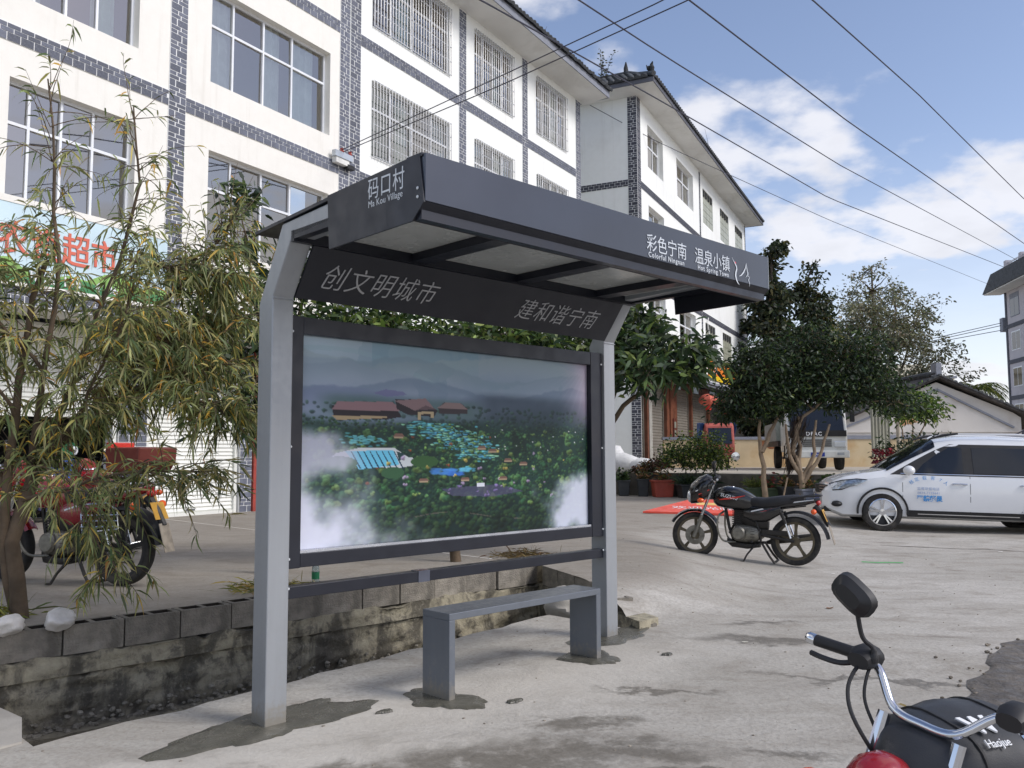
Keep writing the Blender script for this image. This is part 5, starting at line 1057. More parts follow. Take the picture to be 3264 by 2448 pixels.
# ---------------------------------------------------------------- white lorry
LO = thing('lorry', 'white lorry cab facing the yard, parked behind the multi-stemmed tree', 'lorry', (9.2,26.2,.95), math.atan2(-1,-.18))
m_lw = mat('white_lorry_paint', rgb(216,218,214), .35, var=.05, coat=.3, dirt=rgb(170,160,146), dirta=.35, dscale=2)
b = MB().prism([(0,.55),(.02,1.15),(-.28,2.12),(-.45,2.20),(-1.35,2.20),(-1.45,2.1),(-1.45,.55)], -.88, .88); b.build('cab', m_lw, LO, bevel=.06, seg=3)
MB().prism([(.028,1.20),(-.245,2.02),(-.235,2.03),(.04,1.20)], -.78, .78).build('windscreen', m_tint, LO); MB().box(.02,.05,-.85,.85,1.02,1.20).build('front_band', m_blk, LO)
text('lettering', 'DFAC', .16, m_wht, LO, frame((.055,-.32,1.05), (0,1,0), (0,0,1)), extrude=.003, weight=.004, space=1.2)
for z in (.72,.78,.84,.90): MB().box(.0,.035,-.42,.42,z,z+.03).build('grille_slat', m_blk, LO)
for y in (-.66,.66): MB().box(.0,.045,y-.17,y+.17,.70,.88).build('headlight', m_lamp, LO, bevel=.02); MB().box(.085,.10,y-.1,y+.1,.46,.54).build('fog_lamp', m_lamp, LO)
MB().box(-.1,.09,-.92,.92,.38,.60).build('bumper', m_lw, LO, bevel=.03); MB().box(.092,.10,-.2,.2,.42,.54).build('number_plate', MATS['blue_plate'], LO)
text('lettering', 'J9A6', .1, m_wht, LO, frame((.103,-.14,.445), (0,1,0), (0,0,1)), extrude=.001)
for x in (-.55,-3.6):
    for y in (-.72,.72): MB().lathe([(.001,-.11),(.22,-.11),(.36,-.1),(.38,0),(.36,.1),(.22,.11),(.001,.11)], 24, (x,y,.38), 'y').build('wheel', m_rub, LO, smooth=True)
MB().box(-4.9,-1.5,-.95,.95,.75,.92).build('chassis', m_frm, LO)
for a in ((-4.9,-1.6,-1.0,-.96,.92,1.5),(-4.9,-1.6,.96,1.0,.92,1.5),(-1.62,-1.58,-1.0,1.0,.92,1.9),(-4.9,-4.86,-.96,.96,.92,1.5)): MB().box(*a).build('load_board', mat('lorry_side', rgb(150,156,150), .6, var=.15), LO)
for y in (-1.02,1.02): MB().tube([(-.2,y*.86,1.8),(.05,y,1.75)], .012, 6).build('mirror_arm', m_blk, LO); MB().box(.02,.10,y-.07,y+.07,1.45,1.78).build('mirror', m_blk, LO, bevel=.02)
MB().tube([(.0,-.95,.4),(.02,-.95,.75)], .02, 6).box(-.4,-.1,-.98,-.9,.35,.42).build('step', m_frm, LO)
# ---------------------------------------------------------------- red three wheeled carrier
TR = thing('cargo_tricycle', 'dusty red cargo tricycle with blue tarpaulin in front of the shop shutters', 'tricycle', (7.0,29.2,.95), math.atan2(-1,-.1))
m_dr = mat('faded_red_paint', rgb(168,84,72), .5, var=.2, scale=3); m_tarp = mat('blue_tarpaulin', rgb(36,84,150), .6, var=.2)
b = MB().prism([(0,.35),(.05,.75),(-.12,1.45),(-.25,1.55),(-1.1,1.55),(-1.15,.35)], -.48, .48); b.build('cab', m_dr, TR, bevel=.06, seg=3)
MB().prism([(.052,.85),(-.10,1.38),(-.09,1.385),(.064,.85)], -.38, .38).build('windscreen', m_tint, TR)
MB().prism([(-.2,1.56),(-1.3,1.6),(-1.5,.8),(-1.3,.8)], .49, .62).build('tarpaulin', m_tarp, TR, bevel=.03); MB().prism([(-.2,1.56),(-1.3,1.6),(-1.5,.8),(-1.3,.8)], -.62, -.49).build('tarpaulin', m_tarp, TR, bevel=.03)
MB().box(-2.6,-1.16,-.6,.6,.5,1.0).build('cargo_bed', m_dr, TR, bevel=.02)
for c in ((.0,0,.28),(-2.0,-.5,.28),(-2.0,.5,.28)): MB().lathe([(.001,-.05),(.2,-.05),(.28,-.03),(.28,.03),(.2,.05),(.001,.05)], 20, c, 'y').build('wheel', m_rub, TR, smooth=True)
MB().lathe([(.001,-.03),(.14,-.03),(.15,0),(.14,.02),(.001,.025)], 20, (.2,.46,.42), 'x').build('headlight', m_chr, TR, smooth=True)
# ================================================================ trees and plants
m_leaf = leaf_mat('leaf'); m_bark = mat('grey_brown_bark', rgb(92,78,62), .9, var=.3, scale=6, bump=.006, bscale=30); m_bark2 = mat('pale_bark', rgb(140,122,100), .85, var=.25, scale=6, bump=.004, bscale=30); m_barkd = mat('dark_bark', rgb(58,50,44), .9, var=.3)
def unit_rows(a): return a/(np.linalg.norm(a, axis=1)[:, None]+1e-9)
def interp_poly(pts, n):
    pts = np.array(pts, float); d = np.r_[0, np.cumsum(np.linalg.norm(np.diff(pts, axis=0), axis=1))]; t = np.linspace(0, d[-1], n); return np.stack([np.interp(t, d, pts[:, i]) for i in range(3)], 1)
def wobble(p, amp, r): p = p.copy(); p[1:-1] += r.normal(0, amp, p[1:-1].shape); return p
def leaf_objs(parent, base, P, D, L, Wd, cols, droop, n, seed):
    """the n leaves nearest the camera become objects of their own, sharing a few meshes"""
    P = np.asarray(P); d = np.linalg.norm(P+np.array(base)-np.array([0,0,1.45]), axis=1); o_ = np.argsort(d); near, far = o_[:n], o_[n:]
    r = random.Random(seed); variants = []
    keys = np.array([c for c in cols[near]]); 
    for k in range(6):
        me = MB(); w = 1.0; cu = droop*(.7+.15*k)
        me.add([(0,0,0),(.3,-.5,-cu*.08),(.3,.5,-cu*.08),(.68,-.42,-cu*.4),(.68,.42,-cu*.4),(1,0,-cu)], [(0,1,2),(1,3,4,2),(3,5,4)]); m_ = me.mesh('leaf')
        ca = m_.color_attributes.new('col', 'FLOAT_COLOR', 'POINT'); c = keys[int(len(keys)*(k+.5)/6)]
        ca.data.foreach_set('color', np.tile(np.r_[c, 1.], 6).astype(np.float32)); m_.materials.append(m_leaf); variants.append(m_)
    for i in near:
        o = link('leaf', variants[r.randrange(6)], parent); o.location = P[i]; dv = Vector(D[i]).normalized()
        sd = dv.cross(Vector((r.gauss(0,1), r.gauss(0,1), r.gauss(0,.4)))).normalized(); up = dv.cross(sd)
        if up.z < 0: sd, up = -sd, -up
        M = Matrix(((dv.x,sd.x,up.x),(dv.y,sd.y,up.y),(dv.z,sd.z,up.z))); o.rotation_euler = M.to_euler(); o.scale = (L[i], Wd[i], L[i])
    return far
# ---------------------------------------------------------------- narrow-leaved tree at the left
TB = np.array([-3.43, 6.15, .33]); r5 = np.random.default_rng(11)
WT = thing('tree', 'narrow leaved tree turning yellow beside the white stones at the left edge', 'tree', tuple(TB))
LIMBS = [[(-3.43,6.15,.30),(-3.49,6.1,.83),(-3.42,6.15,1.21),(-3.33,6.2,1.47),(-3.06,6.3,1.79),(-2.66,6.4,2.0),(-2.22,6.5,2.13)], [(-3.48,6.2,.30),(-3.53,6.1,.92),(-3.56,6.1,1.24),(-3.45,6.0,1.73),(-3.38,6.0,2.37),(-3.27,6.0,2.83)], [(-3.33,6.2,1.47),(-3.14,6.3,2.21),(-2.89,6.3,2.9),(-2.77,6.3,3.46),(-2.83,6.3,4.06)], [(-3.42,6.15,1.21),(-3.27,6.0,2.05),(-3.12,5.9,2.68),(-3.19,5.9,3.33),(-3.26,5.9,4.1)], [(-3.06,6.3,1.79),(-2.72,6.5,2.48),(-2.42,6.6,2.97),(-2.17,6.6,3.26)], [(-2.66,6.4,2.0),(-2.28,6.3,1.84),(-1.98,6.3,1.73)], [(-3.42,6.1,1.15),(-2.91,5.9,1.25),(-2.46,5.8,1.36),(-2.09,5.8,1.34)], [(-3.2,6.15,1.4),(-2.93,5.9,1.13),(-2.72,5.8,.83),(-2.57,5.75,.65)], [(-3.56,6.1,1.24),(-3.92,6.1,1.99),(-4.15,6.1,2.66)], [(-3.45,6.0,1.73),(-3.58,5.7,2.17),(-3.6,5.6,2.62)], [(-3.06,6.3,1.79),(-2.86,6.6,2.25),(-2.52,6.8,2.49),(-2.18,6.9,2.58)], [(-3.33,6.2,1.47),(-3.0,6.0,1.75),(-2.75,5.9,2.2),(-2.6,5.9,2.6)], [(-3.14,6.3,2.21),(-2.75,6.4,2.35),(-2.35,6.5,2.3)], [(-2.89,6.3,2.9),(-2.55,6.4,2.85),(-2.2,6.5,2.8)], [(-3.27,6.0,2.05),(-3.5,5.8,2.4),(-3.6,5.7,2.9)]]
rad0 = [.058,.04,.026,.026,.022,.015,.016,.012,.022,.014,.018,.016,.013,.012,.014]
for k, (l, r0) in enumerate(zip(LIMBS, rad0)):
    p = wobble(interp_poly(l, 10), .012, r5)-TB; MB().tube(p, list(np.linspace(r0, r0*(.45 if k < 2 else .2), 10)), 9).build('trunk' if k < 2 else 'branch', m_bark, WT, smooth=True, ang=80)
tw = MB(); LP_, LD, LL = [], [], []
nper = [104,46,48,40,84,58,44,20,24,28,92,66,84,64,30]
for l, n in zip(LIMBS, nper):
    q = interp_poly(l, 60)
    for i in range(n):
        f = (.30 if l is LIMBS[0] or l is LIMBS[1] else .12)+(.70 if l is LIMBS[0] or l is LIMBS[1] else .88)*r5.random()**.7; j = min(58, int(f*59)); a = q[j]; ax = q[j+1]-q[j]; ax /= np.linalg.norm(ax)+1e-9
        top = f > .93 and ax[2] > .6
        d = ax*(.9 if top else .45)+r5.normal(0, .55, 3)*np.array([1,1,.7]); d[2] += .15; d /= np.linalg.norm(d); ln = r5.uniform(.22, .55); m = 8; pts = [a]
        for s_ in range(m):
            d = d+np.array([0,0,-.10 if not top else .02])+r5.normal(0, .06, 3); d /= np.linalg.norm(d); pts.append(pts[-1]+d*ln/m)
        pts = np.array(pts); tw.tube(pts-TB, list(np.linspace(.0042, .0012, m+1)), 4, cap=False)
        nl = int(r5.integers(15, 27)) if a[2] < 3.1 else int(r5.integers(6, 12)); t_ = np.sort(r5.uniform(.15, 1, nl)); x = t_*m; xi = np.minimum(x.astype(int), m-1); fx = (x-xi)[:, None]; bp_ = pts[xi]*(1-fx)+pts[xi+1]*fx; dd = pts[xi+1]-pts[xi]; dd = unit_rows(dd)
        ld = dd*.6+r5.normal(0, .55, (nl, 3)); ld[:, 2] -= .25; LP_.append(bp_-TB); LD.append(unit_rows(ld)); LL.append(r5.uniform(.065, .135, nl))
stuff(tw.build('twigs', m_bark, WT))
P_ = np.concatenate(LP_); D_ = np.concatenate(LD); L5 = np.concatenate(LL); W5 = L5*r5.uniform(.09, .145, len(L5))
pal = [rgb(126,132,86), rgb(100,112,72), rgb(154,154,106), rgb(76,90,60), rgb(206,168,76), rgb(184,134,64), rgb(174,164,96)]
C5 = pick_cols(len(P_), pal, [36,24,24,10,4,1.5,9], seed=3)
far = leaf_objs(WT, TB, P_, D_, L5, W5, C5, .5, 280, 5)
stuff(leaves_mesh('foliage', P_[far], D_[far], L5[far], W5[far], C5[far], m_leaf, WT, .5, 6))
# ---------------------------------------------------------------- generic leafy tree
def leafy(name, label, cat, base, stems, clumps, nleaf, L, ratio, pal, wts, seed, bark, r0=.06, droop=.3, nobj=0, group=None, clump_r=.16, ntw=10, upb=.15, shell=.5):
    """stems: polylines from the base; clumps: ellipsoids (x,y,z,rx,rz) filled with bunches of leaves on twigs"""
    r = np.random.default_rng(seed); base = np.array(base, float); T = thing(name, label, cat, tuple(base), 0, group); tips = []
    for k, s_ in enumerate(stems):
        p = wobble(interp_poly(s_, 9), .02, r)-base; MB().tube(p, list(np.linspace(r0 if k == 0 else r0*.75, r0*.35, 9)), 9).build('trunk' if k == 0 else 'stem', bark, T, smooth=True, ang=80); tips.append(p)
    tips = np.concatenate([t[3:] for t in tips]); vol = np.array([c[3]**2*c[4] for c in clumps])**.7; cnt = np.maximum(3, (vol/vol.sum()*nleaf/14).astype(int)); tw = MB(); Ps, Ds = [], []
    for c, n in zip(clumps, cnt):
        ctr = np.array(c[:3])-base; j = np.argmin(np.linalg.norm(tips-ctr, axis=1)); lim = wobble(interp_poly([tips[j], (tips[j]+ctr)/2+r.normal(0, .05, 3), ctr], 6), .02, r); tw.tube(lim, list(np.linspace(r0*.35, r0*.12, 6)), 6)
        for _ in range(n):
            v = r.normal(size=3); v /= np.linalg.norm(v); rr = (shell+(1-shell)*r.random())*r.uniform(.8, 1.12)
            e = ctr+v*rr*np.array([c[3], c[3], c[4]]); m0 = ctr+(e-ctr)*.35+r.normal(0, .03, 3)
            if r.random() < .7: tw.tube([m0, (m0+e)/2+r.normal(0, .03, 3), e], [r0*.10, r0*.07, r0*.04], 4, cap=False)
            nl = int(r.integers(9, 20)); out = (e-ctr); out /= np.linalg.norm(out)+1e-9
            Ps.append(e+r.normal(0, clump_r*c[3]/.4 if c[3] < .4 else clump_r, (nl, 3))*np.array([1,1,.8])); d = out*.7+r.normal(0, .6, (nl, 3)); d[:, 2] += upb; Ds.append(unit_rows(d))
    stuff(tw.build('branches', bark, T, smooth=True)); P = np.concatenate(Ps); D = np.concatenate(Ds); Ls = r.uniform(L*.7, L*1.25, len(P)); Ws = Ls*ratio*r.uniform(.8, 1.2, len(P)); C = pick_cols(len(P), pal, wts, seed=seed)
    keep = np.arange(len(P))
    if nobj: keep = leaf_objs(T, base, P, D, Ls, Ws, C, droop, nobj, seed)
    stuff(leaves_mesh('foliage', P[keep], D[keep], Ls[keep], Ws[keep], C[keep], m_leaf, T, droop, seed)); return T
G_BROAD = [rgb(58,76,46), rgb(44,62,40), rgb(84,100,58), rgb(36,50,36), rgb(110,124,70)]; WBR = [30,30,16,18,6]
leafy('tree', 'broad leaved green tree rising behind the left shelter post', 'tree', (-2.35,8.4,.33), [[(-2.35,8.4,.3),(-2.3,8.4,1.4),(-2.4,8.35,2.4),(-2.55,8.3,3.3)], [(-2.32,8.4,1.2),(-2.2,8.5,2.2),(-2.1,8.6,3.0)]],
      [(-2.61,8.2,3.75,.20,.42),(-2.69,8.2,2.97,.31,.39),(-2.49,8.2,2.35,.30,.48),(-2.66,7.9,2.0,.24,.29),(-2.17,8.6,3.30,.36,.26),(-2.4,8.2,1.80,.28,.22),(-2.15,8.5,2.6,.4,.5),(-2.9,8.2,2.55,.2,.25)], 3200, .125, .27, G_BROAD, WBR, 21, m_bark, .05, .35, 220, clump_r=.13)
leafy('tree', 'dense broad leaved tree directly behind the poster', 'tree', (-.6,9.3,.33), [[(-.6,9.3,.3),(-.6,9.3,1.3),(-.7,9.2,2.2),(-.9,9.1,2.7)], [(-.58,9.3,1.0),(-.2,9.3,1.9),(.3,9.4,2.5)]],
      [(-1.75,8.8,2.78,.45,.30),(-1.14,9.0,2.72,.5,.34),(-.42,9.2,2.65,.5,.34),(.33,9.4,2.62,.5,.34),(.85,9.6,2.62,.4,.34),(-.8,9.1,2.3,.8,.5),(.2,9.3,2.2,.7,.5),(-1.45,9.2,2.75,.6,.3),(-.1,9.5,2.7,.6,.3)], 9500, .125, .27, [rgb(72,92,50), rgb(54,74,42), rgb(104,122,66), rgb(40,56,38), rgb(128,142,80)], [28,28,20,12,10], 22, m_bark, .06, .35, 220, clump_r=.15, shell=.15)
leafy('tree', 'broad leaved tree with open branches beside the right shelter post', 'tree', (.95,9.9,.33), [[(.95,9.9,.3),(.95,9.85,1.2),(1.1,9.75,2.0),(1.4,9.6,2.8)], [(.97,9.85,1.5),(1.4,9.6,2.15),(1.95,9.45,2.45)]],
      [(1.47,9.6,2.80,.30,.30),(1.72,9.4,2.50,.40,.20),(1.40,9.2,2.32,.34,.14),(1.97,9.4,2.62,.22,.14),(1.42,9.8,3.02,.26,.18),(2.15,9.4,2.44,.18,.09),(1.2,9.5,2.55,.35,.32),(1.95,9.3,2.36,.2,.10)], 2000, .145, .27, G_BROAD, WBR, 23, m_bark, .045, .45, 220, clump_r=.12, shell=.35)
# ---------------------------------------------------------------- clipped trees across the yard
G_DK = [rgb(46,62,40), rgb(36,50,34), rgb(64,82,48), rgb(28,40,28), rgb(84,98,54)]; W_DK = [30,30,18,16,6]
def nearer(l, k): return [tuple([c[0]*k, c[1]*k, 1.45+(c[2]-1.45)*k]+[q_*k for q_ in c[3:]]) for c in l]
leafy('tree', 'round crowned small tree on a single straight trunk beside the black motorcycle', 'tree', (6.0,20.6,.3), [nearer([(6.19,21.3,.24),(6.16,21.3,1.0),(6.10,21.3,1.7),(6.1,21.3,2.6)], .967), nearer([(6.12,21.3,1.5),(6.4,21.3,2.1),(6.8,21.5,2.7)], .967)],
      nearer([(6.11,21.3,3.51,.80,.60),(5.55,21.3,2.82,.55,.42),(6.08,21.3,2.72,.85,.40),(6.75,21.6,3.05,.75,.55),(6.12,21.3,3.9,.42,.38),(5.25,21.3,2.45,.28,.14)], .967), 9000, .12, .36, G_DK, W_DK, 31, m_bark2, .075, .35, 0, clump_r=.16, shell=.55)
leafy('tree', 'wide dark tree with a cluster of pale forking stems behind the white car', 'tree', (6.77,20.4,.32), [nearer(q_, .927) for q_ in [[(7.30,22.0,.2),(7.30,22.0,.9),(7.0,22.0,1.4),(6.95,22.0,2.2)], [(7.30,22.0,.85),(7.25,22.0,1.4),(7.3,22.1,2.4)], [(7.32,22.0,.8),(7.6,22.0,1.25),(7.72,22.0,2.3)], [(7.32,22.0,.7),(7.75,22.0,1.3),(8.1,22.1,2.2)], [(7.3,22.0,.9),(7.12,22.0,1.5),(7.3,22.1,2.3),(8.2,22.2,3.0)]]],
      nearer([(7.75,22.3,3.4,.75,.45),(8.55,22.4,3.85,.84,.68),(9.20,22.3,3.1,.95,.45),(8.25,22.3,2.98,.85,.25),(9.20,22.5,4.1,.72,.6),(9.69,22.0,2.75,.5,.24),(7.65,22.6,4.0,.65,.55),(8.4,22.3,3.2,.8,.5),(7.2,22.2,3.2,.45,.45),(7.9,22.6,4.5,.5,.4)], .927), 12000, .12, .36, G_DK, W_DK, 32, m_bark2, .075, .35, 0, clump_r=.18, shell=.5)
leafy('tree', 'small light green tree against the gable wall', 'tree', (11.0,24.0,.95), [[(11.0,24,.9),(11.02,24,1.6),(11.1,24,2.3)], [(11.0,24,1.3),(10.8,24,1.9),(10.7,24,2.4)], [(11.0,24,1.5),(11.3,24,2.0),(11.5,24,2.4)]],
      [(11.29,24,2.85,.55,.36),(10.83,24,2.62,.50,.28),(11.6,24,2.58,.38,.26),(10.6,24,2.9,.4,.3)], 2200, .13, .36, [rgb(84,106,50), rgb(62,84,42), rgb(118,138,62), rgb(46,64,36)], [30,28,20,14], 33, m_bark2, .04, .35, 0, clump_r=.14)
leafy('shrub', 'sparse shrub of long thin twigs behind the car roof', 'shrub', (10.4,22.5,.95), [[(10.4,22.5,.95),(10.5,22.5,1.3),(10.7,22.5,1.7)], [(10.4,22.5,.95),(10.0,22.5,1.4),(9.7,22.5,1.6)], [(10.4,22.5,.95),(10.9,22.5,1.5),(11.4,22.5,1.75)]],
      [(10.5,22.5,1.6,.5,.3),(9.9,22.5,1.55,.4,.25),(11.2,22.5,1.62,.45,.25),(10.2,22.5,1.3,.6,.25)], 900, .13, .3, G_DK, W_DK, 34, m_bark, .02, .2, 0, clump_r=.12, upb=.4)
leafy('shrub', 'rounded green shrub on the ledge in front of the far shops', 'shrub', (4.75,22.9,.95), [[(4.75,22.9,.3),(4.8,22.9,1.0),(4.85,22.9,1.4)], [(4.75,22.9,.4),(4.5,22.9,1.1),(4.4,22.9,1.4)], [(4.75,22.9,.5),(5.1,22.9,1.1),(5.3,22.9,1.5)]],
      [(4.45,22.9,1.55,.5,.34),(5.1,22.9,1.65,.55,.42),(4.8,22.9,1.35,.7,.28),(5.4,22.9,1.35,.4,.3),(4.2,22.9,1.35,.3,.22)], 4200, .075, .5, [rgb(66,84,40), rgb(50,68,34), rgb(100,116,52), rgb(38,52,30), rgb(130,140,64)], [28,28,20,14,8], 35, m_barkd, .03, .2, 0, clump_r=.10)
leafy('shrub', 'reddish brown low shrub left of the rounded green shrub', 'shrub', (3.85,23.9,.95), [[(3.85,23.9,.95),(3.85,23.9,1.1),(3.9,23.9,1.25)]], [(3.75,23.9,1.12,.3,.14),(4.05,23.9,1.2,.3,.2),(3.5,23.9,1.05,.2,.1)], 900, .09, .45, [rgb(70,46,36), rgb(52,36,30), rgb(96,66,44), rgb(54,60,34)], [30,30,15,20], 36, m_barkd, .015, .2, 0, clump_r=.08)
leafy('shrub', 'crimson leaved shrub behind the car windscreen', 'shrub', (8.95,21.0,.95), [[(8.95,21.0,.9),(8.95,21.0,1.1),(8.95,21.0,1.35)]], [(8.95,21.0,1.38,.22,.2),(9.1,21.0,1.2,.2,.15)], 420, .09, .4, [rgb(110,24,40), rgb(78,20,34), rgb(140,40,50)], [3,3,1], 37, m_barkd, .015, .2, 0, clump_r=.07)
# ---------------------------------------------------------------- tall trees beyond
def tall(label, x, y, z0, ztop, wid, n, seed, pal, wts, L=.34, ratio=.5, cone=True, lean=0, bark=None, dens=1.0):
    r = np.random.default_rng(seed); cl = []; h = ztop-z0; m = int(20*dens)
    for i in range(m):
        f = (i+.5)/m; zz = z0+.12*h+f*.86*h; rad = wid*(1.0-.62*f if cone else math.sin(math.pi*(.18+.78*f)))*r.uniform(.75, 1.2)
        for q in range(2 if cone else 3):
            a = r.uniform(0, 6.28); d = rad*r.uniform(.35, .95); cl.append((x+lean*f+d*math.cos(a), y+d*math.sin(a), zz+r.normal(0, .12*h/m*4), max(.25, rad*.48), max(.2, rad*.26)))
    return leafy('tree', label, 'tree', (x, y, z0), [[(x,y,z0-.3),(x+lean*.2,y,z0+h*.3),(x+lean*.5,y,z0+h*.6),(x+lean,y,ztop-.3)]]+([] if cone else [[(x,y,z0+1),(x+s_*wid*.4,y,z0+h*.45),(x+s_*wid*.7,y,z0+h*.75)] for s_ in (-1,-.4,.5,1)]), cl, n, L, ratio, pal, wts, seed, bark or m_barkd, .16, .3, 0, 'tall trees behind the yard', clump_r=.22, shell=.3)
PT = [rgb(56,66,46), rgb(42,54,40), rgb(80,84,56), rgb(36,44,36), rgb(104,96,66)]
tall('tall narrow dark tree just right of the far white block', 13.6, 45, 1.2, 12.7, 1.7, 17000, 41, PT, [28,28,16,20,8], .26, .5, lean=.1); tall('second tall dark tree, slightly shorter, right of the narrow one', 16.05, 46, 1.2, 11.2, 2.3, 18000, 42, PT, [28,28,16,20,8], .26, .5, lean=-.1)
tall('tall feathery tree with thin brownish foliage against the sky', 25.3, 60, 1.2, 14.8, 4.6, 24000, 43, [rgb(132,130,108), rgb(112,114,94), rgb(150,144,120), rgb(94,98,84)], [30,28,18,20], .24, .4, False, bark=m_bark, dens=1.1)
tall('pale yellowish tree half hidden between the dark and feathery trees', 20.6, 56, 1.2, 10.2, 2.4, 3600, 44, [rgb(150,146,96), rgb(126,124,84), rgb(168,160,110)], [3,3,2], .28, .4, False, bark=m_bark)
def palm(label, x, y, z, n, L, seed, pal):
    r = np.random.default_rng(seed); P, D = [], []; T = thing('palm_tree', label, 'palm', (x, y, 1.0)); MB().tube([(0,0,0),(0,0,z-1.0)], [.2,.14], 8).build('trunk', m_bark, T); b = MB()
    for i in range(n):
        a = r.uniform(0, 6.28); d = np.array([math.cos(a), math.sin(a), r.uniform(.2, 1.2)]); d /= np.linalg.norm(d); p = np.array([0,0,z-1.0]); 
        for s_ in range(14):
            d = d+np.array([0,0,-.10]); d /= np.linalg.norm(d); p = p+d*L/14
            for sg in (-1, 1): sd = np.cross(d, [0,0,1])*sg; P.append(p); D.append(d*.6+sd*.8+np.array([0,0,-.2]))
    P = np.array(P); D = unit_rows(np.array(D)); leaves_mesh('fronds', P, D, np.full(len(P), L*.30), np.full(len(P), .05), pick_cols(len(P), pal, [1]*len(pal), seed=seed), m_leaf, T, .4, seed)['kind'] = 'stuff'
palm('sunlit palm crown showing above the gable roof', 33.4, 62, 6.1, 26, 1.9, 51, [rgb(120,130,60), rgb(160,160,80), rgb(84,100,48)]); palm('yellowish palm crown close to the grey apartment block', 41.2, 66, 4.8, 22, 1.6, 52, [rgb(190,180,96), rgb(160,150,80)])
# ---------------------------------------------------------------- roof weeds
def weed(label, p, h, n, seed, leafy_=True, q=.0):
    r = np.random.default_rng(seed); T = thing('weed', label, 'weed', p, 0, 'weeds growing on the roofs'); P, D = [], []
    for i in range(n):
        d = np.array([r.normal(0, .25)+q, r.normal(0, .2), 1]); pts = [np.zeros(3)+r.normal(0, .06, 3)*np.array([1,1,0])]
        for s_ in range(6): d = d+r.normal(0, .08, 3)*np.array([1,1,0]); pts.append(pts[-1]+d/np.linalg.norm(d)*h/6*r.uniform(.7, 1.1))
        MB().tube(pts, list(np.linspace(.012, .004, 7)), 5).build('stalk', m_barkd, T)
        if leafy_:
            for k_ in range(26): a = pts[1+k_ % 6]; P.append(a+r.normal(0, .05, 3)); v = r.normal(size=3); v[2] = abs(v[2])*.5; D.append(v)
    if P: stuff(leaves_mesh('foliage', np.array(P), unit_rows(np.array(D)), np.full(len(P), .12), np.full(len(P), .05), pick_cols(len(P), PT, [1]*5, seed=seed), m_leaf, T, .2, seed))
def on_b1(u, y, z): c, s_ = math.cos(B1R), math.sin(B1R); return (B1L[0]+u*c-y*s_, B1L[1]+u*s_+y*c, z)
def on_b2(u, y, z): c, s_ = math.cos(math.radians(64)), math.sin(math.radians(64)); return (4.47+u*c-y*s_, 30+u*s_+y*c, z)
weed('leafy weed at the top of the white block eave', on_b1(7.9,-.9,13.6), .55, 5, 61); weed('tall thin stalks on the white block eave', on_b1(8.9,-.8,13.65), 1.1, 4, 62, False, .15); weed('single thin stalk on the white block eave near its end', on_b1(11.2,-.85,13.6), .6, 1, 63, False)
weed('bushy weed on the ridge of the far white block', on_b2(.3,1.3,15.25), 1.1, 4, 64); weed('two bare stalks standing on the far eave', on_b2(8.6,-.6,14.7), 1.2, 2, 65, False)
# ================================================================ houses in the distance
m_gab = mat('weathered_white_wall', rgb(206,202,196), .9, var=.06, scale=.6, dirt=rgb(168,158,146), dirta=.6, dscale=.5); m_peel = mat('exposed_render', rgb(198,156,116), .9, var=.2)
GH = thing('gabled_house', 'low white gabled house with dark tiled roof behind the car', 'house', (18.68,38,.95))
b = MB(); b.prism([(-4.9,0),(3.65,0),(3.65,2.05),(3.3,2.28),(0,3.62),(-4.9,1.65)], 0, .25); b.build('gable_wall', m_gab, GH); MB().box(3.4,3.65,.251,12,0,2.0).build('side_wall', m_gab, GH); MB().box(-4.9,-4.65,.251,12,0,1.6).build('side_wall', m_gab, GH)
for s_, x1, z1 in ((1, 5.0, 1.72), (-1, -5.4, 1.55)):
    rf = MB(); rf.add([(0,-.35,3.92),(x1,-.35,z1),(x1,12,z1),(0,12,3.92),(0,-.35,3.78),(x1,-.35,z1-.14),(x1,12,z1-.14),(0,12,3.78)], [(0,1,2,3),(4,7,6,5),(0,4,5,1),(1,5,6,2),(2,6,7,3)]); R_ = rf.build('roof_slope', mat('old_roof_tile', rgb(64,60,58), .9, var=.35, scale=3, dirt=rgb(120,112,104), dirta=.4, dscale=2), GH)
    L_r = math.hypot(x1, 3.92-z1); n = int(L_r/.23)
    for i in range(n):
        f = i/n; o = link('tile', TILE, R_); o.location = (x1*f, -.40+random.uniform(-.03,.03), 3.92+(z1-3.92)*f-.05); o.scale = (1.1, .8, 1.0); o.rotation_euler = (0, math.atan2(3.92-z1, x1) if s_ > 0 else -math.atan2(3.92-z1, -x1), 0)
MB().box(-.12,.12,-.3,.2,3.9,4.45).build('ridge_end', m_fascia, GH); MB().tube([(0,-.2,4.0),(0,12,4.0)], .14, 8).build('ridge', m_tile, GH)
for z0, z1, dp in ((1.42,1.47,.05),(1.12,1.30,.03),(.95,.99,.05)): MB().box(-4.9,3.5,-dp,-.001,z0,z1).build('moulding', m_fascia if z0 == 1.12 else m_gab, GH)
MB().bar((0,-.04,3.30),(3.3,-.04,1.62), .08, .08, up=(0,1,0)).build('moulding', m_fascia, GH); MB().bar((0,-.04,3.30),(-4.6,-.04,1.45), .08, .08, up=(0,1,0)).build('moulding', m_fascia, GH)
def blotch(nm, par, c, rx, rz, m, seed, y=-.006):
    r = random.Random(seed); b = MB(); n = 22; b.v = [(c[0]+rx*math.cos(6.283*i/n)*r.uniform(.6,1.15), y, c[1]+rz*math.sin(6.283*i/n)*r.uniform(.6,1.15)) for i in range(n)]; b.f = [tuple(range(n))]; b.m = [0]; return b.build(nm, m, par)
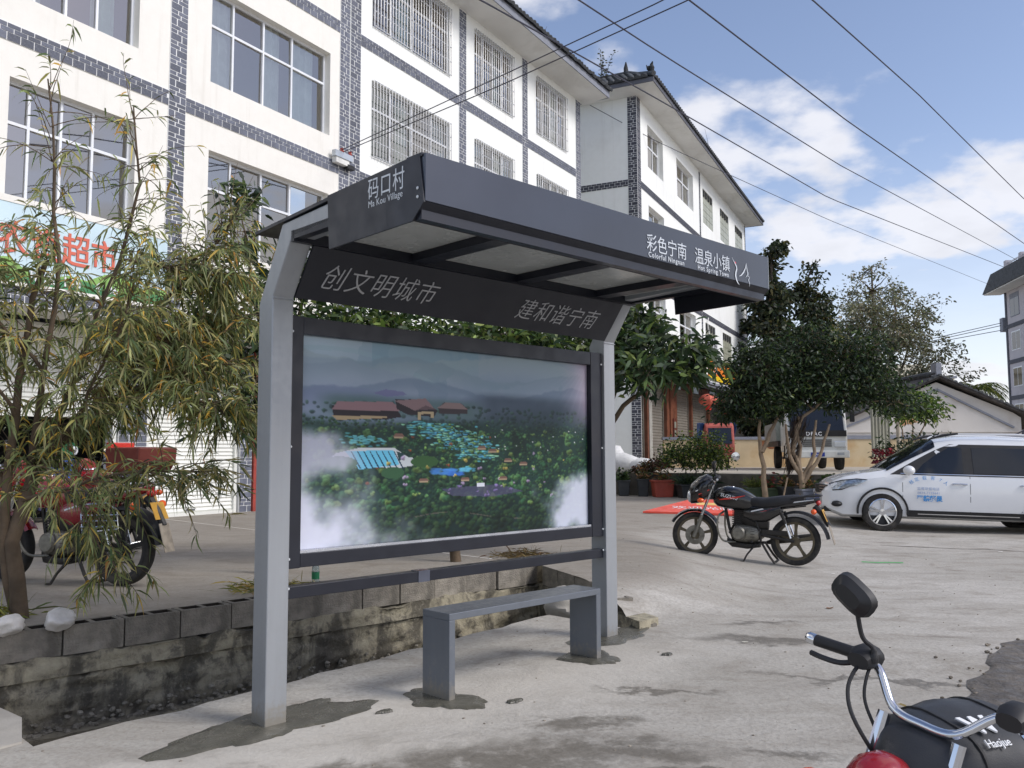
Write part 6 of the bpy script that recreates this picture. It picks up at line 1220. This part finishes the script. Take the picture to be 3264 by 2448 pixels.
for i, (x, z, a, c) in enumerate(((-1.4,1.9,.5,.18),(-3.3,.55,.45,.4),(-2.5,.75,.6,.22),(-4.2,.8,.4,.3),(-1.9,.4,.5,.2))): blotch('peeled_patch', GH, (x, z), a, c, m_peel, i)
MB().box(2.6,3.0,-.25,-.001,.35,.8).build('meter_box', m_fascia, GH)
LW = thing('boundary_wall', 'peeling yellowish boundary wall between the tricycle and the lorry', 'wall', (8.0,33.2,.95))
MB().box(-2.2,12.5,0,.2,0,1.05).build('wall', mat('peeling_ochre_wall', rgb(196,178,144), .9, var=.12, scale=.8, dirt=rgb(176,136,84), dirta=.7, dscale=.7), LW); MB().box(-2.25,12.55,-.04,.24,1.05,1.16).build('coping', m_fascia, LW); blotch('peeled_patch', LW, (1.9,.9), .55, .2, mat('bare_clay', rgb(130,84,54), .95), 9)
HC = thing('sheet_hoarding', 'grey corrugated hoarding and post beside the lorry', 'hoarding', (10.6,25.6,.95)); b = MB()
for i in range(12): x = i*.05; b.v += [(x, .012*(-1)**i, .4), (x, .012*(-1)**i, 2.0)]
b.f = [(2*i, 2*i+2, 2*i+3, 2*i+1) for i in range(11)]; b.m = [0]*11; b.build('sheet', mat('grey_sheet', rgb(150,150,136), .5, var=.1), HC); MB().tube([(.8,0,0),(.8,0,2.2)], .06, 10).build('post', m_ledge, HC)
def block(label, p, rz, w, d, h, m, floors=0, name='house', fw=3.0, cat='building', extra=None):
    T = thing(name, label, cat, p, rz); MB().box(0,w,0,d,0,h).build('wall', m, T)
    return T
m_sunw = mat('sunny_white_wall', rgb(236,230,208), .85, var=.04)
fh = block('pale far house roofs just above the gable', (38.6,92,0), 0, 5.6, 8, 9.7, m_sunw); MB().prism([(-.3,9.7),(5.9,9.7),(5.2,10.9),(.4,10.9)], -.3, 8).build('roof', m_sunw, fh); MB().box(1.3,2.1,-.05,0,8.2,8.9).build('window', m_dark, fh)
fh2 = block('small white far house right of the gable ridge', (44.6,94,0), 0, 3.6, 8, 9.6, m_sunw); MB().box(-.2,3.8,-.2,8,9.6,9.85).build('roof', m_fascia, fh2)
# grey apartment block at the right edge
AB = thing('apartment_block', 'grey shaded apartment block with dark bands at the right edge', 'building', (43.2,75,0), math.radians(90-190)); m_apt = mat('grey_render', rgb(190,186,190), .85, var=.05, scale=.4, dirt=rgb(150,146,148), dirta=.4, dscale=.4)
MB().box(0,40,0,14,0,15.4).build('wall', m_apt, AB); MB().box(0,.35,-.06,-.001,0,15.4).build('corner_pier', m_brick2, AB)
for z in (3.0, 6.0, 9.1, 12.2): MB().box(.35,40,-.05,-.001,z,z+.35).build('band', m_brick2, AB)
for i in range(10):
    for z in (1.0, 4.0, 7.1, 10.2, 13.1):
        x = 1.1+i*3.6; w_ = MB().box(x,x+1.9,-.03,-.001,z,z+1.65 if z < 13 else z+2.0).build('window', m_frame if z < 13 else m_fascia, AB)
        MB().add([(x+.07,-.034,z+.07),(x+.92,-.034,z+.07),(x+.92,-.034,z+1.55),(x+.07,-.034,z+1.55)], [(0,1,2,3)]).build('pane', m_tint, w_); MB().add([(x+.99,-.034,z+.07),(x+1.83,-.034,z+.07),(x+1.83,-.034,z+1.55),(x+.99,-.034,z+1.55)], [(0,1,2,3)]).build('pane', m_tint, w_)
MB().prism([(-.95,15.5),(40,15.5),(40,16.9),(1.2,16.9)], -1.5, 2).build('eave_roof', m_tile, AB); MB().box(-.9,40,-1.4,-.001,15.41,15.49).build('eave_soffit', m_soff, AB)
for i in range(7):
    x = 1.2+i*3.2; MB().box(x,x+.5,-.4,.1,16.9,18.0).build('parapet_pier', m_apt, AB); MB().box(x+.5,x+3.2,-.2,-.1,17.75,17.85).build('railing', m_frame, AB)
    for k_ in range(6): MB().box(x+.8+k_*.4,x+.86+k_*.4,-.18,-.12,16.9,17.75).build('baluster', m_frame, AB)
MB().box(-.9,-.2,-.2,.7,12.1,13.3).build('water_heater', m_fascia, AB)
# ================================================================ fittings on the buildings
def acunit(label, u, z):
    A = thing('air_conditioner', label, 'air conditioner', on_b2(u,-.02,z), math.radians(64), 'outdoor air conditioning units'); MB().box(0,.8,-.38,-.03,0,.6).build('casing', m_wht, A, bevel=.02); g = MB().box(.05,.55,-.395,-.381,.05,.55).build('fan_grille', m_blk, A)
    for k_ in range(3): MB().box(.05,.55,-.405,-.396,.15+k_*.15,.17+k_*.15).build('grille_bar', m_wht, g); MB().box(.15+k_*.13,.165+k_*.13,-.407,-.397,.05,.55).build('grille_bar', m_wht, g)
    s_ = MB()
    for j in range(3):
        for k_ in range(4): s_.box(-.012,-.001,-.35+j*.1,-.28+j*.1,.07+k_*.13,.16+k_*.13)
    s_.build('side_vents', m_blk, A)['kind'] = 'stuff'; MB().tube([(.4,-.1,.6),(.5,-.06,.9),(.3,-.05,1.3),(.5,-.04,1.6)], .025, 6).build('hose', m_soff, A)
acunit('white air conditioner below the first screened window of the far block', 9.6, 6.05); acunit('white air conditioner at the end of the far block near the tree', 16.1, 5.6)
OB = thing('shop_banner', 'orange and yellow shop banner on the far white block', 'banner', on_b2(10.0,-.03,4.86), math.radians(64)); MB().box(0,6.2,-.04,0,0,.86).build('panel', mat('orange_banner', rgb(236,132,44), .5, var=.05), OB); MB().prism([(0,0),(6.2,0),(6.2,.22),(4.0,.34),(2.0,.2),(0,.3)], -.044, -.041).build('yellow_field', mat('yellow_banner', rgb(242,206,40), .5), OB)
text('lettering', '火锅', .5, m_wht, OB, frame((.5,-.046,.35), (1,0,0), (0,0,1)), extrude=.002); MB().prism([(3.2,.4),(3.9,.75),(4.6,.4),(4.4,.4),(3.9,.64),(3.4,.4)], -.047, -.0445).build('roof_emblem', m_fascia, OB)
SB = thing('shop_sign', 'painted shop sign with red characters and green hills above the left shutters', 'sign', on_b1(-8.6,-.055,3.93), B1R)
MB().box(0,7.72,-.05,0,0,1.12).build('panel', mat('sky_blue_sign', rgb(196,218,226), .5, var=.08, scale=.7), SB); MB().box(0,7.72,-.06,-.0,1.121,1.22).build('trim', m_cream, SB); MB().box(0,7.74,-.07,0,-.06,-.001).build('trim', m_cream, SB)
hl_ = [(0,.001)]+[(x*.3, .24+.10*math.sin(x*.9)+.06*math.sin(x*2.3)) for x in range(26)]+[(7.72,.27),(7.72,.001)]; MB().prism(hl_, -.055, -.0505).build('hills', mat('bright_green_sign', rgb(136,178,92), .5, var=.25, scale=3), SB)
hl_ = [(0,.002)]+[(x*.3, .13+.05*math.sin(x*1.3)) for x in range(26)]+[(7.72,.14),(7.72,.002)]; MB().prism(hl_, -.059, -.0555).build('hills', mat('deep_green_sign', rgb(62,130,80), .5, var=.2, scale=3), SB)
m_rl = mat('red_sign_lettering', rgb(208,104,82), .5, var=.05)
text('lettering', '宁南农资超市', .52, m_rl, SB, frame((4.0,-.061,.42), (1,0,0), (0,0,1)), extrude=.004, xs=.9, weight=.006); text('lettering', '电话: 138    4106', .2, m_wht, SB, frame((5.4,-.063,.05), (1,0,0), (0,0,1)), extrude=.003, weight=.003)
CBX = thing('cable_bracket', 'steel cable bracket with insulators on the corner of the cream house', 'bracket', on_b1(3.1,-.02,7.72), B1R); MB().box(0,.55,-.16,-.06,.0,.13).build('channel', mat('galvanised_steel', rgb(176,182,188), .4, metal=.6), CBX); MB().box(.05,.45,-.14,-.02,-.12,-.001).build('box', m_soff, CBX); MB().box(.4,.62,-.15,-.03,-.16,-.08).build('clamp', m_blk, CBX)
for x in (.25,.5): MB().lathe([(.0,0),(.04,0),(.05,.03),(.03,.06),(.045,.09),(.0,.10)], 10, (x,-.11,.131)).build('insulator', m_redc, CBX)
for i, (u, y, z) in enumerate(((8.9,-.25,3.82),(12.0,-.3,3.8))):
    L = thing('lantern', ('faded red lantern hanging nearer the far shop entrance', 'faded red lantern partly hidden by the round tree')[i], 'lantern', on_b2(u, y, z), 0, 'red lanterns under the far eave'); b = MB(); n = 20
    for a in range(n):
        A_ = 2*math.pi*a/n; k_ = 1+.05*(a % 2)
        for q_ in range(9): t_ = math.pi*q_/8; b.v.append((.40*k_*math.sin(t_)*math.cos(A_), .40*k_*math.sin(t_)*math.sin(A_), .27*math.cos(t_)))
    b.f = [(a*9+q_, a*9+q_+1, ((a+1) % n)*9+q_+1, ((a+1) % n)*9+q_) for a in range(n) for q_ in range(8)]; b.m = [0]*len(b.f); b.build('shade', mat('faded_red_silk', rgb(206,104,84), .7, var=.2, scale=2), L); MB().lathe([(.001,.0),(.12,0),(.14,-.06),(.12,-.18),(.05,-.22),(.001,-.22)], 14, (0,0,-.26)).build('tassel', m_red2, L); MB().tube([(0,0,.26),(0,0,.66)], .012, 5).build('cord', m_blk, L)
# ================================================================ overhead cables
def cable(label, pts, r, sag=0.0, n=40):
    p = np.array(pts, float); q = interp_poly(p, n); t = np.linspace(0, 1, n); q[:, 2] -= sag*4*t*(1-t); o = MB().tube(q, r, 6).build('overhead_cable', mat('cable_black', rgb(52,52,66), .6, var=.05), smooth=True); return tag(o, label, 'cable', 'overhead cables')
def ray_pts(pl): return [(a*Y, Y, 1.45+b*Y) for a, b, Y in pl]
cable('overhead cable highest on the right, running to the top edge', [(2.8, 9.0, 6.74), (3.7, 10.2, 7.0), (7.03, 14.5, 7.64), (13.3, 22.0, 8.02), (23.12, 32.0, 7.81)], 0.010)
cable('overhead cable second from the top on the right', [(1.6, 10.0, 7.33), (2.4, 11.2, 7.55), (6.79, 17.0, 8.15), (18.05, 30.0, 8.81), (26.05, 38.0, 8.72)], 0.012)
cable('overhead cable third from the top, ending at the grey block roof', [(0.33, 12.0, 8.44), (1.1, 13.5, 8.81), (2.92, 16.5, 9.36), (10.48, 27.0, 10.65), (35.66, 60.0, 14.92)], 0.014)
cable('overhead cable crossing in front of both tiled eaves', [(-1.2, 14.0, 9.47), (-0.54, 15.0, 9.63), (3.87, 22.0, 10.71), (13.08, 35.0, 11.99), (35.87, 62.0, 14.88)], 0.017)
cable('thin cable from the far block to the grey block', [(2.78, 29.6, 13.72), (5.43, 31.0, 12.87), (14.91, 40.0, 12.44), (39.27, 70.0, 15.14)], 0.012)
cable('upper of two cables fixed to the wall bracket', [(-3.6, 17.9, 7.91), (-0.15, 14.0, 7.77), (2.05, 11.5, 7.68), (2.58, 10.8, 7.65)], 0.009)
cable('lower of two cables fixed to the wall bracket', [(-3.55, 17.9, 7.87), (-0.15, 14.0, 7.61), (2.4, 11.2, 7.55), (2.84, 10.4, 7.42)], 0.009)
cable('upper of three thin distant cables left of the grey block', [(25.69, 66.0, 8.79), (34.72, 70.0, 10.88), (42.17, 74.0, 12.63)], 0.03)
cable('middle of three thin distant cables left of the grey block', [(25.69, 66.0, 8.67), (34.71, 70.0, 10.68), (42.16, 74.0, 12.41)], 0.03)
cable('lowest of three thin distant cables left of the grey block', [(25.7, 66.0, 8.91), (33.67, 70.0, 10.32), (42.14, 74.0, 12.0)], 0.03)
cable('slack black cable across the gable wall', [(19.3,37.8,1.55),(20.8,37.8,1.75),(22.3,37.7,2.45)], .03)
# ================================================================ things standing about
m_stone = mat('white_limestone', rgb(214,210,204), .85, var=.1, scale=10, bump=.01, bscale=25)
def rock(nm, label, p, r, seed, m, flat=.7, grp=None):
    g = np.random.default_rng(seed); b = MB(); b.ell((0,0,0), (1,1,1), 26, 18); v = np.array(b.v); k_ = g.normal(size=(9, 3)); k_ /= np.linalg.norm(k_, axis=1)[:, None]; lim = g.uniform(.72, .95, 9)
    for a, l in zip(k_, lim): d = v@a; v -= np.clip(d-l, 0, None)[:, None]*a
    ph = g.uniform(0, 6, (6, 3)); v *= 1+sum(.022*np.sin(v@ph[q_]*2.2+q_) for q_ in range(6))[:, None]+.008*g.normal(size=(len(v), 1)); v *= np.array([r, r*.8, r*flat]); b.v = [tuple(x) for x in v]; o = b.build(nm, m, smooth=True, ang=50); o.location = p; o.rotation_euler = (0, 0, g.uniform(0, 3)); return tag(o, label, 'rock', grp)
rock('rock', 'white limestone lump on the wall at the very left edge', (-3.22,5.64,.375), .10, 3, m_stone); rock('rock', 'larger white limestone lump beside the tree base', (-3.0,5.83,.375), .12, 5, m_stone, .62)
rock('boulder', 'smooth grey boulder in the ditch end behind the bench', (.50,7.95,.10), .24, 7, mat('grey_boulder', rgb(166,162,154), .85, var=.15, scale=6, bump=.004, bscale=40), .72)
# red notice board lying on the yard
RB = thing('notice_board', 'red printed board lying flat on the yard behind the black motorcycle', 'board', (3.4,17.0,gh(3.4,17.0)+.06), -.15); RB.rotation_euler = (.13,.03,-.15); MB().prism([(-.85,-.55),(1.0,-.5),(1.1,.85),(.15,.95)], 0, .035, 'xy').build('panel', mat('red_board', rgb(226,84,66), .45, var=.08), RB)
text('lettering', '欢迎光临', .3, m_wht, RB, frame((-.3,-.15,.037), (1,0,0), (0,1,0)), extrude=.001); MB().box(.2,.8,.3,.55,.0352,.037).build('printed_box', mat('yellow_print', rgb(240,200,120), .5), RB)
# plastic bottle on the wall
BT = thing('bottle', 'empty clear plastic bottle with green label on the wall behind the poster', 'bottle', pt(1.72,2.3,.332)); MB().lathe([(.0,0),(.03,0),(.033,.01),(.033,.13),(.03,.16),(.013,.19),(.013,.205),(0,.205)], 16).build('body', mat('clear_pet', rgb(200,215,215), .1, var=.02, trans=.8), BT, smooth=True); MB().lathe([(.0335,.06),(.0335,.12)], 16).build('wrapper', mat('green_label', rgb(30,120,80), .4), BT, smooth=True); MB().lathe([(0,.225),(.015,.225),(.015,.2),(0,.2)], 12).build('cap', mat('green_cap', rgb(40,140,90), .4), BT)
def drystraw(label, p, n, seed, pal, L=.25):
    T = tag(link('straw_heap', None), label, 'straw'); bpy.data.objects.remove(T); r = np.random.default_rng(seed); P = r.normal(0, .16, (n, 3))*np.array([1,1,.12]); P[:, 2] = np.abs(P[:, 2]); D = r.normal(size=(n, 3)); D[:, 2] = np.abs(D[:, 2])*.35
    o = leaves_mesh('straw_heap', P, unit_rows(D), r.uniform(L*.5, L, n), np.full(n, .012), pick_cols(n, pal, [1]*len(pal), seed=seed), m_leaf, None, .2, seed); o.location = p; stuff(o); o['label'] = label; o['category'] = 'straw'
drystraw('dry yellow straw on the wall behind the poster', pt(1.35,2.42,.335), 220, 71, [rgb(150,138,80), rgb(110,112,60), rgb(170,150,96)]); drystraw('withered grass at the corner of the ditch behind the right post', pt(4.55,2.6,.33), 200, 72, [rgb(120,104,74), rgb(96,80,56)], .2); drystraw('tuft of yellowing grass at the foot of the left tree', (-3.75,6.05,.34), 240, 73, [rgb(120,124,60), rgb(150,140,60), rgb(90,100,50)], .32)
# white sacks
m_sack = mat('woven_white_sack', rgb(214,214,212), .6, var=.08, scale=3, bump=.03, bscale=5)
for i, (x, y, z, rx, rz, lab) in enumerate(((2.95,24.9,.95,.32,.42,'white woven sack standing leftmost in the sack pile'), (3.25,24.7,.95,.45,.30,'slumped white sack in the middle of the sack pile'), (3.7,24.5,.95,.40,.22,'low white sack at the right of the sack pile'))):
    g = np.random.default_rng(80+i); b = MB(); loft(b, [(-1,0,0,.45,.5),(-.8,0,0,.8,.85),(-.2,0,0,1,1),(.4,0,0,.95,.8),(.8,0,0,.6,.45),(1,0,0,.3,.15)], 16, 2.3); v = np.array(b.v); v *= 1+.06*g.normal(size=(len(v), 1)); v *= np.array([rx, rx*.7, rz]); v[:, 2] += rz*.85; b.v = [tuple(q_) for q_ in v]; o = b.build('sack', m_sack, smooth=True, ang=50); o.location = (x, y, z); o.rotation_euler = (0, 0, g.uniform(-.4, .4)); tag(o, lab, 'sack', 'white sacks by the far shutters')
# flower pots along the ledge
m_potk = mat('dark_plastic_pot', rgb(44,46,46), .6, var=.15); m_potr = mat('terracotta_pot', rgb(150,64,46), .7, var=.15); m_potg = mat('green_plastic_pot', rgb(70,84,56), .6, var=.15); m_conc = m_fascia
def potp(label, x, y, w, h, m, kind, seed):
    r = np.random.default_rng(seed); T = thing('flower_pot', label, 'plant pot', (x, y, gh(x, y)), r.uniform(-.2, .2), 'flower pots along the ledge'); b = MB()
    a, c = w*.40, w*.5; b.prism([(-a,0),(a,0),(c,h),(-c,h)], -w*.42, w*.42); b.build('pot', m, T, bevel=.02); MB().box(-c-.02,c+.02,-w*.45,w*.45,h-.045,h+.005).build('rim', m, T, bevel=.01)
    pal, L, rt, n, up = {'grass': ([rgb(110,118,60), rgb(80,92,46)], .42, .05, 120, 1.6), 'leaf': ([rgb(52,70,40), rgb(74,92,50), rgb(40,56,34)], .18, .4, 130, .5), 'dry': ([rgb(120,88,56), rgb(90,74,48), rgb(70,82,44)], .2, .2, 90, .8), 'spiky': ([rgb(40,58,40), rgb(58,76,46)], .5, .06, 110, .9), 'red': ([rgb(120,50,44), rgb(60,70,40)], .12, .45, 120, .6)}[kind]
    P = r.normal(0, w*.2, (n, 3)); P[:, 2] = h-.02+np.abs(r.normal(0, .05 if kind in ('grass','spiky') else .13, n)); D = r.normal(size=(n, 3)); D[:, 2] = np.abs(D[:, 2])*.5+up*.6
    stuff(leaves_mesh('foliage', P, unit_rows(D), r.uniform(L*.6, L*1.1, n), r.uniform(L*rt*.8, L*rt*1.2, n), pick_cols(n, pal, [1]*len(pal), seed=seed), m_leaf, T, .35, seed))
ex, ey = 3.69, 23.8; dx, dy = 3.21, -2.75; ln = math.hypot(dx, dy); ux, uy = dx/ln, dy/ln; ox, oy = -uy, ux
pots = [(-.5,.34,.42,m_potk,'leaf','dark pot at the left end of the pot row'), (.12,.32,.46,m_potk,'dry','tall dark pot left of the terracotta trough'), (.72,.56,.44,m_potr,'dry','terracotta trough in the pot row'), (1.45,.46,.34,m_potk,'spiky','dark pot with spiky leaves right of the terracotta trough'), (2.05,.42,.38,m_potk,'spiky','dark pot with drooping spikes under the shrub'), (3.3,.46,.30,m_potg,'grass','green pot of pale upright grass'), (3.75,.42,.30,m_potg,'red','green pot with reddish leaves beside the grass pot'), (4.15,.44,.34,m_potk,'dry','dark pot just left of the single trunk tree'), (4.62,.46,.30,m_conc,'dry','grey concrete box pot at the foot of the single trunk tree'), (5.1,.44,.36,m_potk,'leaf','dark pot right of the single trunk tree'), (5.5,.44,.36,m_potk,'leaf','dark pot beside the multi-stemmed tree'), (5.9,.44,.36,m_potk,'leaf','dark pot half hidden by the car front')]
for i, (d, w, h, m, kd, lab) in enumerate(pots): potp(lab, ex+ux*d-ox*.42, ey+uy*d-oy*.42, w, h, m, kd, 90+i)
# bamboo broom leaning in the tree
BR = thing('broom', 'brown twig broom leaning upside down in the multi-stemmed tree', 'broom', (6.3,20.35,.35)); MB().tube([(0,0,0),(.16,.1,.55)], .02, 8).build('handle', m_bark2, BR); r_ = np.random.default_rng(99); n = 700; t_ = r_.random(n); P = np.stack([.16+.55*t_*.62, .1+.1*t_, .55+1.25*t_], 1)+r_.normal(0, 1, (n, 3))*(.03+.08*np.sin(t_*2.6))[:, None]*np.array([1,1,.4]); stuff(leaves_mesh('bristles', P, np.tile([.3,.05,1.], (n, 1))+r_.normal(0, .12, (n, 3)), np.full(n, .3), np.full(n, .012), pick_cols(n, [rgb(58,44,36), rgb(74,56,44), rgb(44,36,30)], [1,1,1], seed=9), m_leaf, BR, .05, 9))
# goods hanging in the open shop
for i, (u, y, z, w, h, c, lab) in enumerate(((-1.55,2.0,.5,.34,1.15,(70,74,120),'violet blue garment bag hanging in the open shop'), (-1.25,1.9,.45,.30,1.0,(40,84,170),'blue bag hanging in the open shop'), (-1.2,1.95,1.45,.3,.25,(50,140,90),'green bundle on top of the blue bag'), (-2.9,2.0,1.2,.3,.5,(150,40,40),'red bundle hanging at the left of the shop'), (-2.3,2.2,.4,.5,.7,(90,92,96),'grey bundle on the shop floor'))):
    o = loft(MB(), [(-.5,0,.02,.18,.3),(-.35,0,.0,.3,.46),(0,0,0,.36,.5),(.35,0,0,.3,.46),(.5,0,.02,.18,.3)], 14, 2.6); o.v = [(x*w, yy*w, z_*h+h/2) for x, yy, z_ in o.v]; q_ = o.build('bag', mat('bag_%d' % i, rgb(*c), .6, var=.3, scale=6), smooth=True); q_.location = on_b1(u, y, z); q_.rotation_euler = (0, 0, B1R); tag(q_, lab, 'bag', 'goods in the open shop')
lamp = MB().ell((0,0,0), (.05,.05,.08), 12, 8).build('glazed_ornament', m_wht, smooth=True); lamp.location = on_b1(-1.3,1.6,1.55); tag(lamp, 'small shiny white ornament hanging before the blue bag', 'ornament')
# wet earth at the lower right
m_earth = mat('wet_earth', rgb(112,105,96), .6, var=.3, scale=4, bump=.02, bscale=14, dirt=rgb(74,68,61), dirta=.7, dscale=2.5, rv=.25); r_ = random.Random(4)
el = [(5.5,8.3),(4.4,7.15),(3.81,6.6),(3.5,6.3),(3.26,6.04),(2.9,5.65),(2.72,5.2),(2.5,4.94),(2.35,4.7),(2.18,4.52),(1.95,4.3),(1.93,4.14),(2.1,3.9),(2.3,3.3),(2.2,2.6),(2.6,1.5)]
q = interp_poly([(a, c, 0) for a, c in el], 90); q[1:-1] = (q[:-2]+q[1:-1]*2+q[2:])/4; eb = MB()
for i, (x, y, _) in enumerate(q):
    j = .05*math.sin(i*.37)+.03*math.sin(i*.83+1)+.012*r_.uniform(-1, 1); x += j; y -= j*.6
    for k_ in range(10): X = x+k_*(.012 if k_ == 1 else .35*k_**.9 if k_ else 0); eb.v.append((X, y-.3*k_*.2, gh(X, y)+(.004 if k_ == 0 else .012+.012*r_.random())))
eb.f = [(i*10+j, i*10+j+1, (i+1)*10+j+1, (i+1)*10+j) for i in range(89) for j in range(9)]; eb.m = [0]*len(eb.f); struct(eb.build('wet_earth', m_earth, smooth=True, ang=80))
# left end slab of the ditch
sl_ = MB().prism([(-2.4,-.4),(0,.05),(.12,.5),(0,1.6),(-2.4,1.5)], 0, .012, 'xy').build('kerb_slab', mat('pale_slab', rgb(172,167,158), .85, var=.1, scale=3, bump=.004, bscale=30, dirt=rgb(140,134,124), dirta=.5, dscale=2)); sl_.location = pt(-.98,.62,.001); sl_.rotation_euler = (0, 0, math.pi/2-SA); struct(sl_)
for m in sl_.modifiers: pass
# litter
def litter(label, x, y, L, w, c, seed, rz, curl=.3, cat='leaf', nm='fallen_leaf'):
    b = MB().add([(-.5,0,.02),(-.2,-.5,.0),(-.2,.5,.05),(.2,-.45,.05),(.2,.45,.0),(.5,0,.12)], [(0,1,2),(1,3,4,2),(3,5,4)]); b.v = [(a*L, q_*w, z*L*curl*3) for a, q_, z in b.v]; o = b.build(nm, mat('litter_%s' % nm+str(seed), rgb(*c), .8, var=.2)); o.location = (x, y, gh(x, y)+.006); o.rotation_euler = (0, 0, rz); tag(o, label, cat, 'litter on the concrete')
litter('single brown leaf on the concrete between bench and motorcycle', 2.86,7.95,.085,.045,(120,84,52),1,.3); litter('curled thin brown leaf further right on the concrete', 4.55,7.35,.10,.02,(104,92,64),2,-.2); litter('small white paper scrap near the black motorcycle rear wheel', 3.72,10.2,.06,.04,(226,224,216),3,.5,.1,'paper','paper_scrap'); litter('pale chip of paper near the right post mortar', 1.72,6.55,.055,.03,(220,216,200),4,0,.1,'paper','paper_scrap'); litter('white scrap beside the pavement crack at the right', 6.9,12.4,.09,.05,(226,224,216),5,.4,.1,'paper','paper_scrap')
gs = MB(); p = interp_poly([(4.47,11.24,0),(4.62,11.15,0),(4.78,11.16,0),(4.95,11.12,0)], 12)
for i, a in enumerate(p): w = .016*(1+.3*math.sin(i*2)); gs.v += [(a[0]-4.7, a[1]-11.17-w, .004), (a[0]-4.7, a[1]-11.17+w, .012)]
gs.f = [(2*i, 2*i+2, 2*i+3, 2*i+1) for i in range(11)]; gs.m = [0]*11; o = gs.build('plastic_strip', mat('green_strip', rgb(76,160,84), .4)); o.location = (4.7,11.17,gh(4.7,11.17)+.006); tag(o, 'green plastic strip lying on the concrete right of the motorcycle', 'strip')
cr = MB(); p = interp_poly([(5.6,13.35,0),(6.1,13.05,0),(6.6,12.75,0),(6.9,12.75,0),(7.4,12.2,0),(7.9,11.75,0)], 30)
for i, a in enumerate(p): w = .012+.018*r_.random(); cr.v += [(a[0], a[1]-w, gh(a[0], a[1])+.004), (a[0], a[1]+w, gh(a[0], a[1])+.004)]
cr.f = [(2*i, 2*i+2, 2*i+3, 2*i+1) for i in range(29)]; cr.m = [0]*29; struct(cr.build('pavement_crack', mat('crack_dark', rgb(86,76,64), .95)))
gr_ = MB()
for i in range(330):
    x, y = r_.uniform(-3, 6), r_.uniform(3.2, 12); t_, s_ = ts_of(x, y)
    if (s_ > edge_s(t_)-.05 and t_ < 4.2): continue
    q_ = r_.uniform(.002, .008); gr_.ell((x, y, gh(x, y)+q_*.3), (q_*1.3, q_, q_*.6), 5, 3, jit=.5, seed=i)
g_ = stuff(gr_.build('gravel_crumbs', mat('gravel_crumb', rgb(146,138,126), .9, var=.3))); g_['label'] = 'scattered gravel crumbs on the concrete'; g_['category'] = 'gravel'

drystraw('dark straw and leaf scraps on the wet earth at the right', (2.35,4.55,.02), 120, 74, [rgb(96,78,52), rgb(70,58,42), rgb(130,112,76)], .16)
ep = MB()
for i in range(170):
    k_ = r_.randrange(0, 15); x0_, y0_ = el[k_]; x = x0_+abs(r_.gauss(.0, .25))-.06; y = y0_+r_.gauss(0, .15); z_ = r_.uniform(.004, .016); ep.ell((x, y, gh(x, y)+.006+z_*.3), (z_*1.3, z_, z_*.7), 6, 4, jit=.4, seed=i)
e_ = stuff(ep.build('edge_gravel', mat('edge_gravel', rgb(118,110,98), .85, var=.35))); e_['label'] = 'loose gravel along the edge of the wet earth'; e_['category'] = 'gravel'
